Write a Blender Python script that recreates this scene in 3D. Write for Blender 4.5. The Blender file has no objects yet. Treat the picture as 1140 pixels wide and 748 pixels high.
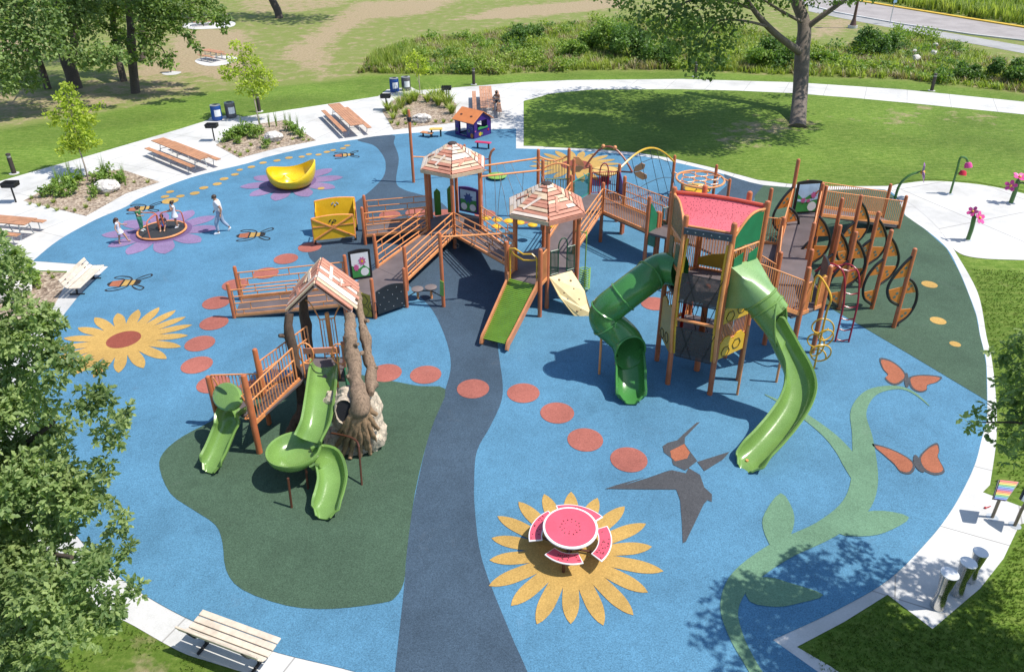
import bpy, bmesh, math, random
from mathutils import Vector, Matrix, noise
random.seed(7)
PI = math.pi
scene = bpy.context.scene
COL = scene.collection
V = Vector

# ------------------------------------------------------------------ camera model
W0, H0 = 1140.0, 748.0
FPX, PITCH, ROLL, CAMZ, CX, CY = 835.55, 0.49602, -0.01154875, 13.1, W0/2-7.874, H0/2-52.186
_cp, _sp = math.cos(PITCH), math.sin(PITCH)
_c, _s = math.cos(ROLL), math.sin(ROLL)
CF = V((0, _cp, -_sp)); _R = V((1, 0, 0)); _U = V((0, _sp, _cp))
CR = _c*_R+_s*_U; CU = -_s*_R+_c*_U

def G(px, py, z=0.0):
    """point of the place at height z seen at a pixel of the photograph"""
    d = CF+CR*((px-CX)/FPX)-CU*((py-CY)/FPX)
    t = (z-CAMZ)/d.z
    return V((d.x*t, d.y*t, z))

def PX(p):
    d = V(p)-V((0, 0, CAMZ)); z = d.dot(CF)
    return (CX+FPX*d.dot(CR)/z, CY-FPX*d.dot(CU)/z)

def HT(px, py, ytop):
    g = G(px, py); lo, hi = 0.0, 12.0
    for _ in range(40):
        m = (lo+hi)/2
        if PX((g.x, g.y, m))[1] > ytop: lo = m
        else: hi = m
    return lo

cam_d = bpy.data.cameras.new('camera'); cam = bpy.data.objects.new('camera', cam_d); COL.objects.link(cam)
M3 = Matrix((CR, CU, -CF)).transposed()
cam.matrix_world = Matrix.Translation((0, 0, CAMZ)) @ M3.to_4x4()
cam_d.sensor_width = 36; cam_d.lens = FPX/W0*36
cam_d.shift_x = 7.874/W0; cam_d.shift_y = -52.186/W0
cam_d.clip_end = 2000; cam_d.clip_start = 0.1
scene.camera = cam

# ------------------------------------------------------------------ light
SUN_EL, SUN_AZ = math.radians(60), math.radians(-8.5)      # azimuth measured from +X
world = bpy.data.worlds.new('World'); scene.world = world; world.use_nodes = True
nt = world.node_tree; nt.nodes.clear()
sky = nt.nodes.new('ShaderNodeTexSky'); sky.sky_type = 'NISHITA'; sky.sun_disc = False
sky.sun_elevation = SUN_EL; sky.sun_rotation = math.radians(90)-SUN_AZ; sky.air_density = 1.0; sky.dust_density = 0.6
bg = nt.nodes.new('ShaderNodeBackground'); bg.inputs[1].default_value = 0.15
out = nt.nodes.new('ShaderNodeOutputWorld')
nt.links.new(sky.outputs[0], bg.inputs[0]); nt.links.new(bg.outputs[0], out.inputs[0])
ld = bpy.data.lights.new('sun', 'SUN'); ld.energy = 4.3; ld.angle = math.radians(0.53); ld.color = (1.0, 0.95, 0.87)
lo = bpy.data.objects.new('sun', ld); COL.objects.link(lo)
sdir = V((math.cos(SUN_EL)*math.cos(SUN_AZ), math.cos(SUN_EL)*math.sin(SUN_AZ), math.sin(SUN_EL)))
lo.rotation_euler = sdir.to_track_quat('Z', 'Y').to_euler(); lo.location = sdir*60
scene.view_settings.view_transform = 'Standard'; scene.view_settings.look = 'None'
scene.view_settings.gamma = 1; scene.view_settings.exposure = 0.48
scene.view_settings.use_curve_mapping = False
scene.render.engine = 'CYCLES'
cy = scene.cycles
cy.max_bounces = 6; cy.diffuse_bounces = 3; cy.glossy_bounces = 3; cy.transmission_bounces = 4; cy.transparent_max_bounces = 8
cy.caustics_reflective = False; cy.caustics_refractive = False; cy.use_denoising = True

# ------------------------------------------------------------------ materials
def srgb(r, g, b):
    f = lambda c: (c/255/12.92) if c/255 <= 0.04045 else ((c/255+0.055)/1.055)**2.4
    return (f(r), f(g), f(b))

def nmat(name):
    m = bpy.data.materials.new(name); m.use_nodes = True
    t = m.node_tree; b = t.nodes['Principled BSDF']
    return m, t, b

def N(t, typ, **k):
    n = t.nodes.new(typ)
    for a, v in k.items():
        if a.startswith('i_'): n.inputs[a[2:].replace('_', ' ')].default_value = v
        else: setattr(n, a, v)
    return n

def L(t, a, b): t.links.new(a, b)

def mixc(t, fac, a, b, mode='MIX'):
    n = t.nodes.new('ShaderNodeMix'); n.data_type = 'RGBA'; n.blend_type = mode
    for s, v in ((n.inputs[0], fac), (n.inputs[6], a), (n.inputs[7], b)):
        if hasattr(v, 'links') or isinstance(v, bpy.types.NodeSocket): L(t, v, s)
        elif isinstance(v, (tuple, list)): s.default_value = (*v[:3], 1)
        else: s.default_value = v
    return n.outputs[2]

def ramp(t, src, stops):
    r = t.nodes.new('ShaderNodeValToRGB'); e = r.color_ramp.elements
    while len(e) < len(stops): e.new(0.5)
    for el, (p, c) in zip(e, stops):
        el.position = p; el.color = (*c[:3], 1) if isinstance(c, (tuple, list)) else (c, c, c, 1)
    L(t, src, r.inputs[0]); return r.outputs[0]

def coords(t, mode='Object'):
    return t.nodes.new('ShaderNodeTexCoord').outputs[mode]

def geopos(t):
    return t.nodes.new('ShaderNodeNewGeometry').outputs['Position']

def tex(t, kind, vec, scale, **k):
    n = t.nodes.new('ShaderNodeTex'+kind); n.inputs['Scale'].default_value = scale
    for a, v in k.items():
        if a in n.inputs.keys(): n.inputs[a].default_value = v
        else: setattr(n, a, v)
    L(t, vec, n.inputs['Vector']); return n

def bump(t, b, h, strength=0.3, dist=0.02):
    n = t.nodes.new('ShaderNodeBump'); n.inputs['Strength'].default_value = strength; n.inputs['Distance'].default_value = dist
    L(t, h, n.inputs['Height']); L(t, n.outputs[0], b.inputs['Normal'])

MATS = {}
def paint(name, col, rough=0.38, var=0.10, metal=0.0, spec=0.5, scale=3.0, dirt=0.0):
    """coated steel / moulded plastic: a little mottling and fine scuffing"""
    if name in MATS: return MATS[name]
    m, t, b = nmat(name)
    p = geopos(t)
    n1 = tex(t, 'Noise', p, scale, Detail=4.0)
    n2 = tex(t, 'Noise', p, scale*14, Detail=3.0)
    d = tuple(max(0, c*(1-var*1.6)) for c in col); l = tuple(min(1, c*(1+var)) for c in col)
    c1 = ramp(t, n1.outputs[0], [(0.3, d), (0.7, l)])
    c2 = mixc(t, 0.12, c1, n2.outputs[0], 'OVERLAY')
    L(t, c2, b.inputs['Base Color'])
    r = ramp(t, n2.outputs[0], [(0.3, max(0.05, rough-0.08)), (0.75, min(1, rough+0.14))])
    L(t, r, b.inputs['Roughness'])
    b.inputs['Metallic'].default_value = metal; b.inputs['Specular IOR Level'].default_value = spec
    bump(t, b, n2.outputs[0], 0.06, 0.01)
    MATS[name] = m; return m

def rubber(name, col, k=1.0):
    """poured rubber: coloured granules, slight cloudy wear"""
    if name in MATS: return MATS[name]
    m, t, b = nmat(name)
    p = geopos(t)
    g = tex(t, 'Voronoi', p, 46.0)
    n = tex(t, 'Noise', p, 38.0, Detail=2.0, Roughness=0.7)
    big = tex(t, 'Noise', p, 0.45, Detail=5.0, Roughness=0.6)
    mid = tex(t, 'Noise', p, 3.2, Detail=4.0, Roughness=0.6)
    dark = tuple(c*(1-0.40*k) for c in col); lite = tuple(min(1, c*(1+0.36*k)+0.008) for c in col)
    sep = t.nodes.new('ShaderNodeSeparateColor'); L(t, g.outputs['Color'], sep.inputs[0])
    c1 = ramp(t, sep.outputs[0], [(0.0, dark), (0.42, col), (0.62, col), (1.0, lite)])
    c2 = ramp(t, n.outputs[0], [(0.32, dark), (0.5, col), (0.68, lite)])
    c = mixc(t, 0.5, c1, c2)
    wear = ramp(t, big.outputs[0], [(0.28, 0.80), (0.5, 0.98), (0.72, 1.13)])
    wear2 = ramp(t, mid.outputs[0], [(0.3, 0.93), (0.72, 1.06)])
    c = mixc(t, 1.0, c, wear, 'MULTIPLY'); c = mixc(t, 1.0, c, wear2, 'MULTIPLY')
    sc = tex(t, 'Noise', p, 0.8, Detail=9.0, Roughness=0.75, Distortion=0.6)      # dusty, scuffed places
    c = mixc(t, ramp(t, sc.outputs[0], [(0.60, 0.0), (0.78, 0.34)]), c, tuple(0.5*x+0.10 for x in col))
    st = tex(t, 'Voronoi', p, 0.55)                                              # odd dark stains
    c = mixc(t, ramp(t, st.outputs['Distance'], [(0.03, 0.25), (0.11, 0.0)]), c, tuple(x*0.5 for x in col))
    L(t, c, b.inputs['Base Color']); b.inputs['Roughness'].default_value = 0.85
    b.inputs['Specular IOR Level'].default_value = 0.25
    bump(t, b, n.outputs[0], 0.35, 0.006)
    MATS[name] = m; return m

def leafmat(name, dark, lite, trans=0.35):
    if name in MATS: return MATS[name]
    m, t, b = nmat(name)
    a = t.nodes.new('ShaderNodeAttribute'); a.attribute_name = 'v'
    p = geopos(t); big = tex(t, 'Noise', p, 0.9, Detail=3.0)
    md = tuple((x+y)/2 for x, y in zip(dark, lite))
    c1 = ramp(t, a.outputs['Fac'], [(0.0, dark), (0.55, md), (1.0, lite)])
    c2 = ramp(t, big.outputs[0], [(0.3, 0.8), (0.7, 1.15)])
    c = mixc(t, 1.0, c1, c2, 'MULTIPLY')
    L(t, c, b.inputs['Base Color']); b.inputs['Roughness'].default_value = 0.5
    b.inputs['Specular IOR Level'].default_value = 0.35
    tr = t.nodes.new('ShaderNodeBsdfTranslucent')
    tc = mixc(t, 1.0, c, (1.25, 1.35, 0.55), 'MULTIPLY'); L(t, tc, tr.inputs[0])
    ms = t.nodes.new('ShaderNodeMixShader'); ms.inputs[0].default_value = trans
    o = t.nodes['Material Output']
    L(t, b.outputs[0], ms.inputs[1]); L(t, tr.outputs[0], ms.inputs[2]); L(t, ms.outputs[0], o.inputs[0])
    MATS[name] = m; return m

def wood(name, col, grain=(1, 1, 1), dark=0.55, rough=0.7):
    if name in MATS: return MATS[name]
    m, t, b = nmat(name)
    p = coords(t)
    mp = t.nodes.new('ShaderNodeMapping'); mp.inputs['Scale'].default_value = grain; L(t, p, mp.inputs[0])
    n = tex(t, 'Noise', mp.outputs[0], 6.0, Detail=6.0, Roughness=0.65)
    n2 = tex(t, 'Noise', p, 1.7, Detail=2.0)
    d = tuple(c*dark for c in col); l = tuple(min(1, c*1.15) for c in col)
    c = ramp(t, n.outputs[0], [(0.3, d), (0.55, col), (0.8, l)])
    c = mixc(t, 1.0, c, ramp(t, n2.outputs[0], [(0.3, 0.85), (0.7, 1.08)]), 'MULTIPLY')
    L(t, c, b.inputs['Base Color']); b.inputs['Roughness'].default_value = rough
    bump(t, b, n.outputs[0], 0.25, 0.006)
    MATS[name] = m; return m

# ------------------------------------------------------------------ mesh helper
ORIG = {}
class MB:
    def __init__(s): s.v = []; s.f = []; s.mi = []; s.a = []; s.cur = 0; s.curA = 0.5
    def add(s, vs, fs):
        o = len(s.v); s.v += [tuple(x) for x in vs]
        for f in fs: s.f.append(tuple(i+o for i in f)); s.mi.append(s.cur); s.a.append(s.curA)
        return s
    def box(s, c, size, rz=0.0, mat=None):
        hx, hy, hz = size[0]/2, size[1]/2, size[2]/2
        vs = [V((x*hx, y*hy, z*hz)) for z in (-1, 1) for y in (-1, 1) for x in (-1, 1)]
        m = mat if mat is not None else Matrix.Rotation(rz, 3, 'Z')
        c = V(c)
        return s.add([m @ v+c for v in vs], [(0, 2, 3, 1), (4, 5, 7, 6), (0, 1, 5, 4), (2, 6, 7, 3), (0, 4, 6, 2), (1, 3, 7, 5)])
    def beam(s, a, b, w, h, up=(0, 0, 1)):
        a, b = V(a), V(b); d = (b-a); ln = d.length
        if ln < 1e-6: return s
        d.normalize(); u = V(up)
        if abs(d.dot(u)) > 0.98: u = V((0, 1, 0))
        x = d.cross(u).normalized(); u = x.cross(d).normalized()
        m = Matrix((d, x, u)).transposed()
        return s.box((a+b)/2, (ln, w, h), mat=m)
    def tube(s, pts, r, n=8, caps=True, closed=False, dome=False):
        pts = [V(p) for p in pts]; k = len(pts)
        rs = r if isinstance(r, (list, tuple)) else [r]*k
        if dome and not closed:
            d = (pts[-1]-pts[-2]).normalized(); e = pts[-1]; r0 = rs[-1]
            pts = pts+[e+d*r0*0.55, e+d*r0*0.85]; rs = list(rs)+[r0*0.8, r0*0.3]; k += 2
        T = []
        for i in range(k):
            a = pts[i-1] if (i > 0 or closed) else pts[0]
            b = pts[(i+1) % k] if (i < k-1 or closed) else pts[-1]
            T.append((b-a).normalized() if (b-a).length > 1e-9 else V((0, 0, 1)))
        u = T[0].orthogonal().normalized()
        vs = []
        for i in range(k):
            u = (u-T[i]*u.dot(T[i]))
            u = u.normalized() if u.length > 1e-6 else T[i].orthogonal().normalized()
            w = T[i].cross(u)
            for j in range(n):
                a = 2*PI*j/n
                vs.append(pts[i]+(u*math.cos(a)+w*math.sin(a))*rs[i])
        fs = []
        for i in range(k if closed else k-1):
            i2 = (i+1) % k
            for j in range(n):
                j2 = (j+1) % n
                fs.append((i*n+j, i*n+j2, i2*n+j2, i2*n+j))
        if caps and not closed:
            fs.append(tuple(range(n-1, -1, -1))); fs.append(tuple((k-1)*n+j for j in range(n)))
        return s.add(vs, fs)
    def prism(s, poly, d):
        """polygon (3d points in order) extruded by vector d"""
        n = len(poly); d = V(d); A = [V(p) for p in poly]; B = [p+d for p in A]
        fs = [tuple(range(n-1, -1, -1)), tuple(n+i for i in range(n))]
        for i in range(n):
            j = (i+1) % n; fs.append((i, j, n+j, n+i))
        return s.add(A+B, fs)
    def face(s, poly): return s.add(poly, [tuple(range(len(poly)))])
    def lathe(s, prof, c=(0, 0, 0), n=24, m=None, capb=True, capt=True, sy=1.0):
        c = V(c); vs = []; k = len(prof)
        for r, z in prof:
            for j in range(n):
                a = 2*PI*j/n; p = V((r*math.cos(a), r*sy*math.sin(a), z))
                vs.append((m @ p if m else p)+c)
        fs = []
        for i in range(k-1):
            for j in range(n):
                j2 = (j+1) % n; fs.append((i*n+j, i*n+j2, (i+1)*n+j2, (i+1)*n+j))
        if capb: fs.append(tuple(range(n-1, -1, -1)))
        if capt: fs.append(tuple((k-1)*n+j for j in range(n)))
        return s.add(vs, fs)
    def ball(s, c, r, n=10, k=7, m=None):
        rx, ry, rz = r if isinstance(r, (tuple, list)) else (r, r, r)
        c = V(c); vs = []
        for i in range(k+1):
            t = PI*i/k
            for j in range(n):
                a = 2*PI*j/n; p = V((rx*math.sin(t)*math.cos(a), ry*math.sin(t)*math.sin(a), -rz*math.cos(t)))
                vs.append((m @ p if m else p)+c)
        fs = []
        for i in range(k):
            for j in range(n):
                j2 = (j+1) % n
                fs.append((i*n+j, i*n+j2, (i+1)*n+j2, (i+1)*n+j))
        return s.add(vs, fs)
    def build(s, name, mat, parent=None, smooth=True, angle=35, bevel=0.0):
        me = bpy.data.meshes.new(name)
        org = ORIG.get(parent.name, V((0, 0, 0))) if parent else V((0, 0, 0))
        vs = [(x-org.x, y-org.y, z-org.z) for x, y, z in s.v] if parent else s.v
        me.from_pydata(vs, [], s.f)
        for mm in (mat if isinstance(mat, (list, tuple)) else [mat]): me.materials.append(mm)
        if any(s.mi): me.polygons.foreach_set('material_index', s.mi)
        at = me.attributes.new('v', 'FLOAT', 'FACE'); at.data.foreach_set('value', s.a)
        me.validate(); me.update()
        if smooth:
            me.polygons.foreach_set('use_smooth', [True]*len(me.polygons)); me.set_sharp_from_angle(angle=math.radians(angle))
        o = bpy.data.objects.new(name, me); COL.objects.link(o)
        if parent: o.parent = parent; ORIG[o.name] = org
        if bevel:
            b = o.modifiers.new('bevel', 'BEVEL'); b.width = bevel; b.segments = 1; b.limit_method = 'ANGLE'; b.angle_limit = math.radians(40)
        return o

def tag(o, label=None, cat=None, group=None, kind=None):
    if label: o['label'] = label
    if cat: o['category'] = cat
    if group: o['group'] = group
    if kind: o['kind'] = kind
    return o

def thing(name, label, cat, loc=(0, 0, 0), group=None):
    o = bpy.data.objects.new(name, None); COL.objects.link(o); o.location = loc
    o.empty_display_size = 0.2
    ORIG[o.name] = V(loc); return tag(o, label, cat, group)

def dup(root, loc, rz=0.0, label=None, group=None, scale=None):
    def cp(o, par):
        c = o.copy(); COL.objects.link(c)
        if par: c.parent = par
        for ch in list(o.children): cp(ch, c)
        return c
    r = cp(root, None); r.location = loc; r.rotation_euler = (0, 0, rz)
    if scale: r.scale = (scale,)*3
    if label: r['label'] = label
    if group: r['group'] = group
    return r

def smooth_poly(pts, n=4, closed=True):
    """Catmull-Rom through 2-3d points"""
    P = [V(p) for p in pts]; k = len(P); outp = []
    rng = range(k) if closed else range(k-1)
    for i in rng:
        p0 = P[(i-1) % k] if closed or i > 0 else P[0]; p1 = P[i]; p2 = P[(i+1) % k]; p3 = P[(i+2) % k] if closed or i+2 < k else P[-1]
        for j in range(n):
            t = j/n
            outp.append(0.5*((2*p1)+(p2-p0)*t+(2*p0-5*p1+4*p2-p3)*t*t+(3*p1-p0-3*p2+p3)*t**3))
    if not closed: outp.append(P[-1])
    return outp

def sheet(name, pts, z, mat, kind='structure', thick=0.0):
    """flat ground sheet from (x, y) outline, tessellated"""
    bm = bmesh.new()
    vs = [bm.verts.new((p[0], p[1], z)) for p in pts]
    es = [bm.edges.new((vs[i], vs[(i+1) % len(vs)])) for i in range(len(vs))]
    bmesh.ops.triangle_fill(bm, use_beauty=True, use_dissolve=False, edges=es, normal=(0, 0, 1))
    for f in bm.faces:
        if f.normal.z < 0: f.normal_flip()
    me = bpy.data.meshes.new(name); 
    if thick:
        r = bmesh.ops.extrude_face_region(bm, geom=list(bm.faces))
        bmesh.ops.translate(bm, verts=[x for x in r['geom'] if isinstance(x, bmesh.types.BMVert)], vec=(0, 0, -thick))
        bmesh.ops.recalc_face_normals(bm, faces=bm.faces)
    bm.to_mesh(me); bm.free(); me.materials.append(mat)
    o = bpy.data.objects.new(name, me); COL.objects.link(o)
    if kind: o['kind'] = kind
    return o

def gp(pts, sm=0, z=0.0):
    w = [G(x, y, z).to_2d() for x, y in pts]
    return smooth_poly(w, sm) if sm else w

def inside(p, poly):
    x, y = p; c = False; j = len(poly)-1
    for i in range(len(poly)):
        xi, yi = poly[i][0], poly[i][1]; xj, yj = poly[j][0], poly[j][1]
        if (yi > y) != (yj > y) and x < (xj-xi)*(y-yi)/(yj-yi)+xi: c = not c
        j = i
    return c

def edist(p, poly):
    best = 1e9; x, y = p
    for i in range(len(poly)):
        ax, ay = poly[i][0], poly[i][1]; bx, by = poly[(i+1) % len(poly)][0], poly[(i+1) % len(poly)][1]
        dx, dy = bx-ax, by-ay; l = dx*dx+dy*dy
        t = max(0, min(1, ((x-ax)*dx+(y-ay)*dy)/l)) if l else 0
        d = (ax+t*dx-x)**2+(ay+t*dy-y)**2
        if d < best: best = d
    return math.sqrt(best)
# ------------------------------------------------------------------ ground materials
def lawn_mat():
    m, t, b = nmat('turf')
    p = geopos(t)
    at = t.nodes.new('ShaderNodeAttribute'); at.attribute_name = 'dry'
    aw = t.nodes.new('ShaderNodeAttribute'); aw.attribute_name = 'wild'
    fine = tex(t, 'Noise', p, 5.5, Detail=9.0, Roughness=0.78)
    mp = t.nodes.new('ShaderNodeMapping'); mp.inputs['Scale'].default_value = (0.9, 3.4, 1); mp.inputs['Rotation'].default_value = (0, 0, 0.2)
    L(t, p, mp.inputs[0])
    streak = tex(t, 'Noise', mp.outputs[0], 1.6, Detail=6.0, Roughness=0.62)
    big = tex(t, 'Noise', p, 0.16, Detail=4.0)
    g1 = ramp(t, fine.outputs[0], [(0.30, (0.028, 0.070, 0.004)), (0.5, (0.110, 0.180, 0.024)), (0.70, (0.27, 0.325, 0.080))])
    g2 = ramp(t, streak.outputs[0], [(0.30, (0.050, 0.115, 0.009)), (0.5, (0.105, 0.175, 0.024)), (0.70, (0.23, 0.275, 0.068))])
    g = mixc(t, 0.5, g1, g2)
    g = mixc(t, 1.0, g, ramp(t, big.outputs[0], [(0.3, 0.74), (0.7, 1.20)]), 'MULTIPLY')
    w = mixc(t, fine.outputs[0], (0.085, 0.15, 0.02), (0.25, 0.25, 0.085))
    g = mixc(t, aw.outputs['Fac'], g, w)
    n3 = tex(t, 'Noise', p, 0.9, Detail=7.0, Roughness=0.68)
    ad = t.nodes.new('ShaderNodeMath'); ad.operation = 'MULTIPLY_ADD'; ad.inputs[1].default_value = 1.35; ad.inputs[2].default_value = -0.5
    L(t, n3.outputs[0], ad.inputs[0])
    sm = t.nodes.new('ShaderNodeMath'); sm.operation = 'ADD'; L(t, at.outputs['Fac'], sm.inputs[0]); L(t, ad.outputs[0], sm.inputs[1])
    msk = ramp(t, sm.outputs[0], [(0.44, 0.0), (0.66, 1.0)])
    dn = tex(t, 'Noise', p, 5.0, Detail=6.0, Roughness=0.7)
    dry = ramp(t, dn.outputs[0], [(0.25, (0.17, 0.13, 0.07)), (0.5, (0.30, 0.235, 0.14)), (0.75, (0.42, 0.34, 0.22))])
    c = mixc(t, msk, g, dry)
    L(t, c, b.inputs['Base Color']); b.inputs['Roughness'].default_value = 0.9; b.inputs['Specular IOR Level'].default_value = 0.15
    bump(t, b, fine.outputs[0], 0.7, 0.05)
    return m
TURF = lawn_mat()

def concrete_mat(name, base=0.52, joints=1.9, rot=0.3):
    m, t, b = nmat(name)
    p = geopos(t)
    n = tex(t, 'Noise', p, 1.1, Detail=8.0, Roughness=0.65); f = tex(t, 'Noise', p, 40.0, Detail=3.0)
    st = tex(t, 'Noise', p, 0.35, Detail=5.0)
    c = ramp(t, n.outputs[0], [(0.3, (base*0.86, base*0.85, base*0.81)), (0.55, (base, base*0.985, base*0.95)), (0.8, (base*1.08, base*1.07, base*1.04))])
    c = mixc(t, 0.16, c, f.outputs[0], 'OVERLAY')
    c = mixc(t, 1.0, c, ramp(t, st.outputs[0], [(0.33, 0.82), (0.55, 1.0), (0.7, 1.05)]), 'MULTIPLY')
    sp_ = tex(t, 'Noise', p, 2.6, Detail=9.0, Roughness=0.8); c = mixc(t, ramp(t, sp_.outputs[0], [(0.60, 0.0), (0.75, 0.30)]), c, (base*0.62, base*0.58, base*0.50))
    if joints:
        mp = t.nodes.new('ShaderNodeMapping'); mp.inputs['Rotation'].default_value = (0, 0, rot); L(t, p, mp.inputs[0])
        br = t.nodes.new('ShaderNodeTexBrick'); br.offset = 0; br.inputs['Scale'].default_value = 1.0/joints
        br.inputs['Mortar Size'].default_value = 0.0075; br.inputs['Mortar Smooth'].default_value = 0.3
        br.inputs['Brick Width'].default_value = 1; br.inputs['Row Height'].default_value = 1
        L(t, mp.outputs[0], br.inputs['Vector'])
        c = mixc(t, br.outputs['Fac'], c, (base*0.55, base*0.53, base*0.5))
    L(t, c, b.inputs['Base Color']); b.inputs['Roughness'].default_value = 0.85; b.inputs['Specular IOR Level'].default_value = 0.2
    bump(t, b, f.outputs[0], 0.2, 0.004)
    return m
CONC = concrete_mat('broom_finished_concrete', 0.55, 2.6, 0.45)
CONC2 = concrete_mat('smooth_concrete', 0.54, 4.2, -0.35)
CURB = concrete_mat('curb_concrete', 0.54, 0)

def asphalt_mat():
    m, t, b = nmat('asphalt'); p = geopos(t)
    n = tex(t, 'Noise', p, 0.6, Detail=6.0); f = tex(t, 'Noise', p, 30.0, Detail=2.0)
    c = ramp(t, n.outputs[0], [(0.3, (0.25, 0.225, 0.215)), (0.7, (0.33, 0.30, 0.285))]); c = mixc(t, 0.25, c, f.outputs[0], 'OVERLAY')
    L(t, c, b.inputs['Base Color']); b.inputs['Roughness'].default_value = 0.9; return m
ASPH = asphalt_mat()

def mulch_mat():
    m, t, b = nmat('bark_mulch'); p = geopos(t)
    v = tex(t, 'Voronoi', p, 11.0); n = tex(t, 'Noise', p, 2.0, Detail=5.0)
    sep = t.nodes.new('ShaderNodeSeparateColor'); L(t, v.outputs['Color'], sep.inputs[0])
    c = ramp(t, sep.outputs[0], [(0.0, (0.14, 0.095, 0.065)), (0.5, (0.31, 0.235, 0.17)), (1.0, (0.46, 0.38, 0.29))])
    c = mixc(t, 1.0, c, ramp(t, n.outputs[0], [(0.3, 0.8), (0.7, 1.12)]), 'MULTIPLY')
    L(t, c, b.inputs['Base Color']); b.inputs['Roughness'].default_value = 0.95
    bump(t, b, v.outputs['Distance'], 0.8, 0.04); return m
MULCH = mulch_mat()

# ------------------------------------------------------------------ terrain with worn patches
mown_top = [(-120, 172), (0, 146), (114, 127), (234, 104), (380, 91), (410, 85), (547, 85.5), (647, 81), (760, 80.5), (884, 87), (1004, 91), (1048, 96), (1140, 107), (1300, 130)]
dry_px = [
    ([(-60, 100), (0, 92), (60, 98), (130, 82), (200, 80), (250, 92), (232, 103), (112, 125), (0, 142), (-60, 150)], 0.42),
    ([(185, 38), (240, 30), (283, 34), (286, 84), (240, 93), (205, 84), (152, 88), (120, 84), (170, 66)], 0.62),
    ([(300, 62), (330, 44), (395, 2), (520, -2), (480, 16), (420, 22), (388, 38), (372, 52), (378, 88), (340, 80)], 0.62),
    ([(505, 22), (560, 8), (690, -2), (700, 8), (645, 14), (565, 22)], 0.75),
    ([(255, 0), (400, -6), (395, 6), (330, 16), (262, 16)], 0.45),
    ([(-80, 62), (20, 40), (60, 52), (10, 62)], 0.7),
    ([(795, 150), (820, 137), (855, 132), (905, 136), (925, 141), (880, 148), (845, 160), (808, 164)], 0.50),
    ([(982, 138), (990, 128), (1005, 122), (1030, 120), (1018, 130), (1000, 140)], 0.5),
    ([(1050, 130), (1090, 124), (1110, 130), (1100, 139), (1070, 138)], 0.45),
    ([(945, 130), (985, 126), (980, 132), (950, 133)], 0.4),
    ([(150, 712), (185, 708), (225, 722), (262, 742), (290, 790), (180, 830), (110, 760)], 0.50),
    ([(880, 46), (905, 20), (960, 18), (965, 32), (915, 46)], 0.5),
    ([(1074, 290), (1092, 292), (1100, 305), (1080, 302)], 0.38),
]
dry_w = [([G(*p).to_2d() for p in poly], wgt) for poly, wgt in dry_px]
mt_w = [G(*p).to_2d() for p in mown_top]
mown_poly = mt_w + [V((140, -20)), V((-140, -20))]
gx0, gx1, gy0, gy1 = -70.0, 80.0, 2.0, 130.0
def axis(a, b, fine_a, fine_b, st, ratio=1.25):
    xs = []; x = fine_a
    while x <= fine_b: xs.append(x); x += st
    s = st; x = fine_a
    pre = []
    while x > a: s *= ratio; x -= s; pre.append(x)
    s = st; x = xs[-1]; post = []
    while x < b: s *= ratio; x += s; post.append(x)
    return pre[::-1]+xs+post
XS = axis(-900, 900, gx0, gx1, 0.75); YS = axis(-400, 1500, gy0, gy1, 0.75)
bbs = [(min(p[0] for p in poly)-3, max(p[0] for p in poly)+3, min(p[1] for p in poly)-3, max(p[1] for p in poly)+3) for poly, _ in dry_w]
gv = []; gd = []; gw = []
for y in YS:
    for x in XS:
        gv.append((x, y, 0.0)); dv = 0.0
        for (poly, wgt), bb in zip(dry_w, bbs):
            if bb[0] < x < bb[1] and bb[2] < y < bb[3]:
                e = edist((x, y), poly); e = e if inside((x, y), poly) else -e
                k = wgt*max(0.0, min(1.0, 0.5+e/4.5)); dv = max(dv, k)
        w = 0.0
        if y > 20 and not inside((x, y), mown_poly): w = min(1.0, edist((x, y), mt_w+[V((140, 30)), V((-140, 30))])*1.5)
        gd.append(max(dv, .26*w)); gw.append(w)
nx = len(XS); ny = len(YS)
gf = [(j*nx+i, j*nx+i+1, (j+1)*nx+i+1, (j+1)*nx+i) for j in range(ny-1) for i in range(nx-1)]
me = bpy.data.meshes.new('ground'); me.from_pydata(gv, [], gf)
a1 = me.attributes.new('dry', 'FLOAT', 'POINT'); a1.data.foreach_set('value', gd)
a2 = me.attributes.new('wild', 'FLOAT', 'POINT'); a2.data.foreach_set('value', gw)
me.materials.append(TURF); o = bpy.data.objects.new('ground', me); COL.objects.link(o); o['kind'] = 'structure'

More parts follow.
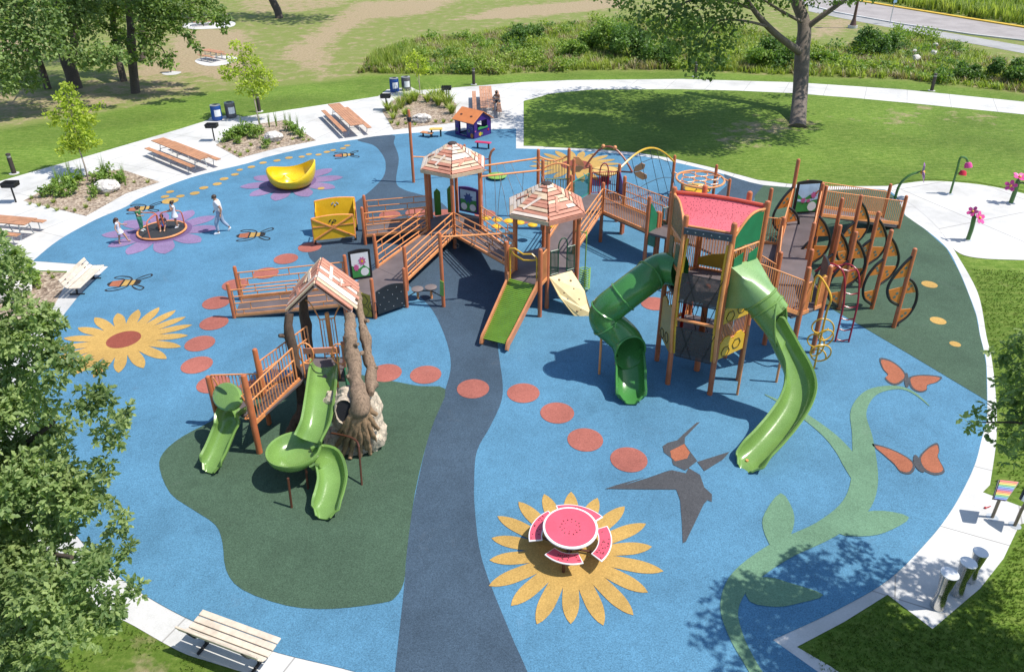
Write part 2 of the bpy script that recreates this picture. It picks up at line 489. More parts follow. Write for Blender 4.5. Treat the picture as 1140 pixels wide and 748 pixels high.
# ------------------------------------------------------------------ concrete
def gps(pts, corners, n=5):
    """outline through pixels, smooth except at the given corner points"""
    w = [G(x, y).to_2d() for x, y in pts]; k = len(w); isc = [p in corners for p in pts]; outp = []
    for i in range(k):
        p1, p2 = w[i], w[(i+1) % k]
        if isc[i] and isc[(i+1) % k]: outp.append(p1); continue
        p0 = w[i-1] if not isc[i] else p1; p3 = w[(i+2) % k] if not isc[(i+1) % k] else p2
        for j in range(n):
            t = j/n; outp.append(0.5*((2*p1)+(p2-p0)*t+(2*p0-5*p1+4*p2-p3)*t*t+(3*p1-p0-3*p2+p3)*t**3))
    return outp
conc_px = [(-60, 222), (0, 202), (110, 170.5), (200, 144), (232, 134), (234, 131), (262, 128), (270, 130.5), (380, 114), (421, 107.5), (431, 100), (457, 97), (465, 101),
           (480, 100), (580, 92), (634, 89.6), (760, 88.4), (884, 92), (1005, 100), (1140, 113.7), (1300, 140), (1300, 166), (1140, 127.8), (1009, 114.7), (884, 104), (760, 99.7), (660, 100), (610, 105),
           (602, 108), (600, 130), (605, 164), (710, 168.5), (750, 175), (830, 195.5), (870, 202.5), (914, 206), (950, 206), (991, 206),
           (1030, 230), (1063, 280), (1088, 325), (1098, 374), (1104, 400), (1109, 447), (1109, 490), (1102, 540), (1094, 548), (1140, 565), (1170, 575), (1135, 584), (1117, 622), (1091, 655), (1038, 700),
           (988, 662), (940, 692), (887, 720), (925, 742), (1010, 800), (960, 880), (700, 900), (400, 850), (270, 748), (235, 737), (200, 725), (150, 697), (100, 668), (40, 610), (0, 540), (-20, 450), (-5, 390), (30, 350),
           (62, 330), (75, 302), (30, 301), (-60, 330)]
conc_w = gps(conc_px, set(conc_px[:conc_px.index((1063,280))+1])|set(conc_px[conc_px.index((1102,540)):conc_px.index((270,748))+1])|set(conc_px[conc_px.index((62,330)):]))
sheet('concrete_path', conc_w, 0.010, CONC)
# splash pad
sheet('splash_pad', gp([(991, 210), (1012, 204), (1041, 202), (1091, 206), (1140, 216), (1230, 240), (1260, 270), (1200, 292), (1140, 290), (1088, 287.5), (1063, 279), (1045, 255), (1020, 232)], 4), 0.016, CONC2)
# rubber play surface
RUB = rubber('blue_rubber', (0.074, 0.194, 0.300))
blue_px = [(37, 291), (65.5, 268), (105, 246), (140, 231), (156, 221), (212, 198.5), (276, 182.4), (299, 175), (357, 162), (399, 155.7), (437, 150.5), (480, 147.5), (524, 145.5), (574.5, 143.7),
           (574.5, 166), (620, 167.2), (664, 169.7), (710, 174), (750, 181.2), (792, 191), (830, 202), (844, 205.8), (880, 210), (914, 212.2), (950, 211.5), (985, 212), (1000, 222), (1007.5, 240),
           (1030, 256), (1054, 277), (1068, 303), (1078, 327), (1087, 352), (1091, 374), (1095, 390), (1098, 407), (1099, 447), (1098, 470), (1092.5, 490), (1086, 515), (1075, 540), (1058, 570), (1035, 600), (990, 645), (930, 680), (860, 712.5), (910, 748), (990, 810), (900, 880), (700, 880), (460, 850), (420, 762),
           (395, 748), (310, 727), (250, 706), (205, 687), (160, 662), (130, 640), (100, 614), (72, 575), (50, 525), (40, 470), (42, 420), (52, 385), (60, 367), (72, 350), (95, 322), (121, 297)]
sheet('play_surface', gps(blue_px, {(37,291),(574.5,143.7),(574.5,166),(860,712.5),(121,297),(420,762),(460,850),(700,880),(900,880),(990,810),(910,748)}), 0.026, RUB, thick=0.012)
SLATE = rubber('slate_rubber', (0.045, 0.074, 0.108))
GREEN = rubber('forest_rubber', (0.050, 0.090, 0.056))
gray_px = [(398, 156), (415, 162), (423, 169), (429, 180), (428, 195), (418, 208), (400, 223), (375, 240), (352, 262), (343, 283), (360, 300), (395, 312), (440, 314), (453, 317), (470, 333), (484, 350), (497, 380), (502, 407), (496, 434),
           (484, 468), (475, 495), (457, 580), (450, 655), (440, 748), (432, 830), (618, 830), (587, 748), (568, 705), (537, 625), (529, 571), (528, 537), (531, 503), (546, 475), (558, 448), (559.6, 427), (556, 400), (554, 375),
           (560, 345), (568, 320), (560, 285), (535, 262), (510, 246), (491, 226), (467, 217), (450, 212), (441, 203), (444, 177), (438.5, 160), (437, 151)]
sheet('slate_path', gp(gray_px, 4), 0.030, SLATE)
sheet('slate_patch', gp([(806, 194.5), (830, 202.5), (850, 207), (840, 219), (836, 240), (780, 240), (797, 218), (809, 207)], 0), 0.030, SLATE)
sheet('green_patch', gp([(437, 425), (466, 430.5), (496, 434), (484, 468), (475, 495), (462, 550), (453, 615), (450, 648), (440, 666), (425, 672), (370, 678.5), (320, 675), (270, 657), (252, 635), (248, 605), (240, 585), (215, 568), (190, 550), (178, 522), (182, 505), (203, 487), (240, 467), (285, 436), (330, 418), (385, 416)], 3), 0.034, GREEN)
sheet('green_ground_patch', gp([(850, 207), (914, 212.4), (950, 211.7), (985, 212.2), (1000, 222.3), (1007, 240.3), (1030, 256.5), (1053.5, 277.5), (1067.5, 303), (1077.5, 327), (1086.5, 352), (1090.5, 374), (1094.5, 390), (1097.5, 407), (1098.5, 447), (1010, 394), (924, 343.5), (880, 322), (850, 292), (838, 250), (840, 219)]), 0.034, GREEN)

# ------------------------------------------------------------------ inlaid pictures
RED = rubber('terracotta_rubber', (0.32, 0.105, 0.08), 0.7)
YEL = rubber('yellow_rubber', (0.42, 0.262, 0.075), 0.7)
MAUVE = rubber('mauve_rubber', (0.215, 0.15, 0.27), 0.7)
PURP = rubber('purple_rubber', (0.135, 0.085, 0.19), 0.8)
VINE = rubber('vine_rubber', (0.118, 0.218, 0.135), 0.7)
CHAR = rubber('charcoal_rubber', (0.062, 0.064, 0.070), 0.8)
ORNG = rubber('orange_rubber', (0.31, 0.105, 0.055), 0.7)
BROWN = rubber('brown_rubber', (0.22, 0.055, 0.035), 0.7)
BLACKR = rubber('black_rubber', (0.02, 0.02, 0.022), 0.8)
def disc(c, r, n=36, ry=None): return [V((c.x+r*math.cos(2*PI*i/n), c.y+(ry or r)*math.sin(2*PI*i/n))) for i in range(n)]
mz = [0.038]
def mark(name, pts, mat, z=None): return sheet(name, pts, z if z else 0.038, mat)
for d in [(318.5, 289), (296.3, 305), (262, 318), (240.8, 338), (238.5, 360.4), (222.8, 383.3), (219.4, 407.2), (237.5, 428.2), (281, 434), (430, 416), (474, 418), (526.7, 433.6), (582.6, 438.4), (620.3, 460.5), (651.5, 490.4), (700, 512.5),
          (728.6, 339), (681, 335), (434, 240), (463, 237.5), (494, 238.5), (540, 239), (579, 246), (345, 276)]:
    mark('path_dot', disc(G(*d), 0.475), RED)
for x, y, r in [(1034.5, 317.6, .27), (1044, 358, .25), (1063, 384, .165)]: mark('yellow_dot', disc(G(x, y), r), YEL)
paw = [(189.6, 214.4, .16), (184, 219.8, .17), (201, 219.3, .17), (189.6, 224.5, .33), (217, 216, .2), (227, 210, .19), (242, 205.7, .19), (249.6, 200, .19), (261.7, 195.1, .17), (267, 190, .14), (280, 186.7, .17), (293, 182, .17), (308.5, 179.6, .17),
       (321.8, 176.5, .18), (336, 175.4, .15), (344, 172.6, .15), (354.7, 173, .15), (364, 170, .16), (371, 168, .14), (382, 166, .15), (386.6, 163, .15)]
for x, y, r in paw: mark('paw_dot', disc(G(x, y), r*1.15), YEL)
def flower(px, py, R0, n, wid, petal, centre, rc, a0=0.0, cmat=None, rin=0.25, jit=0.06, rnd=1, core=0.22):
    c = G(px, py).to_2d(); R = random.Random(rnd); fm = MB()
    for i in range(n):
        a = a0+2*PI*i/n; r1 = R0*(1+R.uniform(-jit, jit)); d = V((math.cos(a), math.sin(a))); q = V((-d.y, d.x))
        pts = []
        for k in range(15):
            t = k/14; u = min(1.0, t); wv = (0.70+0.30*math.sin(PI*min(1, u/.60)*.5)) if u < .60 else max(0, 1-((u-.60)/.40)**2)**.8
            pts.append((rin*R0+(r1-rin*R0)*t, wid*R0*wv))
        poly = [c+d*u+q*w for u, w in pts]+[c+d*u-q*w for u, w in pts[-2::-1]]
        fm.add([(p.x, p.y, 0.038+0.0005*(i % 2)) for p in poly], [tuple(range(len(poly)-1, -1, -1))])
    tag(fm.build('flower_marking', petal, smooth=False), kind='structure')
    mark('flower_disc', disc(c, R0*(rin+core), 40), petal, 0.0395)
    if centre: mark('flower_centre', disc(c, rc, 40), centre, 0.0415)
flower(635.5, 617, 1.92, 18, 0.092, YEL, None, 0, 0.09)
flower(138, 379, 2.12, 19, 0.088, YEL, BROWN, 0.53, 0.1, rnd=3)
flower(641, 184.5, 2.45, 20, 0.085, YEL, BROWN, 0.8, 0.05, rnd=4)
flower(180, 258.5, 2.35, 10, 0.175, MAUVE, PURP, 1.25, 0.12, rin=0.3, rnd=5)
flower(325, 203.5, 2.45, 10, 0.175, MAUVE, PURP, 1.2, 0.25, rin=0.3, rnd=6)
mark('yellow_dot', disc(G(357.6, 210.7), .17), YEL, 0.043)
# swallow
B = lambda pts: [(660+x/4.154, 440+y/4.154) for x, y in pts]
mark('bird_marking', gp(B([(55, 437), (120, 416), (365, 350), (430, 365), (442, 340), (495, 372), (515, 430), (550, 462), (549, 497), (530, 488), (512, 508), (430, 680), (415, 688), (411, 590), (403, 490), (385, 440), (200, 439)])), CHAR)
mark('bird_marking', gp(B([(322, 240), (345, 224), (390, 212), (425, 178), (480, 130), (495, 128), (425, 200), (424, 228), (450, 265), (482, 308), (440, 342), (425, 352), (370, 325), (364, 296), (328, 268)])), CHAR)
mark('bird_marking', gp(B([(482, 312), (632, 265), (602, 300), (515, 355)])), CHAR)
mark('bird_marking', gp(B([(357, 262), (422, 230), (434, 250), (448, 270), (435, 297), (380, 310), (362, 292)])), ORNG, 0.042)
mark('bird_marking', gp(B([(142, 420), (355, 343), (357, 350), (250, 388)])), RUB, 0.0415)
# butterflies: dark outline, orange cells
def butterfly(wings, body):
    for w in wings:
        poly = smooth_poly([G(*p).to_2d() for p in w], 3); c = sum(poly, V((0, 0)))/len(poly)
        mark('butterfly_marking', poly, CHAR)
        mark('butterfly_marking', [c+(p-c)*0.86 for p in poly], ORNG, 0.041)
    mark('butterfly_marking', gp(body, 3), CHAR, 0.043)
K6 = lambda pts: [(760+x/2.992, 240+y/2.992) for x, y in pts]
butterfly([K6([(655, 478), (690, 484), (725, 508), (744, 535), (738, 552), (712, 568), (688, 562), (672, 545), (682, 533), (664, 512)]), K6([(755, 540), (800, 533), (862, 540), (848, 558), (815, 568), (812, 585), (790, 592), (765, 582), (753, 562)])], K6([(742, 528), (750, 535), (752, 570), (742, 574), (737, 550)]))
K8 = lambda pts: [(570+x/2.0, 490+y/2.0) for x, y in pts]
butterfly([K8([(800, 10), (840, 20), (880, 40), (897, 58), (888, 77), (865, 74), (850, 56), (825, 34)]), K8([(905, 42), (925, 18), (946, 8), (951, 25), (948, 40), (963, 72), (940, 80), (915, 68)])], K8([(895, 35), (905, 42), (918, 72), (905, 70), (893, 52)]))
# vine
K5 = lambda p: (800+p[0]/2.031, 380+p[1]/2.031)
def vine(pts, z=0.038):
    ps = [(G(*K5(p[:2])).to_2d(), p[2]) for p in pts]
    xs = smooth_poly([V((a.x, a.y, w)) for a, w in ps], 5, closed=False)
    l = []; r = []
    for i, q in enumerate(xs):
        a = xs[max(0, i-1)]; b = xs[min(len(xs)-1, i+1)]; d = V((b.x-a.x, b.y-a.y)).normalized(); n = V((-d.y, d.x)); c = V((q.x, q.y))
        l.append(c+n*q.z*.43); r.append(c-n*q.z*.43)
    mark('vine_marking', l+r[::-1], VINE, z)
vine([(110, 790, .34), (75, 735, .28), (38, 665, .34), (24, 600, .42), (55, 537, .54), (140, 475, .58), (240, 428, .58), (308, 375, .66), (330, 310, .70), (325, 220, .60), (316, 160, .46), (345, 118, .34), (400, 106, .2), (440, 118, .12), (476, 148, .03)])
vine([(322, 330, .3), (304, 285, .55), (282, 250, .5), (245, 210, .4), (185, 165, .28), (140, 140, .15), (104, 122, .03)], 0.0388)
for lf in ([(122, 470), (100, 425), (104, 390), (140, 345), (168, 385), (168, 425), (148, 462)], [(270, 436), (310, 394), (370, 385), (430, 400), (390, 428), (340, 442)], [(62, 545), (110, 535), (160, 548), (236, 575), (180, 594), (130, 602), (70, 590)]):
    mark('vine_leaf_marking', gp([K5(p) for p in lf], 3), VINE, 0.0394)
# bees
def bee(px, py, rz, s=1.0):
    c = G(px, py).to_2d(); R = Matrix.Rotation(rz, 2)
    q = lambda pts: [c+R @ V((x*s, y*s)) for x, y in pts]
    for i, (x0, x1, w0, w1, mt) in enumerate([(-.62, -.50, .06, .20, BLACKR), (-.50, -.12, .20, .27, ORNG), (-.12, -.05, .27, .27, BLACKR), (-.05, .15, .27, .26, YEL), (.15, .22, .26, .24, BLACKR), (.22, .36, .2, .2, YEL), (.36, .58, .2, .14, BLACKR)]):
        mark('bee_marking', q([(x0, -w0), (x1, -w1), (x1, w1), (x0, w0)]), mt, 0.038+0.0004*(i % 2))
    wm = MB()
    for sy in (-1, 1):
        for pts in ([(.22, .2), (.05, .5), (-.35, .62), (-.55, .48), (-.2, .32)], [(.32, .2), (.5, .5), (.78, .66), (.86, .45), (.55, .22)]):
            lp = smooth_poly(q([(x, y*sy) for x, y in pts]), 4); cc = sum(lp, V((0, 0)))/len(lp)
            n = len(lp); w = 0.032
            for i in range(n):
                a, b = lp[i], lp[(i+1) % n]; na = (cc-a).normalized()*w*2; nb = (cc-b).normalized()*w*2
                wm.add([(*p, 0.0400+0.0003*(i % 2)) for p in ((a, b, b+nb, a+na) if sy > 0 else (a, a+na, b+nb, b))], [(0, 1, 2, 3)])
    tag(wm.build('bee_wing_marking', BLACKR, smooth=False), kind='structure')
#
bee(280, 262.5, 0.12, 1.0); bee(139, 316, 0.10, 1.0); bee(157, 233, 0.25, 1.0); bee(383, 173.5, 0.22, 0.95)

# ------------------------------------------------------------------ lawn inset, kerb bands, planting beds, road
inner = gp([(583, 162.8), (583, 113), (600, 108.5), (620, 104), (650, 101.2), (700, 100.2), (760, 99.9), (820, 101.4), (884, 104.4), (950, 109.5), (1009, 115), (1140, 128.2), (1230, 141), (1330, 160), (1330, 262), (1230, 234), (1140, 213.5), (1091, 204), (1041, 200), (1012, 201.5), (988, 207.5), (950, 207.8), (914, 207.6), (878, 205), (844, 200.8), (830, 197), (792, 186.8), (750, 177), (710, 170.5), (640, 164.6)])
def lawn(name, pts, z):
    o = sheet(name, pts, z, TURF)
    me = o.data
    bm = bmesh.new(); bm.from_mesh(me)
    for _ in range(60):
        es = [e for e in bm.edges if e.calc_length() > 1.6]
        if not es: break
        bmesh.ops.subdivide_edges(bm, edges=es, cuts=1); bmesh.ops.triangulate(bm, faces=bm.faces)
        if len(bm.faces) > 60000: break
    bm.to_mesh(me); bm.free()
    dr = []
    for v in me.vertices:
        k = 0.0; x, y = v.co.x, v.co.y
        for (poly, wgt), bb in zip(dry_w, bbs):
            if bb[0] < x < bb[1] and bb[2] < y < bb[3]:
                e = edist((x, y), poly); e = e if inside((x, y), poly) else -e
                k = max(k, wgt*max(0.0, min(1.0, 0.5+e/4.5)))
        dr.append(k)
    a = me.attributes.new('dry', 'FLOAT', 'POINT'); a.data.foreach_set('value', dr)
    a = me.attributes.new('wild', 'FLOAT', 'POINT'); a.data.foreach_set('value', [0.0]*len(dr))
    return o
lawn('lawn', inner, 0.022)
beds = {'A': [(26, 224), (60, 206), (100, 194), (135, 189), (178, 203), (140, 216), (96, 241)],
        'B': [(240, 162), (262, 148), (290, 138), (318, 134), (352, 157), (310, 165), (267, 176.5)],
        'C': [(425, 123.5), (443, 108), (468, 105), (495, 108), (508, 116), (507, 137), (470, 141), (438, 145)],
        'D': [(24, 302), (75, 304), (72, 318), (60, 342), (20, 360), (-40, 400), (-60, 340)]}
for k, pts in beds.items(): sheet('planting_bed', gp(pts), 0.020, MULCH)
# pale kerb band between rubber and splash pad
# road, kerbs and footway at the top right
road_a = [G(896, 4), G(960, 14.5), G(1140, 45), G(1400, 92)]
def band(name, line, off0, off1, z, mat, h=0.0):
    l = [V((p.x, p.y)) for p in line]; nn = []
    for i in range(len(l)):
        d = (l[min(i+1, len(l)-1)]-l[max(i-1, 0)]).normalized(); nn.append(V((-d.y, d.x)))
    A = [p+n*off0 for p, n in zip(l, nn)]; Bq = [p+n*off1 for p, n in zip(l, nn)]
    return sheet(name, A+Bq[::-1], z, mat, thick=h)
near_e = [G(840, -9), G(933, 15), G(1000, 27), G(1080, 39), G(1140, 46), G(1300, 70)]
far_e = [G(860, -11), G(950, 1), G(1000, 9), G(1080, 22), G(1140, 31.5), G(1300, 57)]
sheet('road', [p.to_2d() for p in near_e]+[p.to_2d() for p in far_e[::-1]], 0.012, ASPH)
KY = paint('kerb_yellow', (0.62, 0.40, 0.04), 0.7)
band('kerb', near_e, -0.15, 0.15, 0.12, CURB, 0.13)
band('kerb', far_e, -0.2, 0.35, 0.13, KY, 0.14)
fw = [(900, 13), (933, 20), (990, 31), (1050, 43), (1140, 60), (1300, 90)]; fw0 = [(900, 5), (935, 14.5), (990, 24.5), (1050, 36), (1140, 51.5), (1300, 80)]
FWA = concrete_mat('footway_asphalt', 0.33, 0)
sheet('footway', gp(fw)+gp(fw0)[::-1], 0.014, FWA)
# worn picnic pads further up the slope
for pts in ([(217, 69), (222, 65.5), (236, 63), (258, 63), (265, 66), (262, 69), (245, 73.5), (228, 73.5)], [(202, 29), (215, 25.5), (250, 23.5), (262, 26), (255, 31), (215, 33)], [(180, 82), (190, 80), (202, 80.5), (196, 83.5), (185, 84)]):
    sheet('picnic_pad', gp(pts, 3), 0.016, CONC)
# ------------------------------------------------------------------ playground materials
POST = paint('post_coating', (0.44, 0.135, 0.055), 0.35)
RAIL = paint('rail_coating', (0.72, 0.29, 0.105), 0.32)
DECK = paint('deck_vinyl', (0.125, 0.10, 0.10), 0.6, var=0.16, scale=1.6)
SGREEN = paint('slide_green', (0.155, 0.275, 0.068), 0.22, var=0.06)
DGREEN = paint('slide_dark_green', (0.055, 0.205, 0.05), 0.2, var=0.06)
PGREEN = paint('panel_green', (0.012, 0.17, 0.075), 0.35)
LGREEN = paint('lime_coating', (0.20, 0.36, 0.06), 0.3)
YELP = paint('yellow_plastic', (0.70, 0.42, 0.018), 0.3, var=0.06)
YELC = paint('yellow_coating', (0.62, 0.36, 0.03), 0.3)
OCHRE = paint('ochre_panel', (0.42, 0.27, 0.02), 0.4)
REDC = paint('crimson_coating', (0.32, 0.012, 0.03), 0.3)
BLK = paint('black_plastic', (0.018, 0.018, 0.020), 0.4)
MESHB = paint('black_net', (0.030, 0.026, 0.026), 0.7)
CREAM = paint('cream_panel', (0.62, 0.49, 0.24), 0.5)
PL1 = wood('plank_salmon', (0.52, 0.225, 0.15), (1, 1, 1), 0.85); PL2 = wood('plank_cream', (0.62, 0.46, 0.31), (1, 1, 1), 0.85)
PL3 = wood('plank_pale', (0.66, 0.55, 0.46), (1, 1, 1), 0.88); PL4 = wood('plank_taupe', (0.30, 0.22, 0.20), (1, 1, 1), 0.85)
PLANKS = [PL1, PL2, PL3, PL4]
LEAFO = paint('leaf_panel_orange', (0.55, 0.185, 0.032), 0.45)
STEEL = paint('brushed_steel', (0.55, 0.55, 0.56), 0.25, metal=0.9)
MELON = paint('melon_pink', (0.60, 0.085, 0.13), 0.42, var=0.06)

def sweep(mb, path, prof, closed_prof=True, up=V((0, 0, 1)), caps=True, n_sm=0, scales=None):
    P = smooth_poly(path, n_sm, closed=False) if n_sm else [V(p) for p in path]
    k = len(P); n = len(prof); vs = []; u0 = None
    for i in range(k):
        d = (P[min(i+1, k-1)]-P[max(i-1, 0)]).normalized()
        side = d.cross(up)
        if side.length < 0.05: side = u0 or V((1, 0, 0))
        side.normalize(); u0 = side; nu = side.cross(d).normalized()
        sc = scales[i] if scales else 1.0
        for a, b in prof: vs.append(P[i]+side*a*sc+nu*b*sc)
    fs = []
    for i in range(k-1):
        for j in range(n if closed_prof else n-1):
            j2 = (j+1) % n; fs.append((i*n+j, i*n+j2, (i+1)*n+j2, (i+1)*n+j))
    if caps and closed_prof: fs.append(tuple(range(n-1, -1, -1))); fs.append(tuple((k-1)*n+j for j in range(n)))
    mb.add(vs, fs); return P

def chute(mb, path, w=.66, h=.30, n_sm=5, drop=0.0, t=.03, tail=.16):
    """open slide run: the side walls sink and the floor rounds off at the foot"""
    P = smooth_poly(path, n_sm, closed=False); k = len(P); vs = []; n = 0; u0 = None
    for i in range(k):
        d = (P[min(i+1, k-1)]-P[max(i-1, 0)]).normalized(); side = d.cross(V((0, 0, 1)))
        side = side.normalized() if side.length > .05 else u0
        u0 = side; nu = side.cross(d).normalized(); f = max(0.0, (i/(k-1)-(1-tail))/tail); hh = h*(1-.62*f*f*(3-2*f)); ww = w*(1-.30*max(0, (f-.6)/.4)**2)
        pr = chute_prof(ww, hh, t); n = len(pr)
        for a, b in pr: vs.append(P[i]+side*a+nu*(b-drop))
    d = (P[-1]-P[-2]).normalized()
    pr = chute_prof(w*.42, h*.26, t)
    for a, b in pr: vs.append(P[-1]+d*.13-V((0, 0, .035))+side*a+nu*(b-drop))
    k += 1; fs = [(i*n+j, i*n+(j+1) % n, (i+1)*n+(j+1) % n, (i+1)*n+j) for i in range(k-1) for j in range(n)]
    fs += [tuple(range(n-1, -1, -1)), tuple((k-1)*n+j for j in range(n))]
    mb.add(vs, fs); return P

def chute_prof(w=0.66, h=0.32, t=0.03, m=10):
    """open U-shaped slide section with rolled lips"""
    inn = []; o = []
    for i in range(m+1):
        a = PI+PI*i/m; x = math.cos(a); y = math.sin(a)
        s = abs(x)**0.55*(1 if x > 0 else -1)
        inn.append((s*w/2, h+y*h)); o.append((s*(w/2+t), h+y*(h+t)))
    lip = 0.05
    return inn+[(w/2+lip, h+0.035), (w/2+lip+0.02, h-0.01)]+o[::-1]+[(-w/2-lip-0.02, h-0.01), (-w/2-lip, h+0.035)]

def post(par, b, z0, z1, r=0.066, mat=None):
    mb = MB(); mb.tube([(b[0], b[1], z0), (b[0], b[1], z1)], r, 12, dome=True)
    return mb.build('post', mat or POST, par)

def pt(top, z):       # post position from the pixel of its top and its height
    g = G(top[0], top[1], z); return (g.x, g.y)

def rail_pipe(par, a, b, h=(0.22, 0.48, 0.74, 1.0), mat=None, seed=0, r=0.024):
    """ramp railing: four pipes and a scatter of short uprights; a, b at deck level"""
    R = random.Random(seed); mb = MB(); a, b = V(a), V(b); zz = V((0, 0, 1)); ln = (b-a).length
    for hh in h: mb.tube([a+zz*hh, b+zz*hh], r, 6)
    hs = [0.0]+list(h)
    for i in range(len(h)):
        m = max(1, int(ln/1.15))
        for k in range(m):
            t = (k+0.25+0.5*((i*0.37+R.random()*0.5) % 1))/m; p = a.lerp(b, t)
            mb.tube([p+zz*hs[i], p+zz*hs[i+1]], r*0.8, 6)
    mb.beam(a+zz*0.02, b+zz*0.02, 0.06, 0.10)
    for q in (a, b):
        d = (b-a).normalized()*(0.1 if q is a else -0.1); mb.tube([q+d, q+d+zz*h[-1]], r, 6)
    return mb.build('railing', mat or RAIL, par)

def rail_bars(par, a, b, z0=0.06, z1=1.0, gap=0.11, mat=None, mid=None, r=0.013, name='railing', skirt=True):
    mb = MB(); a, b = V(a), V(b); zz = V((0, 0, 1)); d = b-a; ln = V((d.x, d.y)).length; n = max(2, int(ln/gap)); e = d.normalized()*0.09
    a2, b2 = a+e, b-e
    for hh in ([z0, z1]+([mid] if mid else [])): mb.tube([a2+zz*hh, b2+zz*hh], 0.022, 6)
    for i in range(n+1):
        p = a2.lerp(b2, i/n); mb.tube([p+zz*z0, p+zz*z1], r if 0 < i < n else 0.022, 5)
    if skirt: mb.beam(a+zz*0.0, b+zz*0.0, 0.05, 0.12)
    return mb.build(name, mat or RAIL, par)

def deck(par, poly, t=0.11, z=None, mat=None, name='deck'):
    P = [V((p[0], p[1], p[2] if len(p) > 2 else z)) for p in poly]
    mb = MB(); mb.prism([p-V((0, 0, t)) for p in P], (0, 0, t)); return mb.build(name, mat or DECK, par, smooth=False, bevel=0.012)

def hexpts(c, s, a0): return [V((c[0]+s*math.cos(a0+PI/3*i), c[1]+s*math.sin(a0+PI/3*i))) for i in range(6)]

def plank_roof(par, c, R, z0, z1, rt, a0, seed, rows=9):
    """six-sided roof of loose, uneven boards"""
    rnd = random.Random(seed); mb = MB(); under = MB()
    for i in range(6):
        A0, A1 = a0+PI/3*i, a0+PI/3*(i+1)
        e0, e1 = V((c[0]+R*math.cos(A0), c[1]+R*math.sin(A0), z0)), V((c[0]+R*math.cos(A1), c[1]+R*math.sin(A1), z0))
        t0, t1 = V((c[0]+rt*math.cos(A0), c[1]+rt*math.sin(A0), z1)), V((c[0]+rt*math.cos(A1), c[1]+rt*math.sin(A1), z1))
        nrm = (e1-e0).cross(t0-e0).normalized()
        if nrm.z < 0: nrm = -nrm
        under.prism([e0-nrm*0.05, e1-nrm*0.05, t1-nrm*0.05, t0-nrm*0.05], nrm*-0.03)
        for k in range(rows):
            f0 = k/rows+0.01; f1 = (k+1)/rows-rnd.uniform(0.002, 0.022); tl = rnd.uniform(-0.015, 0.015)
            q = [e0.lerp(t0, f0), e1.lerp(t1, f0+tl), e1.lerp(t1, f1+tl), e0.lerp(t0, f1)]
            cut = rnd.choice([1, 1, 2])
            ms = [rnd.choice([0, 0, 0, 1, 1, 2, 2, 0]) if i != 4 else rnd.choice([2, 2, 1]) for _ in range(2)]
            if cut == 1: parts = [(0.02, 0.98)]
            else:
                s = rnd.uniform(0.3, 0.7); parts = [(0.02, s-0.01), (s+0.01, 0.98)]
            for (u, w), mm in zip(parts, ms):
                mb.cur = mm; lift = nrm*rnd.uniform(-0.012, 0.012)
                pl = [q[0].lerp(q[1], u)+lift, q[0].lerp(q[1], w)+lift, q[3].lerp(q[2], w)+lift, q[3].lerp(q[2], u)+lift]
                mb.prism(pl, nrm*0.035)
        for _ in range(1):      # a board nailed across
            u0, u1 = rnd.uniform(0.2, 0.5), rnd.uniform(0.5, 0.8); f0, f1 = rnd.uniform(0.12, 0.3), rnd.uniform(0.4, 0.62)
            a = e0.lerp(e1, u0).lerp(t0.lerp(t1, u0), f0)+nrm*0.045; b = e0.lerp(e1, u1).lerp(t0.lerp(t1, u1), f1)+nrm*0.045
            mb.cur = rnd.choice([0, 2]); mb.beam(a, b, 0.085, 0.03, nrm)
        mb.cur = rnd.choice([0, 1]); dn = V((0, 0, -0.14)); od = V((math.cos((A0+A1)/2), math.sin((A0+A1)/2), 0))*0.03
        mb.prism([e0, e1, e1+dn, e0+dn], od)
    rf = mb.build('roof', PLANKS, par, smooth=False)
    under.build('roof_lining', PL1, rf, smooth=False)
    cp = MB(); cp.lathe([(rt+0.05, 0), (rt+0.03, 0.05), (rt*0.4, 0.09)], (c[0], c[1], z1), 12); cp.build('cap', paint('roof_cap', (0.05, 0.03, 0.025), 0.6), rf)
    return rf

play = thing('play_structure', 'large orange play structure with ramps, two hexagon roofs and a tall pink roofed tower', 'play structure', (2.0, 22.0, 0))

# ---- ramp A, landing, ramp B
rA0, rA1 = (-9.32, 22.31), (-9.49, 23.59); rA2, rA3 = (-5.50, 22.40), (-5.62, 23.72); ZL = 0.42
for p in (rA0, rA1): post(play, p, 0, 1.32)
post(play, rA2, 0, 1.5); post(play, rA3, 0, 1.65)
deck(play, [(*rA0, 0.06), (*rA2, ZL), (*rA3, ZL), (*rA1, 0.06)], 0.09, name='ramp_deck')
rail_pipe(play, (*rA0, 0.10), (*rA2, ZL), seed=1); rail_pipe(play, (*rA1, 0.10), (*rA3, ZL), seed=2)
pL, pR = (-4.45, 22.16), (-3.45, 22.91); bN, bF = (-3.57, 24.14), (-4.80, 25.24)
post(play, pL, 0, 1.52); post(play, pR, 0, 1.52); post(play, bN, 0, 1.75); post(play, bF, 0, 1.75)
deck(play, [rA2, pL, pR, bN, bF, rA3], 0.09, ZL)
mb = MB(); a, b = V((*pL, 0)), V((*pR, 0)); d = (b-a).normalized(); nn = V((d.y, -d.x, 0)); e0, e1 = a+d*0.10, b-d*0.10
arc = [e0.lerp(e1, i/10)+V((0, 0, 1.02+0.12*math.sin(PI*i/10))) for i in range(11)]
mb.prism([e0+V((0, 0, 0.16)), e1+V((0, 0, 0.16))]+arc[::-1], nn*0.05); bp = mb.build('bubble_panel', BLK, play, smooth=False)
mb = MB()
for i in range(6):
    for j in range(4):
        if (i+j) % 2: p = e0.lerp(e1, 0.1+0.16*i)+V((0, 0, 0.28+0.23*j))+nn*0.05; mb.ball(p, 0.022, 6, 4)
mb.build('bolt', STEEL, bp)
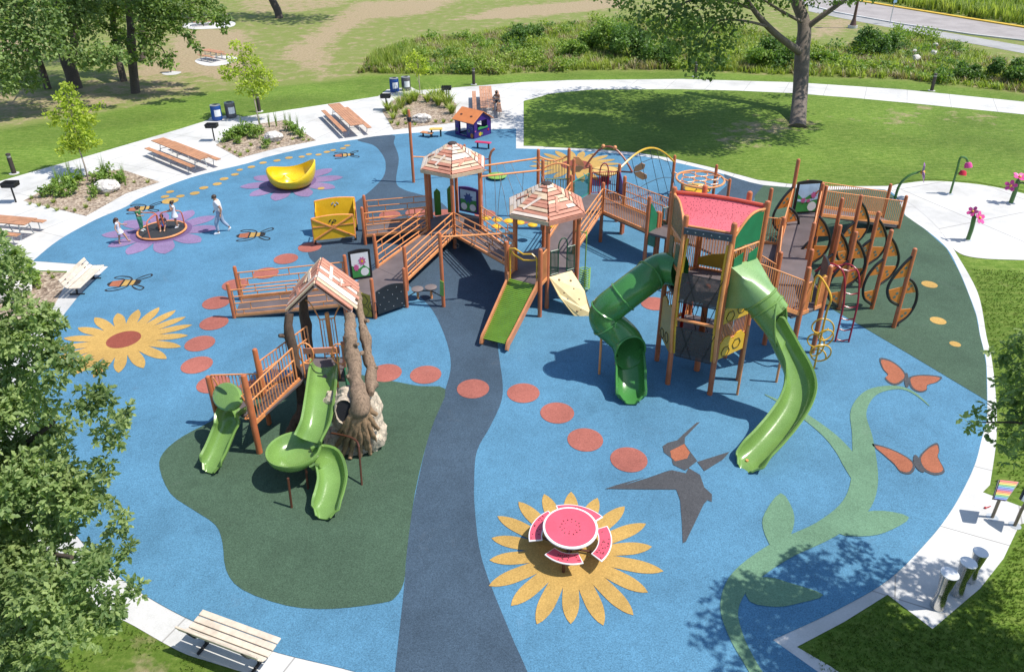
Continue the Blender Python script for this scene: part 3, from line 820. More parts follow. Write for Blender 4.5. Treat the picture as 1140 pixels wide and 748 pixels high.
# yellow front with hexagon lines
a, b = V((*rA2, 0)), V((*pL, 0)); d = (b-a).normalized(); nn = V((d.y, -d.x, 0)); a += d*0.45
mb = MB(); mb.prism([a+V((0, 0, .08)), b-d*0.1+V((0, 0, .08)), b-d*0.1+V((0, 0, .92)), a+V((0, 0, 1.05))], nn*0.04); yp = mb.build('honeycomb_panel', OCHRE, play, smooth=False)
def hexlines(par, o, ux, uz, cells, r, off):
    mb = MB()
    for cx, cz in cells:
        pts = [o+ux*(cx+r*math.cos(PI/3*i))+uz*(cz+r*math.sin(PI/3*i))+off for i in range(6)]
        for i in range(6): mb.beam(pts[i], pts[(i+1) % 6], 0.022, 0.012)
    return mb.build('honeycomb_line', BLK, par)
hexlines(yp, a, d, V((0, 0, 1)), [(0.25, 0.3), (0.62, 0.5), (0.25, 0.72)], 0.2, nn*0.045)

# picture panels
WHITE = paint('panel_white', (0.72, 0.74, 0.76), 0.35, var=0.03); PINK = paint('panel_pink', (0.55, 0.12, 0.30), 0.4); PGR = paint('panel_leaf_green', (0.05, 0.28, 0.07), 0.4)
SKYB = paint('panel_sky', (0.45, 0.62, 0.78), 0.4); PBLUE = paint('panel_blue', (0.05, 0.10, 0.30), 0.4); VIOL = paint('violet_plastic', (0.075, 0.022, 0.17), 0.35)
def picture(par, bl, br, h, frame_mat, back_mat, arts, name='picture_panel', arch=0.06):
    bl, br = V(bl), V(br); d = (br-bl).normalized(); w = (br-bl).length; nn = V((d.y, -d.x, 0)); zz = V((0, 0, 1))
    mb = MB(); top = [bl+d*w*i/8+zz*(h+arch*math.sin(PI*i/8)) for i in range(9)]
    mb.prism([bl, br]+top[::-1], nn*0.06); f = mb.build(name, frame_mat, par, smooth=False)
    mb = MB(); m = 0.085; q = lambda u, v: bl+d*(m+u*(w-2*m))+zz*(m+v*(h-2*m))+nn*0.062
    mb.prism([q(0, 0), q(1, 0), q(1, 1), q(0, 1)], nn*0.006); bk = mb.build('picture_board', back_mat, f, smooth=False)
    for k, (nm, mt, pts) in enumerate(arts):
        mb = MB()
        pp = [q(min(1, max(0, u)), min(1, max(0, v)))+nn*(0.008+0.003*k) for u, v in pts]; mb.prism(pp, nn*0.003); mb.build(nm, mt, f, smooth=False)
    return f
circ = lambda cx, cy, rx, ry, n=14: [(cx+rx*math.cos(2*PI*i/n), cy+ry*math.sin(2*PI*i/n)) for i in range(n)]
def daisy(cx, cy, rx, ry, n=8):
    return [(cx+rx*(1 if i % 2 else 0.62)*math.cos(PI*i/n), cy+ry*(1 if i % 2 else 0.62)*math.sin(PI*i/n)) for i in range(2*n)]
garden = [('hill', PGR, [(0, 0), (1, 0), (1, .30), (.7, .48), (.4, .36), (0, .52)]), ('cloud', WHITE, circ(.72, .2, .24, .17)), ('flower', PINK, daisy(.62, .66, .24, .20)), ('flower', PINK, daisy(.25, .42, .19, .17)), ('flower_heart', YELP, circ(.62, .66, .07, .06))]
g0 = G(390.5, 311.5, ZL+0.02); g1 = G(414.5, 307.5, ZL+0.02)
picture(play, g0, g1, 1.12, BLK, WHITE, garden)

# ---- tower 1 with hexagon roof
c1 = (-2.02, 28.94); t1 = hexpts(c1, 1.234, -PI/2); ZT1 = 0.60      # 0 near, 1 right, 2 right back, 3 back, 4 left back, 5 left
for p in t1: post(play, p, 0, 3.25, 0.075)
deck(play, t1, 0.11, ZT1)
plank_roof(play, c1, 1.42, 3.22, 4.02, 0.14, -PI/2, 3)
deck(play, [(*bN, ZL), (t1[0].x, t1[0].y, ZT1), (t1[5].x, t1[5].y, ZT1), (*bF, ZL)], 0.09, name='ramp_deck')
rail_pipe(play, (*bN, ZL), (*t1[0], ZT1), seed=3); rail_pipe(play, (*bF, ZL), (*t1[5], ZT1), seed=4)
# level arm C toward the glider
c0n, c0f = (-5.73, 28.15), (-5.87, 29.52)
post(play, c0n, 0, 1.64); post(play, c0f, 0, 1.62)
deck(play, [(*c0n, 0.42), (t1[5].x, t1[5].y, ZT1), (t1[4].x, t1[4].y, ZT1), (*c0f, 0.42)], 0.09, name='ramp_deck')
rail_pipe(play, (*c0n, 0.40), (*t1[5], ZT1), seed=5); rail_pipe(play, (*c0f, 0.40), (*t1[4], ZT1), seed=6)
picture(play, (t1[1].x-0.02, t1[1].y+0.08, ZT1+0.1), (t1[2].x-0.02, t1[2].y-0.1, ZT1+0.1), 1.1, VIOL, PGR, [('sky', SKYB, [(0, .5), (1, .5), (1, 1), (0, 1)]), ('flower', PBLUE, daisy(.5, .62, .34, .28)), ('cloud', WHITE, circ(.25, .2, .22, .16)), ('cloud', WHITE, circ(.75, .2, .22, .16))])
p0 = t1[3].lerp(t1[2], 0.12); p1 = t1[3].lerp(t1[2], 0.9)
picture(play, (p0.x, p0.y, ZT1+0.1), (p1.x, p1.y, ZT1+0.1), 1.1, VIOL, PGR, [('sky', SKYB, [(0, .55), (1, .55), (1, 1), (0, 1)]), ('flower', PBLUE, daisy(.5, .62, .32, .28)), ('flower_stem', PGR, [(.47, 0), (.53, 0), (.53, .5), (.47, .5)]), ('cloud', WHITE, circ(.22, .2, .2, .17)), ('cloud', WHITE, circ(.78, .2, .2, .17))])
for k in (0.25, 0.75):          # green grab fins on the back left face
    p = t1[4].lerp(t1[3], k); mb = MB(); mb.prism([(p.x-.13, p.y, ZT1+.05), (p.x+.13, p.y+.05, ZT1+.05), (p.x+.13, p.y+.05, ZT1+1.1), (p.x, p.y+.03, ZT1+1.25), (p.x-.13, p.y, ZT1+1.1)], (0.02, -0.06, 0)); mb.build('grab_fin', paint('fin_green', (0.05, 0.20, 0.025), 0.35), play, smooth=False)

# ---- tower 2 with hexagon roof, roller slide, climbing wall
c2 = (1.45, 23.98); t2 = hexpts(c2, 1.238, -PI/2); ZT2 = 1.22
for p in t2: post(play, p, 0, 3.42, 0.075)
s1, s0 = (1.18, 22.16), (0.07, 22.80)
post(play, s1, 0, 2.52, 0.075); post(play, s0, 0, 2.52, 0.075)
deck(play, [s0, s1, t2[0], t2[1], t2[2], t2[3], t2[4], t2[5]], 0.12, ZT2)
plank_roof(play, c2, 1.43, 3.36, 4.14, 0.14, -PI/2, 11)
deck(play, [(*t1[0], ZT1), (*t2[5], ZT2), (*t2[4], ZT2), (*t1[1], ZT1)], 0.09, name='ramp_deck')
rail_pipe(play, (*t1[0], ZT1), (*t2[5], ZT2), seed=7); rail_pipe(play, (*t1[1], ZT1), (*t2[4], ZT2), seed=8)
mid = (-2.16, 22.92); post(play, mid, 0, 2.82)
mb = MB(); mb.tube([(*mid, 2.70), (t2[5].x, t2[5].y, 2.62)], 0.036, 8)
mb.build('overhead_beam', RAIL, play)
for k in (0.22, 0.42, 0.62, 0.82):
    a = V((*mid, 2.69)).lerp(V((t2[5].x, t2[5].y, 2.62)), k); mb = MB(); mb.tube([a, a-V((0, 0, .28))], 0.01, 5)
    ring = [a+V((0.07*math.cos(2*PI*i/12), 0.0, -.35+0.07*math.sin(2*PI*i/12))) for i in range(12)]; mb.tube(ring, 0.012, 5, closed=True); mb.build('grip_ring', BLK, play)
rail_bars(play, (*s1, ZT2), (*t2[0], ZT2), 0.0, 1.1, 0.09); rail_bars(play, (*s0, ZT2), (*t2[5], ZT2), 0.0, 1.1, 0.09)
a = V((*s0, ZT2)); b = V((*s1, ZT2)); d = (b-a).normalized(); e0 = a+d*0.13; e1 = b-d*0.13; zz = V((0, 0, 1))
mb = MB(); mb.tube([e0, e0+zz*1.12, e0.lerp(e1, .18)+zz*1.16, e0.lerp(e1, .5)+zz*1.02, e0.lerp(e1, .82)+zz*1.10, e1+zz*0.98, e1], 0.03, 8)
mb.tube([e0+zz*1.1, e0.lerp(e1, .15)+zz*0.92, e0.lerp(e1, .5)+zz*0.8, e0.lerp(e1, .8)+zz*0.86, e1+zz*0.94], 0.03, 8); mb.build('slide_hoop', YELC, play)
# roller slide
q0, q1 = G(537, 377, 0.24), G(565.5, 384, 0.24); top0 = V((*s0, 0))+d*0.08; top1 = V((*s1, 0))-d*0.08
out_d = (q0+q1)/2-(top0+top1)/2; out_d.z = 0; L0 = out_d.length; od = out_d.normalized()
sl = MB(); rl = MB(); K = 34
prof = lambda t: 0.24+(ZT2-0.24)*(1-min(1, t/0.93)) if t < 0.93 else 0.24
ctr0, ctr1 = top0, top1
for i in range(K):
    t = (i+0.5)/K; a = top0.lerp(V((q0.x, q0.y, 0)), t); b = top1.lerp(V((q1.x, q1.y, 0)), t); z = 0.24+(ZT2-0.26)*(1-t)**1.05
    rl.tube([a+zz*z, b+zz*z], 0.031, 8)
rs = rl.build('roller_bed', paint('roller_green', (0.16, 0.30, 0.035), 0.35), play)
for (A, Bq) in ((top0, q0), (top1, q1)):
    path = [V((A.x, A.y, ZT2+.22))-od*0.02]+[A.lerp(V((Bq.x, Bq.y, 0)), t)+zz*(0.30+(ZT2-0.26)*(1-t)**1.05) for t in (0.06, .2, .4, .6, .8, .92, 1.0)]+[V((Bq.x, Bq.y, .12))+od*0.08]
    m_ = MB(); sweep(m_, path, [(-.03, -.16), (.03, -.16), (.035, .10), (-.035, .10)], n_sm=3); m_.build('slide_side', paint('slide_side_salmon', (0.50, 0.20, 0.085), 0.35), play, bevel=0.01)
    m_ = MB(); m_.tube([(Bq.x, Bq.y, 0), (Bq.x, Bq.y, .25)], 0.03, 8); m_.build('slide_foot', RAIL, play)
# climbing wall
w0, w1 = V((*t2[0].lerp(t2[1], .06), ZT2)), V((*t2[0].lerp(t2[1], .82), ZT2)); h0, h1 = G(640, 352, 0.02), G(658, 352, 0.02)
mb = MB(); ed = [w0, w1, w1.lerp(h1, .5)+V((.12, .05, .06)), h1+V((.02, 0, .12)), h1, h0.lerp(h1, .5)+V((-.05, -.06, 0)), h0, h0.lerp(w0, .5)+V((-.10, -.08, .05))]
wn = (w1-w0).cross(h0-w0).normalized(); wn = wn if wn.z > 0 else -wn
cw = mb.prism(ed, wn*-0.05).build('climbing_wall', CREAM, play, smooth=False)
R = random.Random(5)
for u, v in [(.3, .12), (.75, .2), (.2, .42), (.7, .38), (.35, .55), (.72, .62), (.4, .75), (.55, .85), (.3, .88)]:
    p = w0.lerp(w1, u).lerp(h0.lerp(h1, u), v)+wn*0.03; mb = MB(); mb.ball(p, (.05, .045, .035), 7, 5); mb.build('hand_hold', paint('hold_brown', (0.22, 0.14, 0.06), 0.6), cw)
for u, v in [(.55, .30), (.32, .62), (.66, .80)]:
    c = w0.lerp(w1, u).lerp(h0.lerp(h1, u), v)+wn*0.012; ax = (w1-w0).normalized(); ay = (h0-w0).normalized(); mb = MB()
    mb.prism([c-ax*.12-ay*.1, c+ax*.02-ay*.13, c+ax*.12+ay*.04, c+ax*.04+ay*.16, c-ax*.06+ay*.05], wn*0.01); mb.build('wall_opening', paint('wall_opening_grey', (0.16, 0.17, 0.19), 0.7), cw, smooth=False)
# green gate on the right face, hanging coil climber
a, b = V((*t2[1], ZT2)), V((*t2[2], ZT2))
GGATE = paint('dark_green_coating', (0.012, 0.075, 0.035), 0.35)
gw0, gw1 = V((*t2[0].lerp(t2[1], .1), ZT2)), V((*t2[0].lerp(t2[1], .9), ZT2))
for u0, u1 in ((0.0, .32), (.68, 1.0)):
    rail_bars(play, gw0.lerp(gw1, u0)-(gw1-gw0).normalized()*0.09, gw0.lerp(gw1, u1)+(gw1-gw0).normalized()*0.09, 0.06, 0.95, 0.08, GGATE, name='gate_rail', skirt=False)
mb = MB(); A = [gw0.lerp(gw1, .32), gw0.lerp(gw1, .68)]; hoop = [A[0]+zz*0.06]+[A[0].lerp(A[1], .5-.5*math.cos(PI*i/8))+zz*(1.05+0.28*math.sin(PI*i/8)) for i in range(9)]+[A[1]+zz*0.06]
mb.tube(hoop, 0.022, 6); mb.build('gate_hoop', GGATE, play)
hp = G(646.5, 330, 0.05); cx, cy_ = G(647, 327, 0).x+0.12, G(647, 327, 0).y+0.15
mb = MB(); mb.tube([(t2[2].x, t2[2].y, 2.15), (t2[2].x+.35, t2[2].y-.6, 2.3), (cx, cy_+.2, 2.32), (cx, cy_, 2.2), (cx, cy_, 0)], 0.024, 8)
cp = mb.build('coil_pole', LGREEN, play)
mb = MB(); mb.tube([(cx+.19*math.cos(t*0.55), cy_+.19*math.sin(t*0.55), 0.12+0.0082*t) for t in range(0, 104)], 0.019, 6); mb.build('coil', LGREEN, cp)

# ---- ramp E to deck 3 and the entrance bridge F
d3a = (3.96, 28.17); d3b = (2.75, 28.95); ZT3 = 1.36
post(play, d3a, 0, 2.56, 0.072)
deck(play, [(*t2[2], ZT2), (*d3a, ZT3), (*d3b, ZT3), (*t2[3], ZT2)], 0.09, name='ramp_deck')
rail_pipe(play, (*t2[2], ZT2), (*d3a, ZT3), seed=9); rail_pipe(play, (*t2[3], ZT2), (*d3b, ZT3), seed=10)
F0, F1 = (4.92, 28.89), (6.40, 26.92); f0, f1 = d3a, (5.44, 26.20)
d3c, d3d, d3e = pt((657.5, 185), 2.6), pt((690, 184), 2.6), pt((643, 190), 2.6)
for p in (d3b, d3c, d3d): post(play, p, 0, 2.6, 0.072)
post(play, F0, 0, 2.55, 0.072)
deck(play, [d3a, F0, d3d, d3c, d3b], 0.11, ZT3)
post(play, f1, 0, 2.72, 0.075); post(play, F1, 0, 2.6, 0.075)
deck(play, [f0, f1, F1, F0], 0.12, ZT3-0.02)
rail_bars(play, (*f0, ZT3), (*f1, ZT3), 0.0, 1.0, 0.095, mid=0.62); rail_bars(play, (*F0, ZT3), (*F1, ZT3), 0.0, 1.0, 0.095, mid=0.62)
post(play, (5.0, 29.02), 0, 1.3, 0.07)
rail_bars(play, (*d3c, ZT3), (*d3d, ZT3), 0.05, 0.95, 0.09, REDC, skirt=False)
a, b = V((*d3c, ZT3)), V((*d3d, ZT3)); A = [a.lerp(b, .33), a.lerp(b, .62)]
mb = MB(); mb.tube([A[0]]+[A[0].lerp(A[1], .5-.5*math.cos(PI*i/8))+zz*(1.0+.34*math.sin(PI*i/8)) for i in range(9)]+[A[1]], 0.026, 7); mb.build('gate_hoop', REDC, play)
rail_bars(play, (*d3b, ZT3), (*d3c, ZT3), 0.05, 0.95, 0.09, paint('teal_coating', (0.03, 0.22, 0.14), 0.35), skirt=False)
# violet boards beside the bridge
mb = MB(); p = V((*d3d, ZT3)); r_ = V((*F0, ZT3)); mb.prism([p+zz*.05, p.lerp(r_, .7)+zz*.05, p.lerp(r_, .7)+zz*.75, p+zz*1.0], (0.03, 0.03, 0)); mb.build('violet_panel', VIOL, play, smooth=False)

# ---- hanging pods between tower 1 and the ladder posts, wavy overhead ladder
lpost = [pt((599.4, 167.5), 3.1), pt((604.4, 179), 3.1), pt((633.6, 166.7), 3.1), pt((639, 178.4), 3.1)]
for p in lpost: post(play, p, 0, 3.1, 0.072)
beams = [((t1[2].x, t1[2].y, 2.85), (*lpost[0], 2.75)), ((t1[1].x, t1[1].y, 2.85), (*lpost[1], 2.70))]
for A, Bq in beams:
    mb = MB(); mb.tube([A, Bq], 0.04, 8); mb.build('overhead_beam', RAIL, play)
ROPE = paint('cable_grey', (0.16, 0.16, 0.16), 0.6)
for i, (px_, py_) in enumerate([(541.7, 242.8), (554, 244.5), (566, 246), (581, 243.6), (592.8, 250.3), (552.6, 252), (578.5, 247.8), (617, 252), (625, 243.6)]):
    g = G(px_, py_, 0.75); bm_ = beams[i % 2]; A, Bq = V(bm_[0]), V(bm_[1]); t = max(0.05, min(0.95, (g-A).dot(Bq-A)/(Bq-A).length_squared)); tp = A.lerp(Bq, t)
    mb = MB(); mb.lathe([(.03, .09), (.12, .07), (.2, .02), (.21, -.02), (.1, -.05)], g, 14); pd = mb.build('hanging_pod', YELP, play)
    mb = MB(); mb.tube([g+zz*.08, V((g.x, g.y, 1.9))+(tp-V((g.x, g.y, tp.z)))*.4, tp], 0.011, 5); mb.build('cable', ROPE, pd)
def wavy(A, Bq, s):
    A, Bq = V(A), V(Bq); return [A.lerp(Bq, t/10)+zz*(s*0.16*math.sin(PI*t/10)) for t in range(11)]
for k, (A, Bq, s) in enumerate([((*lpost[0], 2.85), (*lpost[2], 2.85), -1.4), ((*lpost[1], 2.75), (*lpost[3], 2.75), 1.4)]):
    mb = MB(); W = wavy(A, Bq, s); mb.tube(W, 0.036, 8); lb = mb.build('wavy_beam', RAIL, play)
    mb = MB()
    for i in range(2, 9): mb.tube([W[i], W[i]-zz*1.3], 0.009, 5)
    mb.build('cable', ROPE, lb)
mb = MB(); mb.tube([wavy((*lpost[0], 2.85), (*lpost[2], 2.85), -1.4)[5], wavy((*lpost[1], 2.75), (*lpost[3], 2.75), 1.4)[5]], 0.03, 8); mb.build('cross_beam', RAIL, play)
rail_bars(play, (*lpost[1], 1.3), (*lpost[3], 1.3), 0.0, 1.0, 0.12, paint('olive_coating', (0.20, 0.21, 0.03), 0.4), skirt=False)

# ---- net with yellow arch
nl, nr = V((*d3d, 0)), V((7.93, 33.40, 0))
post(play, (7.93, 33.40), 0, 1.9, 0.07)
arch = [V((nl.x, nl.y, 2.45)).lerp(V((nr.x, nr.y, 1.62)), t/16)+zz*(0.78*math.sin(PI*t/16)) for t in range(17)]
mb = MB(); mb.tube(arch, 0.045, 8); ar = mb.build('net_arch', YELC, play)
gx = G(720, 212, 0.0); foot0, foot1 = G(703, 214, 0), G(737, 210, 0); mb = MB()
cols = []
for i in range(5):
    t = i/4; a = arch[int(3+t*10)]; b = (V((nl.x, nl.y, 0))*0.72+nr*0.28).lerp(nr, t*0.9)+V((0.45, -0.6, 0)); b.z = 0.02
    cols.append([a.lerp(b, k/6) for k in range(7)]); mb.tube(cols[-1], 0.012, 5)
for k in range(1, 6, 2): mb.tube([c_[k] for c_ in cols], 0.014, 5)
mb.build('rope_net', paint('rope_black', (0.035, 0.05, 0.06), 0.8), ar)

# ---- orange honeycomb ring on posts
rp = [((9.86, 33.17), 1.5), ((10.43, 32.75), 0.95), (pt((760, 204), 1.0), 1.0)]
for p, h in rp: post(play, p, 0, h, 0.07)
rc = G(779.5, 199.5, 1.05); mb = MB(); RX = (G(806, 199.5, 1.05)-G(753.5, 199.5, 1.05)).length/2; RY = (G(779.5, 190, 1.05)-G(779.5, 209, 1.05)).length/2
RY = min(RY, RX*1.15)
el = lambda rx, ry, c, n=32: [V((c.x+rx*math.cos(2*PI*i/n), c.y+ry*math.sin(2*PI*i/n), c.z)) for i in range(n)]
mb.tube(el(RX, RY, rc), 0.05, 8, closed=True)
for k in range(7):
    o_ = V((0, 0)) if k == 0 else V((math.cos(PI/3*k+.2), math.sin(PI/3*k+.2)))*0.55
    hx = [V((rc.x+RX*(o_.x+.30*math.cos(PI/3*i+.2)), rc.y+RY*(o_.y+.30*math.sin(PI/3*i+.2)), rc.z+0.02)) for i in range(6)]; mb.tube(hx, 0.026, 6, closed=True)
    if k:
        a = V((rc.x+RX*o_.x*1.52, rc.y+RY*o_.y*1.52, rc.z)); b = V((rc.x+RX*o_.x*1.83, rc.y+RY*o_.y*1.83, rc.z)); mb.tube([a, b], 0.026, 6)
hr = mb.build('honeycomb_ring', RAIL, play)
mb = MB()
for p, h in rp+[((7.93, 33.40), 1.3)]:
    dv = V((p[0]-rc.x, p[1]-rc.y, 0)).normalized(); mb.tube([V((p[0], p[1], min(h-.08, 1.15))), rc+V((dv.x*RX, dv.y*RY, 0))], 0.03, 7)
mb.build('ring_bracket', RAIL, hr)
sc = G(776, 211, 0.25); mb = MB(); mb.lathe([(.12, -.25), (.12, 0), (.62, .02), (.66, .06), (.6, .1)], sc, 22); mb.build('yellow_seat', YELC, play)
# ------------------------------------------------------------------ tall melon tower
FL, FR, TR, BR, BL, TL = [V(p) for p in ((4.78, 18.17), (5.89, 17.63), (6.91, 18.32), (6.83, 19.55), (5.72, 20.09), (4.69, 19.42))]
TC = V((5.80, 18.86)); hexT = [FL, FR, TR, BR, BL, TL]
for p, h in ((FL, 5.35), (FR, 5.35), (TR, 5.66), (BR, 5.45), (BL, 5.45), (TL, 5.66)): post(play, p, 0, h, 0.078)
post(play, TC, 0, 2.9, 0.09)
D1, D2 = 1.28, 2.88
deck(play, hexT, 0.12, D1); 
v3 = lambda p, z: V((p.x, p.y, z))
deck(play, [TL, FL.lerp(TL, .25), FR.lerp(TR, .25), TR, BR, BL], 0.12, D2)
# bulging black net with yellow and orange bows at the front
fd = (FR-FL).normalized(); fn = V((fd.y, -fd.x))
def bow(p, z0, z1, bulge, k=14):
    return [V((p.x+fn.x*bulge*math.sin(PI*(i/k)), p.y+fn.y*bulge*math.sin(PI*(i/k)), z0+(z1-z0)*i/k)) for i in range(k+1)]
for p, s in ((FL, 1), (FR, -1)):
    mb = MB(); mb.tube(bow(p, 1.05, 4.95, 0.34), 0.05, 9); mb.build('front_bow', RAIL, play)
    mb = MB(); q = p+fd*0.085*s; mb.tube(bow(q, 1.15, 4.75, 0.30), 0.042, 9); mb.build('front_bow', YELC, play)
net = MB(); n1 = bow(FL+fd*.1, 1.05, 4.95, 0.33, 28); n2 = bow(FR-fd*.1, 1.05, 4.95, 0.33, 28)
def netpatch(i0, i1, name):
    mb = MB()
    for i in range(i0, i1):
        mb.add([n1[i], n2[i], n2[i+1], n1[i+1]], [(0, 1, 2, 3)])
    return mb
def net_mat():
    m, t, b = nmat('see_through_net'); p = geopos(t)
    sp = t.nodes.new('ShaderNodeSeparateXYZ'); L(t, p, sp.inputs[0])
    b.inputs['Base Color'].default_value = (0.062, 0.052, 0.052, 1); b.inputs['Roughness'].default_value = 0.7
    n = tex(t, 'Noise', p, 9.0, Detail=3.0); a = ramp(t, n.outputs[0], [(0.3, 0.72), (0.7, 0.95)]); L(t, a, b.inputs['Alpha']); return m
NETM = net_mat()
nb = netpatch(0, 8, 'x').build('front_net', NETM, play); nu = netpatch(14, 20, 'x').build('front_net', NETM, play)
for (o_, i0, i1) in ((nb, 0, 8), (nu, 14, 20)):
    mb = MB()
    for i in (i0, i1): mb.tube([n1[i]+V((0, -.01, 0)), n2[i]+V((0, -.01, 0))], 0.014, 5)
    for k in range(3): mb.tube([n1[i].lerp(n2[i], .15+.3*k+.3*(i-i0)/(i1-i0)*(-1)**k)+V((0, -.012, 0)) for i in range(i0, i1+1)], 0.010, 5)
    mb.build('net_rope', BLK, o_)
mb = MB(); mb.tube([n1[10], n2[10]], 0.045, 9); mb.build('front_bar', RAIL, play)
mb = MB(); mb.prism([v3(FL, 4.92)+V((fn.x, fn.y, 0))*.09, v3(FR, 4.92)+V((fn.x, fn.y, 0))*.09, v3(FR, 5.10)+V((fn.x, fn.y, 0))*.09, v3(FL, 5.10)+V((fn.x, fn.y, 0))*.09], V((fn.x, fn.y, 0))*0.05)
fb = mb.build('front_beam', paint('slate_panel', (0.05, 0.07, 0.10), 0.4), play, smooth=False)
for k in range(6):
    c = v3(FL.lerp(FR, .08+.168*k), 5.01)+V((fn.x, fn.y, 0))*.145; mb = MB(); mb.ball(c, 0.022, 7, 5); mb.build('rivet', STEEL, fb)
# curved melon roof: perforated pink shell
mm, mt_, mbb = nmat('melon_shell')
p_ = geopos(mt_); sc_ = N(mt_, 'ShaderNodeMapping'); sc_.inputs['Scale'].default_value = (1, 1, 0.3); L(mt_, p_, sc_.inputs[0])
vo = tex(mt_, 'Voronoi', sc_.outputs[0], 20.0); n_ = tex(mt_, 'Noise', p_, 1.3, Detail=3.0)
hole = ramp(mt_, vo.outputs['Distance'], [(0.22, 1.0), (0.30, 0.0)]); den = ramp(mt_, n_.outputs[0], [(0.22, 0.0), (0.34, 1.0)])
mk = N(mt_, 'ShaderNodeMath', operation='MULTIPLY'); L(mt_, hole, mk.inputs[0]); L(mt_, den, mk.inputs[1])
cc_ = mixc(mt_, mk.outputs[0], (0.64, 0.13, 0.155), (0.22, 0.03, 0.035)); L(mt_, cc_, mbb.inputs['Base Color']); mbb.inputs['Roughness'].default_value = 0.4
fdn = V((-fn.x, -fn.y))         # towards the back
DEP = (BL-FL).length
# plate from the front beam up to the side posts, then a lower plate to the back posts
def side_pt(P, Q, t, sag): 
    m = P.lerp(Q, t); c = (FL+FR+TL+TR)/4; return m+(c-m).normalized()*sag*math.sin(PI*t)
def shell_part(rows, mat_, name):
    m_ = len(rows[0]); k_ = len(rows); vs = [p for r_ in rows for p in r_]+[p-V((0, 0, .04)) for r_ in rows for p in r_]; fs = []; o2 = k_*m_
    for i in range(k_-1):
        for j in range(m_-1):
            fs.append((i*m_+j, i*m_+j+1, (i+1)*m_+j+1, (i+1)*m_+j)); fs.append((o2+i*m_+j, o2+(i+1)*m_+j, o2+(i+1)*m_+j+1, o2+i*m_+j+1))
    bd = [j for j in range(m_)]+[i*m_+m_-1 for i in range(1, k_)]+[(k_-1)*m_+j for j in range(m_-2, -1, -1)]+[i*m_ for i in range(k_-2, 0, -1)]
    for a, b in zip(bd, bd[1:]+bd[:1]): fs.append((a, o2+a, o2+b, b))
    mb = MB(); mb.add(vs, fs); return mb.build(name, mat_, play, angle=50)
rows = []
for i in range(13):
    t = i/12; l_, r_ = side_pt(FL, TL, t, .07), side_pt(FR, TR, t, .07); z = 5.10+.44*t-.10*math.sin(PI*t)
    rows.append([V((l_.lerp(r_, j/12).x, l_.lerp(r_, j/12).y, z+.05*t*math.sin(PI*j/12))) for j in range(13)])
rf = shell_part(rows, mm, 'roof')
rows2 = []
for i in range(7):
    t = i/6; l_, r_ = TL.lerp(BL, t), TR.lerp(BR, t); z = 5.54-.42*t*t-.02
    rows2.append([V((l_.lerp(r_, j/12).x, l_.lerp(r_, j/12).y, z+.05*(1-t)*math.sin(PI*j/12))) for j in range(13)])
shell_part(rows2, mm, 'roof')
for j in (0, 12):
    mb = MB(); mb.tube([rows[i][j]+V((0, 0, .02)) for i in range(13)], 0.042, 8); mb.build('roof_rim', RAIL, rf)
mb = MB(); mb.tube([p+V((0, 0, .03)) for p in rows[12]], 0.05, 8); mb.build('roof_rim', paint('rim_red', (0.58, 0.09, 0.05), 0.35), rf)
mb = MB(); mb.tube([p+V((0, 0, .01)) for p in rows[0]], 0.03, 8); mb.build('roof_rim', RAIL, rf)
# side screens under the curved rims
def screen(P, Q, tP, tQ, z0, glass, flip):
    a, b = v3(P, 0), v3(Q, 0); d = (b-a).normalized(); nn = V((d.y, -d.x, 0))*(1 if flip else -1); e0, e1 = a+d*.1, b-d*.1
    top = [e0.lerp(e1, i/8)+zz*(tP+(tQ-tP)*(i/8)+0.22*math.sin(PI*i/8)) for i in range(9)]
    fr = MB(); fr.tube(top, 0.035, 7); fr.tube([e0+zz*z0, e1+zz*z0], 0.03, 7); fr.tube([e0+zz*z0, top[0]], .025, 6); fr.tube([e1+zz*z0, top[-1]], .025, 6)
    for i in range(1, 12):
        p = e0.lerp(e1, i/12); fr.tube([p+zz*z0, p+zz*(z0+0.95)], 0.012, 5)
    fr.tube([e0+zz*(z0+.95), e1+zz*(z0+.95)], 0.03, 6)
    f = fr.build('side_screen', RAIL, play)
    mb = MB(); lowr = [e0+zz*(z0+1.02), e1+zz*(z0+1.02)]; tp = [p-zz*.05 for p in top]
    mb.prism([lowr[0], lowr[1]]+tp[::-1], nn*0.02); mb.build('screen_pane', glass, f, smooth=False)
    for u in (.22, .78):
        c = e0.lerp(e1, u)+zz*(z0+.42)+nn*.02; mb = MB(); mb.prism([c-d*.17-zz*.32, c+d*.17-zz*.26, c+d*.17+zz*.40, c-d*.17+zz*.30], nn*0.02); mb.build('screen_pane', glass, f, smooth=False)
    return f
screen(FR, TR, 5.0, 5.5, 3.62, PGREEN, True)
screen(TL, FL, 5.5, 5.0, 3.62, paint('smoke_green', (0.035, 0.10, 0.06), 0.3), True)
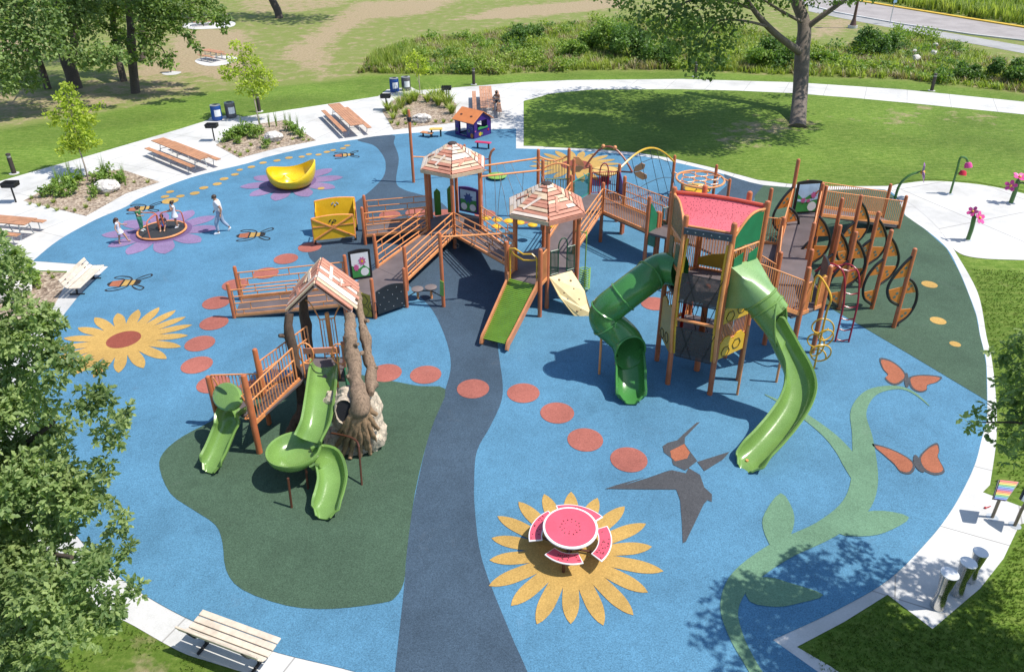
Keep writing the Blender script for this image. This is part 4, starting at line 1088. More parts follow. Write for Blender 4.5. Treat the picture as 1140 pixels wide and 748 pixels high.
# honeycomb panels of the lower level
def honey(P, Q, z0, z1, mt=YELP):
    a, b = v3(P, 0), v3(Q, 0); d = (b-a).normalized(); nn = V((d.y, -d.x, 0)); w = (b-a).length; mb = MB()
    lo = [a+d*(.1+(w-.2)*i/6)+zz*(z0+0.10*abs(math.sin(PI*i/2.5))) for i in range(7)]
    mb.prism([a+d*.1+zz*z0, b-d*.1+zz*z0]+[a+d*(w-.1-(w-.2)*i/6)+zz*(z1+(0.12 if i % 3 else -0.05)) for i in range(7)], nn*0.035)
    f = mb.build('honeycomb_panel', mt, play, smooth=False)
    hexlines(f, a, d, zz, [(0.36, z0+.18), (0.80, z0+.30)], 0.17, nn*0.04); return f
honey(FR, TR, 1.20, 1.75); honey(FR, TR, 2.35, 2.85); honey(TL, FL, 1.05, 2.35, OCHRE)
rail_bars(play, (*FR, D1+.42), (*TR, D1+.42), 0.06, 0.72, 0.075, skirt=False); rail_bars(play, (*TL, D1+.1), (*BL, D1+.1), 0.0, 1.0, 0.09)
rail_bars(play, (*TL, D2), (*BL, D2), 0.0, 1.2, 0.09); rail_bars(play, (*BL, D2), (*BR, D2), 0.0, 1.3, 0.09)
# rope bits inside
R = random.Random(4); mb = MB()
for i in range(9):
    a = V((5.2+R.random()*1.3, 18.3+R.random()*1.2, 1.4+R.random()*.6)); mb.tube([a, a+V((R.uniform(-.5, .5), R.uniform(-.3, .3), 1.2))], 0.012, 5)
mb.build('climbing_rope', BLK, play)
mb = MB(); mb.tube([v3(TC+V((-.55, .3)), 1.3), v3(TC+V((-.5, .25)), 2.9)], 0.05, 8); mb.build('red_pole', paint('signal_red', (0.50, 0.015, 0.015), 0.35), play)
mb = MB(); mb.prism([v3(BL, D2+.15), v3(BR, D2+.15), v3(BR, D2+.75), v3(BL.lerp(BR, .35), D2+.55), v3(BL, D2+.35)], V((fn.x, fn.y, 0))*.05); mb.build('honeycomb_panel', OCHRE, play, smooth=False)

# ---- tube slide (left)
def tube_path(pts, r, name, mat, rings=(), wall=0.02, cut=0.0, n_sm=6, rad=None):
    P = smooth_poly(pts, n_sm, closed=False); mb = MB(); k = len(P); rr = [r]*k if rad is None else rad
    mb.tube(P, rr, 24, caps=False); mb.tube([p for p in P], [x-wall for x in rr], 24, caps=False)
    if cut:     # mouth cut back at a slant: the crown of the tube ends before its floor
        d = (P[-1]-P[-2]).normalized(); sd = d.cross(V((0, 0, 1))).normalized(); un = sd.cross(d); lip = []
        for base in (0, k*24):
            for j in range(24):
                i = base+(k-1)*24+j; v = V(mb.v[i]); u = (v-P[-1]).dot(un)/r; v2 = v-d*(cut*u); mb.v[i] = tuple(v2)
                for q_ in (2, 3, 4, 5):      # keep the rings before it behind the cut
                    i2 = base+(k-q_)*24+j; w = V(mb.v[i2]); ex_ = (w-v2).dot(d)
                    if ex_ > -.02*q_: mb.v[i2] = tuple(w-d*(ex_+.02*q_))
                if base == 0: lip.append(v2)
        ml_ = MB(); ml_.tube(lip, .03, 7, closed=True)
    o = mb.build(name, mat, play, angle=60)
    if cut: ml_.build('mouth_lip', mat, o)
    for i in rings:
        i = min(k-2, max(1, i)); d = (P[i+1]-P[i-1]).normalized(); m2 = MB(); m2.tube([P[i]-d*.035, P[i]-d*.012, P[i]+d*.012, P[i]+d*.035], [rr[i]+.006, rr[i]+.035, rr[i]+.035, rr[i]+.006], 20, caps=False); m2.build('flange', mat, o)
    return o, P
sp = [V((4.95, 18.85, 3.42)), G(735, 300, 3.28), G(712, 316, 3.0), G(690, 333, 2.58), G(675, 346, 2.18), V((2.93, 18.72, 1.86)), V((3.22, 18.66, 1.60)), V((3.50, 18.48, 1.36)), V((3.60, 18.18, 1.13))]
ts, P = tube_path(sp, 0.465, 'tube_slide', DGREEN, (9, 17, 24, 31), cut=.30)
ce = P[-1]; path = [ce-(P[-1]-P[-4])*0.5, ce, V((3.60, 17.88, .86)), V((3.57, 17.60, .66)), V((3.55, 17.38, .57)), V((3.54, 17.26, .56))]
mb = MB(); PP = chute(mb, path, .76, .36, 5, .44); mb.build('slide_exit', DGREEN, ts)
# hood collar where the tube turns into the open run
ac = MB(); d = (P[-1]-P[-3]).normalized(); pass
for b, h in ((G(667, 417), 1.75), (G(685.5, 406), 1.1), (G(699, 444), .12)):
    mb = MB(); mb.tube([(b.x, b.y, 0), (b.x, b.y, h)], 0.038, 8); mb.build('slide_support', RAIL, ts)
# ---- tube slide (right) with square hood
hoodz0, hoodz1 = 2.86, 4.12
fa, fb_ = FR.lerp(TR, .08), FR.lerp(TR, .92)
A = [v3(fa, hoodz0), v3(fb_, hoodz0), v3(fb_, hoodz1), v3(fa, hoodz1)]
dn = (TR-FR).normalized(); on = V((dn.y, -dn.x)); 
cpath = [G(846, 332, 3.30), G(857, 346, 3.02), G(869, 361, 2.72)]
d0 = (cpath[1]-cpath[0]).normalized(); sd = d0.cross(zz).normalized(); un = sd.cross(d0).normalized(); rr_ = 0.47
ringv = [cpath[0]+(sd*math.cos(2*PI*i/24)+un*math.sin(2*PI*i/24))*rr_ for i in range(24)]
cA = sum(A, V((0, 0, 0)))/4; sq = []
for i in range(24):
    a = 2*PI*i/24; x, y = math.cos(a), math.sin(a); k = 1/max(abs(x), abs(y))
    e = (A[1]-A[0])/2; u2 = (A[3]-A[0])/2; s_ = -1 if sd.dot(e) < 0 else 1
    sq.append(cA+e*s_*x*k+u2*y*k)
lay = []
for t in (0, .25, .5, .75, 1):
    tt = t; bl_ = t**0.9; lay.append([sq[i].lerp(ringv[i], bl_) for i in range(24)])
mb = MB(); vs = [p for l in lay for p in l]; mb.add(vs, [(i*24+j, i*24+(j+1) % 24, (i+1)*24+(j+1) % 24, (i+1)*24+j) for i in range(4) for j in range(24)])
ts2o = mb.build('slide_hood', paint('hood_green', (0.19, 0.33, 0.12), 0.3, var=0.06), play, angle=50)
ts2, P2 = tube_path(cpath, 0.47, 'tube_slide', SGREEN, (0, 5), n_sm=7, cut=.62)
# cut-back collar of the tube mouth
e2 = P2[-1]; run = [P2[-3], e2, G(879, 381, 2.30), G(889, 404, 1.84), G(892, 424, 1.48), G(886, 444, 1.18), G(873, 464, .92), G(857, 483, .70), G(842, 498, .52), G(833, 507, .46)]
mb = MB(); chute(mb, run, .70, .34, 5, .40, tail=.14); mb.build('slide_run', SGREEN, ts2)
for b, h in ((G(820.5, 440), 2.35), (G(876, 455), .6), (G(858, 497), .25), (G(831, 516), .12), (G(864, 426), 1.3)):
    mb = MB(); mb.tube([(b.x, b.y, 0), (b.x, b.y, h)], 0.038, 8); mb.build('slide_support', RAIL, ts2)

# ---- stair G and right hand platform
pA, pB = (8.76, 19.22), (9.63, 19.74); pC = (8.28, 20.25); ZP = 1.75
post(play, pA, 0, 3.25, .075); post(play, pB, 0, 3.02, .075); post(play, pC, 0, 3.25, .075)
midL, midR, farL, farR = (9.44, 23.34), (10.28, 22.85), (10.99, 26.80), (11.95, 26.5)
deck(play, [pA, pB, midR, midL, pC], .12, ZP); deck(play, [midL, midR, farR, farL], .12, ZP-.02)
mb = MB(); st = 6
for i in range(st):
    t0, t1_ = i/st, (i+1)/st; z = D2-.12-(D2-ZP-.1)*(i/(st-1)); P0, P1 = V((*TR, 0)).lerp(V((*pA, 0)), t0), V((*TR, 0)).lerp(V((*pA, 0)), t1_); Q0, Q1 = V((*BR, 0)).lerp(V((*pC, 0)), t0), V((*BR, 0)).lerp(V((*pC, 0)), t1_)
    mb.prism([P0+zz*(z-.06), P1+zz*(z-.06), Q1+zz*(z-.06), Q0+zz*(z-.06)], zz*.06)
mb.build('stair_tread', DECK, play, smooth=False)
rail_bars(play, (*TR, D2-.05), (*pA, ZP), 0.05, 1.08, .10); rail_bars(play, (*BR, D2-.05), (*pC, ZP), 0.05, 1.08, .10)
# short bar panels, yellow vine pole and red arch climber at the platform edge
a, b = V((*pA, ZP)), V((*pB, ZP))
rail_bars(play, a, a.lerp(b, .36), .03, 1.0, .07); rail_bars(play, a.lerp(b, .62), b, .03, 1.0, .07)
def garden2(k): return [('hill', PGR, [(0, 0), (1, 0), (1, .42), (.6, .62), (.3, .45), (0, .66)]), ('cloud', WHITE, circ(.78, .18, .22, .17)), ('stream', SKYB, [(0, .40), (.4, .34), (1, .44), (1, .52), (.4, .43), (0, .48)]), ('flower', PINK, daisy(.30, .42, .14, .11)), ('flower', PINK, daisy(.56, .40, .12, .08)), ('flower', PINK, daisy(.78, .60, .17, .14)), ('bird', ORNGP, [(.82, .62), (.9, .74), (1, .78), (.93, .62)])]
ORNGP = paint('panel_orange', (0.40, 0.10, 0.03), 0.4)
b2 = V((*pB, ZP)); m2 = V((*midR, ZP)); dd = (m2-b2).normalized()
picture(play, b2+dd*.1+zz*.05, b2+dd*1.15+zz*.05, 1.1, BLK, PINK, [('hill', PGR, [(0, 0), (1, 0), (1, .5), (.5, .3), (0, .6)]), ('cloud', WHITE, circ(.3, .2, .2, .15))])
base = G(906, 411, 0); tp_ = a.lerp(b, .36)
mb = MB(); mb.tube(smooth_poly([tp_+zz*.3, tp_+zz*1.05, tp_.lerp(V((base.x, base.y, 0)), .3)+zz*1.2+V((0, 0, ZP*.3)), V((base.x, base.y-.05, 2.55)), V((base.x, base.y, 2.0)), V((base.x, base.y, 1.0)), V((base.x, base.y, 0))], 5, closed=False), .03, 8)
yv = mb.build('vine_pole', YELC, play)
mb = MB(); R = random.Random(8)
lp = [V((base.x+.13*math.sin(t*.105)+.27*math.cos(t*.30), base.y-.04+.10*math.sin(t*.16), .36+.0125*t+.27*math.sin(t*.30))) for t in range(0, 104)]
mb.tube(lp, .024, 6); mb.build('vine_loop', YELC, yv)
t2_ = b.lerp(a, .36); mb = MB(); mb.tube(smooth_poly([t2_+zz*.1, t2_+zz*.95, t2_+zz*1.2+(V((base.x, base.y, 0))-V((t2_.x, t2_.y, 0)))*.3], 4, closed=False), .028, 7); mb.build('grab_pole', YELC, play)
ra, rb = G(929.5, 381), G(944.5, 381.5); top = b2+dd*1.35
for k, (bb_) in enumerate((ra, rb)):
    s_ = top+(rb-ra).normalized()*(0.55*k-.1)
    pts_ = [s_+zz*.45, s_.lerp(V((bb_.x, bb_.y, ZP)), .35)+zz*.85, s_.lerp(V((bb_.x, bb_.y, ZP)), .78)+zz*.70, V((bb_.x, bb_.y, 0)).lerp(s_, .03)+zz*1.75*.9, V((bb_.x, bb_.y, .9)), V((bb_.x, bb_.y, 0))]
    W = smooth_poly(pts_, 5, closed=False)
    if k == 0: W0_ = W
    mb = MB(); mb.tube(W, .030, 8); rr2 = mb.build('arch_climber', REDC, play)
for i in (4, 9, 14, 17, 20, 22, 24):
    if i < len(W): mb = MB(); mb.tube([W0_[i], W0_[i].lerp(W[i], .5)-zz*.06, W[i]], .024, 7); mb.build('arch_rung', REDC, rr2)
# walkway rails, far picture panel, posts
L_ = [pt((874, 225), 3.05), pt((868, 229.5), 3.0)]; 
wl = [V((*pC, ZP)), V((*midL, ZP)), V((*farL, ZP))]; wr = [V((*pB, ZP)), V((*midR, ZP)), V((*farR, ZP))]
for p in (midL, midR, farL, farR): post(play, p, 0, 3.05 if p != farL else 3.9, .072)
post(play, pt((904, 279), 3.0), 0, 3.0, .072); post(play, pt((859, 211), 3.05), 0, 3.05, .072)
rail_bars(play, wl[0], wl[1], .05, 1.05, .10); rail_bars(play, wl[1], wl[2], .05, 1.05, .10); rail_bars(play, wr[1], wr[2], .05, 1.05, .10)
pa, pb = V((*farL, ZP)), V((*farR, ZP)); dd2 = (pb-pa).normalized()
pq = pa+V((.10, -.02, .02)); picture(play, pq, pq+V((.97, .12, 0)), 1.28, BLK, SKYB, garden2(0))
# back deck behind the tower with yellow arch
bd4 = [pt((802, 218), 3.0), pt((836, 217), 2.9)]
deck(play, [f1, F1, (8.3, 25.4), (10.05, 24.9), midL, (8.0, 23.4), (7.0, 25.0)], .11, ZT3-.03)
post(play, (8.3, 25.4), 0, 2.6, .07); post(play, (8.0, 22.6), 0, 2.6, .07); post(play, (6.01, 26.66), 0, 1.9, .07)
rail_bars(play, (*F1, ZT3), (8.3, 25.4, ZT3), .0, 1.0, .1); rail_bars(play, (8.3, 25.4, ZT3), (10.05, 24.9, ZT3), .0, 1.0, .1)
a_, b_ = V((6.9, 23.9, ZT3)), V((8.6, 22.9, ZT3)); mb = MB(); mb.tube([a_.lerp(b_, i/12)+zz*(1.3+.55*math.sin(PI*i/12)) for i in range(13)], .045, 8); mb.build('yellow_arch', YELC, play)
mb = MB(); p_a, p_b = V((*f1, ZT3)), V((6.01, 26.66, ZT3)); p_a2 = p_a+V((.06, -.06, 0)); p_b2 = V((*pt((733, 238), 1.9), ZT3)); post(play, (p_b2.x, p_b2.y), 0, 1.95, .07)
mb.prism([p_a2+zz*-.55, p_b2+zz*-.9, p_b2+zz*.42, p_a2+zz*1.15], (.03, .02, 0)); mb.build('gate_panel', PGREEN, play, smooth=False)
rail_bars(play, (p_b2.x+.12, p_b2.y+.12, ZT3-.2), (p_b2.x+.55, p_b2.y+.3, ZT3-.2), 0.0, .9, .09, GGATE, skirt=False)

# ---- ramp I down to the right
e_n, e_f = (16.73, 29.16), (16.48, 30.13); n0, n1_ = V((*farR, ZP-.05)), V((*farL, ZP-.05))
nn0 = V((12.3, 27.3, 1.5)); ff0 = V((12.05, 28.35, 1.5))
deck(play, [farR, (nn0.x, nn0.y), (ff0.x, ff0.y), farL], .1, ZP-.04)
deck(play, [tuple(nn0), (*e_n, .12), (*e_f, .12), tuple(ff0)], .1, name='ramp_deck')
for p, h in ((e_n, 1.46), (e_f, 1.62), (pt((920, 208), 2.7), 2.7), (pt((937.7, 221.8), 2.75), 2.75)): post(play, p, 0, h, .072)
def rail_slope(a, b, z1): return rail_bars(play, a, b, .05, z1, .12)
rail_slope(tuple(nn0), (*e_n, .25), 1.0); rail_slope(tuple(ff0), (*e_f, .25), 1.05)

# ---- leaf climbers
LB = paint('leaf_rim_black', (0.012, 0.012, 0.013), 0.45)
def leaf_panel(par, b, zt, u, flip=1, s=1.0):
    u = V((u[0], u[1], 0)).normalized()*flip; n_ = V((-u.y, u.x, 0)); b = V((b[0], b[1], 0))
    def lobe(pts, cells):
        W = smooth_poly([b+u*x*s*1.02+zz*(z*s) for x, z in pts], 5, closed=False)
        mb = MB(); mb.tube(W, .045*s, 7); f = mb.build('leaf_rim', LB, par)
        for c in cells:
            q = [b+u*x*s*1.02+zz*z*s for x, z in c]; mb = MB(); mb.prism([p-n_*.012 for p in q], n_*.024); lf = mb.build('leaf_plate', LEAFO, f, smooth=False)
            ce = sum(q, V((0, 0, 0)))/len(q)
            for k in (-.55, .55):
                m_ = MB(); cc = ce+(q[0].lerp(q[1], .5)-q[2].lerp(q[-1], .5))*.22*k+u*.08*k
                pts_ = [cc+u*.055*math.cos(2*PI*i/10)+zz*.05*math.sin(2*PI*i/10) for i in range(10)]
                m_.prism([p-n_*.016 for p in pts_], n_*.032); m_.build('leaf_hole', paint('hole_grey_green', (0.10, 0.15, 0.12), 0.8), lf, smooth=False)
    T = zt
    lobe([(0, T-.12), (-.30, T-.45), (-.58, T-.95), (-.60, T-1.35), (-.38, T-1.72), (0, T-1.95)],
         [[(-.03, T-.2), (-.27, T-.48), (-.50, T-.90), (-.03, T-.86)], [(-.03, T-1.22), (-.58, T-1.30), (-.40, T-1.65), (-.03, T-1.88)]])
    lobe([(0, T-.92), (.28, T-1.12), (.52, T-1.5), (.58, T-1.95), (.42, T-2.38), (0, T-2.72)],
         [[(.03, T-1.0), (.25, T-1.17), (.46, T-1.5), (.03, T-1.5)], [(.03, T-2.10), (.53, T-2.12), (.38, T-2.38), (.03, T-2.62)]])
lps = [((12.85, 21.18), 2.82), ((12.67, 22.43), 2.9), (pt((977.8, 238.5), 2.9), 2.9), (pt((958.6, 220), 2.9), 2.9), (pt((952.7, 261), 2.85), 2.85), (pt((935, 253.5), 2.85), 2.85), (pt((913, 237), 3.05), 3.05), (pt((886, 190), 3.9), 3.4)]
for i, (p, h) in enumerate(lps):
    if i < 6: post(play, p, 0, h+.05, .072)
    leaf_panel(play, p, h-.02, (0.97, 0.22) if i % 2 == 0 else (0.95, .30), 1 if i in (0, 7) else -1)
# ------------------------------------------------------------------ small tree-house play structure
BARK = wood('carved_bark', (0.24, 0.165, 0.11), (4, 4, .6), 0.30, 0.9)
BARKD = wood('carved_bark_dark', (0.09, 0.058, 0.040), (3, 3, .8), 0.5, 0.85)
ROOT = wood('carved_root', (0.30, 0.19, 0.105), (2, 2, 2), 0.5, 0.8)
def rock_mat(name, col):
    m, t, b = nmat(name); p = geopos(t); n = tex(t, 'Noise', p, 3.5, Detail=7.0, Roughness=0.65); v = tex(t, 'Voronoi', p, 3.0)
    c = ramp(t, n.outputs[0], [(0.3, tuple(x*.45 for x in col)), (0.5, col), (0.75, tuple(min(1, x*1.18) for x in col))])
    nd = tex(t, 'Noise', p, 2.0, Detail=3.0); pm = t.nodes.new('ShaderNodeVectorMath'); pm.operation = 'MULTIPLY_ADD'; pm.inputs[1].default_value = (.5, .5, .5); L(t, nd.outputs['Color'], pm.inputs[0]); L(t, p, pm.inputs[2])
    ve = tex(t, 'Voronoi', pm.outputs[0], 3.6, feature='DISTANCE_TO_EDGE'); c = mixc(t, ramp(t, ve.outputs['Distance'], [(0.0, .55), (0.06, 0.0)]), c, tuple(x*.22 for x in col)); L(t, c, b.inputs['Base Color'])  # crevice darkness put into the colour as crack lines
    b.inputs['Roughness'].default_value = 0.9; bump(t, b, n.outputs[0], 0.6, 0.05); return m
ROCK = rock_mat('cast_rock', (0.50, 0.42, 0.32)); BOULD = rock_mat('granite', (0.60, 0.56, 0.51))
def rock_mesh(mb, c, r, seed, sub=4, amp=0.28, rough=1.0, lump=2.2):
    bm = bmesh.new(); bmesh.ops.create_icosphere(bm, subdivisions=sub, radius=1.0); o = V((seed*3.1, seed*1.7, seed*.9))
    for v in bm.verts:
        n = v.co.normalized(); k = 1+amp*noise.fractal(n*lump*.6+o, 0.8, 2.2, 4)*rough-0.10*abs(noise.noise(n*lump*1.6+o)); v.co = V((n.x*r[0]*k, n.y*r[1]*k, n.z*r[2]*k))
    bm.verts.index_update(); mb.add([v.co+V(c) for v in bm.verts], [tuple(x.index for x in f.verts) for f in bm.faces]); bm.free()

tb = G(365, 480)
th = thing('treehouse_play_structure', 'small tree-house climber with carved trunks, plank roof, rock cave and bright green slides', 'play structure', (tb.x, tb.y, 0))
a1, a2 = (-6.48, 15.31), (-7.93, 16.49)
post(th, a1, 0, 2.44, .082); post(th, a2, 0, 1.6, .075)
a3 = pt((283.6, 390), 2.42); post(th, a3, 0, 2.42, .07); g_ = G(300, 473); post(th, (g_.x, g_.y), 0, .95, .06)
ZS, ZD = 0.98, 1.55
lg = [G(337.5, 470, .25), G(350.5, 425, .9), G(399, 432, 1.0), G(409, 415, 1.0)]      # feet of the carved trunks
eav = [G(322, 349, 3.15), G(337, 327, 3.15), G(388.5, 348, 3.15), G(396, 322, 3.15)]
dk0, dk1, dk2, dk3 = G(340, 420, ZD), G(350, 397, ZD), G(393, 397, ZD), G(384, 421, ZD)
deck(th, [dk0, dk3, dk2, dk1], .12, ZD)
deck(th, [(a1[0]-.02, a1[1]+.08), (a1[0]-.35, a1[1]+1.25), (a2[0]+.35, a2[1]+.62), (a2[0]+.1, a2[1]-.1)], .1, ZS)
deck(th, [(*a1, ZS), (dk0.x, dk0.y, ZD), (dk1.x, dk1.y, ZD), (*a3, ZS+.05)], .09, name='ramp_deck')
rail_bars(th, (*a1, ZS-.02), (dk0.x-.15, dk0.y, ZD-.05), .04, 1.05, .095, mid=.68); rail_bars(th, (*a3, ZS), (dk1.x, dk1.y, ZD), .04, 1.05, .1, mid=.68)
rail_bars(th, (*a2, ZS), (*a3, ZS), .04, .7, .1)
a, b = V((*a2, ZS)), V((*a1, ZS)); dd_ = (b-a).normalized()
mb = MB(); e = el(.42, .20, V((0, 0, 0)), 24); 
ux = dd_; uy = V((-dd_.y, dd_.x, 0)); c0 = a.lerp(b, .56)+zz*.50
def ring_pl(ro, ri, zt, zb, c, ux, uy, n=24, ex=1.0):
    vs = []; 
    for r_, z in ((ro, zt), (ri, zt-.04), (ri, zb), (ro, zb)):
        for i in range(n):
            t = 2*PI*i/n; vs.append(c+ux*(r_*ex*math.cos(t))+uy*(r_*.62*math.sin(t))+zz*z)
    fs = [(k*n+i, k*n+(i+1) % n, ((k+1) % 4)*n+(i+1) % n, ((k+1) % 4)*n+i) for k in range(4) for i in range(n)]; return vs, fs
nc_ = (zz*.80-uy*.60).normalized(); vc_ = nc_.cross(ux).normalized(); mtc_ = Matrix((ux, vc_, nc_)).transposed(); cc0 = c0-uy*.10+zz*.03
mb.lathe([(.46, -.07), (.55, -.03), (.56, .03), (.50, .075), (.30, .095), (.01, .10)], cc0, 28, mtc_, sy=.62)
cn_ = mb.build('slide_canopy', SGREEN, th)
mb = MB(); mb.prism([cc0+ux*(-.24+.30*math.cos(2*PI*i/16)*.9)+vc_*(.05+.055*math.sin(2*PI*i/16))+nc_*.10 for i in range(16)], nc_*.008); mb.build('painted_slot', paint('painted_slot_shade', (.012, .045, .012), .6), cn_, smooth=False)  # raised dark plate stands in for a shaded slot, nothing is cut
for k in (.16, .84):
    mb = MB(); p = a.lerp(b, k); q = smooth_poly([p+zz*.75, p+zz*.2+uy*.12, p+zz*.05-uy*.05, p-zz*.02+uy*.1], 4, closed=False); mb.tube(q, .024, 6); mb.build('grab_bar', RAIL, th)
s_top = a.lerp(b, .60); e_ = G(236, 520, .16)
pth = [s_top+uy*.15, s_top-uy*.15-zz*.03, s_top.lerp(e_, .3)-zz*.02, s_top.lerp(e_, .62)-zz*.08, s_top.lerp(e_, .86)-zz*.05, e_]
mb = MB(); chute(mb, pth, .55, .25, 5); mb.build('slide', SGREEN, th)
# carved trunks
for i, (f, e, mt) in enumerate(zip(lg, eav, (BARKD, BARKD, BARK, BARK))):
    if i > 1: continue
    f0 = V((f.x, f.y, 0)); R = random.Random(i); P_ = []; rr_ = []
    for k in range(12):
        t = k/11; P_.append(f0.lerp(e, t)+V((.05*math.sin(5*t+i), .05*math.cos(4*t+i*2), 0))*(1 if k < 11 else 0)); rr_.append((.155-.045*t)*(1+.12*math.sin(9*t+i)))
    mb = MB(); mb.tube(P_, rr_, 12)
    q = P_[9]; 
    if i in (0, 2): mb.tube([q, q+V((-.16 if i == 0 else .14, -.05, .04)), q+V((-.24 if i == 0 else .22, -.09, .07))], [.06, .06, .055], 8)
    mb.v = [tuple(V(v)+noise.noise_vector(V(v)*3+V((i, 0, 0)))*.05) for v in mb.v]; mb.build('carved_trunk', mt, th, angle=60)
# plank gable roof
rf0, rf1 = G(350.5, 316, 3.95), G(358.3, 287, 3.95); eL0, eL1, eR0, eR1 = G(317.5, 348, 3.12), G(330, 318, 3.12), G(393, 347, 3.12), G(401, 317.5, 3.12)
rnd = random.Random(21); mb = MB(); un_ = MB()
for (r0, r1, e0, e1) in ((rf0, rf1, eL0, eL1), (rf0, rf1, eR0, eR1)):
    nrm = (e0-r0).cross(r1-r0).normalized(); nrm = nrm if nrm.z > 0 else -nrm; n_b = 9
    un_.prism([r0-nrm*.045, r1-nrm*.045, e1-nrm*.045, e0-nrm*.045], nrm*-.03)
    for k in range(n_b):
        u0, u1 = k/n_b, (k+1)/n_b-.02; ov = rnd.uniform(-.05, .06); mb.cur = rnd.choice([0, 0, 1, 0, 2, 1]); lf = nrm*rnd.uniform(0, .018)
        A_, B_ = r0.lerp(r1, u0), r0.lerp(r1, u1); C_, D_ = e0.lerp(e1, u1), e0.lerp(e1, u0)
        mb.prism([A_+lf, B_+lf, C_+(C_-B_)*ov+lf, D_+(D_-A_)*ov+lf], nrm*.035)
    for k in range(3):
        u, v = rnd.uniform(.15, .6), rnd.uniform(.15, .6); a_ = r0.lerp(r1, u).lerp(e0.lerp(e1, u), v)+nrm*.055; u2, v2 = min(1, u+rnd.uniform(.2, .45)), v+rnd.uniform(-.1, .35)
        b_ = r0.lerp(r1, u2).lerp(e0.lerp(e1, u2), v2)+nrm*.055; mb.cur = rnd.choice([1, 2, 0, 3]); mb.beam(a_, b_, .10, .03, nrm)
rfo = mb.build('roof', PLANKS, th, smooth=False); un_.build('roof_lining', PL4, rfo, smooth=False)
# balcony rails, crossbeam, hoops
mb = MB(); mb.beam(G(337.5, 391, 2.35), G(378, 389, 2.35), .05, .17); mb.build('cross_board', PL1, th, bevel=.01)
mb = MB(); p_ = G(371, 425, ZD); hc0, hc1 = G(362, 398, ZD), G(378, 396, ZD); 
mb.tube([hc0+zz*.0, hc0+zz*1.25], .02, 6); mb.tube([hc1, hc1+zz*1.25], .02, 6); mb.tube([hc0+zz*1.22, hc1+zz*1.22], .02, 6); mb.tube([hc0+zz*.1, hc1+zz*.1], .02, 6)
for k in (.2, .4, .6, .8): mb.tube([hc0.lerp(hc1, k)+zz*.1, hc0.lerp(hc1, k)+zz*1.22], .011, 5)
mb.tube([hc0+zz*1.22]+[hc0.lerp(dk1, i/6)+zz*(1.25+.55*math.sin(PI/2*i/6)) for i in range(1, 7)], .02, 6); mb.tube([hc1+zz*1.22]+[hc1.lerp(dk2, i/6)+zz*(1.25+.5*math.sin(PI/2*i/6)) for i in range(1, 7)], .02, 6)
mb.build('railing', RAIL, th)
post(th, ((hc0.x+hc1.x)/2, (hc0.y+hc1.y)/2+.05), 0, ZD+1.35, .06, RAIL)
for (A_, B_) in ((dk0, dk0.lerp(dk3, .2)), (dk3.lerp(dk0, .12), dk3)):
    mb = MB(); cc = A_.lerp(B_, .5)+zz*.75; mb.tube([A_, A_+zz*.95], .024, 6); mb.tube([cc+V((.20*math.cos(2*PI*i/14), 0.02, .32*math.sin(2*PI*i/14))) for i in range(14)], .022, 6, closed=True); mb.build('grab_bar', RAIL, th)
mb = MB(); A_, B_ = dk3+zz*.1, dk2+zz*.1
for k in (.15, .4, .65, .9): mb.beam(A_.lerp(B_, k), A_.lerp(B_, k)+zz*.95, .07, .03)
mb.beam(A_+zz*.3, B_+zz*.7, .08, .03); mb.build('slat_rail', PL1, th, smooth=False)
# rock cave
def gnarl(mb, amp, sc, seed):
    o = V((seed*2.3, seed*1.1, seed*.7)); mb.v = [tuple(V(v)+noise.noise_vector(V(v)*sc+o)*amp+noise.noise_vector(V(v)*sc*3.1+o)*amp*.45) for v in mb.v]
rk = MB(); rc_ = G(396, 506, 0)
rock_mesh(rk, rc_+V((0.05, .50, .80)), (.64, .60, 1.10), 3, 5, .17, 1.0, 2.6); rock_mesh(rk, rc_+V((-.52, .62, 1.15)), (.34, .4, .42), 9, 4, .22, 1, 2.6); rock_mesh(rk, rc_+V((-.42, .40, .22)), (.50, .40, .44), 12, 4, .22, 1, 2.6); rock_mesh(rk, rc_+V((.34, .40, .40)), (.46, .46, .62), 15, 4, .2, 1, 2.6); rock_mesh(rk, rc_+V((.0, .22, .16)), (.50, .30, .28), 18, 4, .22, 1, 2.6)
cave = rk.build('rock_cave', ROCK, th, angle=22)
def on_rock(x, y, lift=.10):
    """point on the near face of the rock"""
    for z in [2.2-i*.02 for i in range(0, 109)]:
        p = G(x, y, z); q = V(((p.x-rc_.x-.05)/.70, (p.y-rc_.y-.50)/.66, (p.z-.80)/1.16))
        if q.length < 1: return p+(V((0, 0, CAMZ))-p).normalized()*(lift+.06)
    return G(x, y, .06)
h0_ = on_rock(385, 457, .04); mb = MB(); hv = (V((0, 0, CAMZ))-h0_).normalized(); hv = (hv+V((-.25, 0, -.35))).normalized(); hx_ = hv.cross(zz).normalized(); hy_ = hx_.cross(hv)
mtx_ = Matrix((hx_, hy_, hv)).transposed(); mb.lathe([(.31, -.25), (.30, .02), (.26, .09), (.235, .05), (.21, -.12), (.01, -.16)], h0_, 20, mtx_, sy=1.22, capb=False, capt=False); gnarl(mb, .05, 3, 4); cmo = mb.build('cave_mouth', ROCK, cave, angle=30)
mb = MB(); mb.lathe([(.23, .055), (.01, .06)], h0_, 20, mtx_, sy=1.22, capb=False, capt=False); mb.build('painted_cave_shade', paint('painted_cave_shade', (.010, .010, .014), .9), cmo)  # near-black disc stands in for the shade inside the cave
ends = [(372, 500), (381, 507), (390, 511), (401, 508), (408, 500), (413, 505), (418, 490), (421, 478), (419, 462), (377, 482), (396, 490)]
R = random.Random(2)
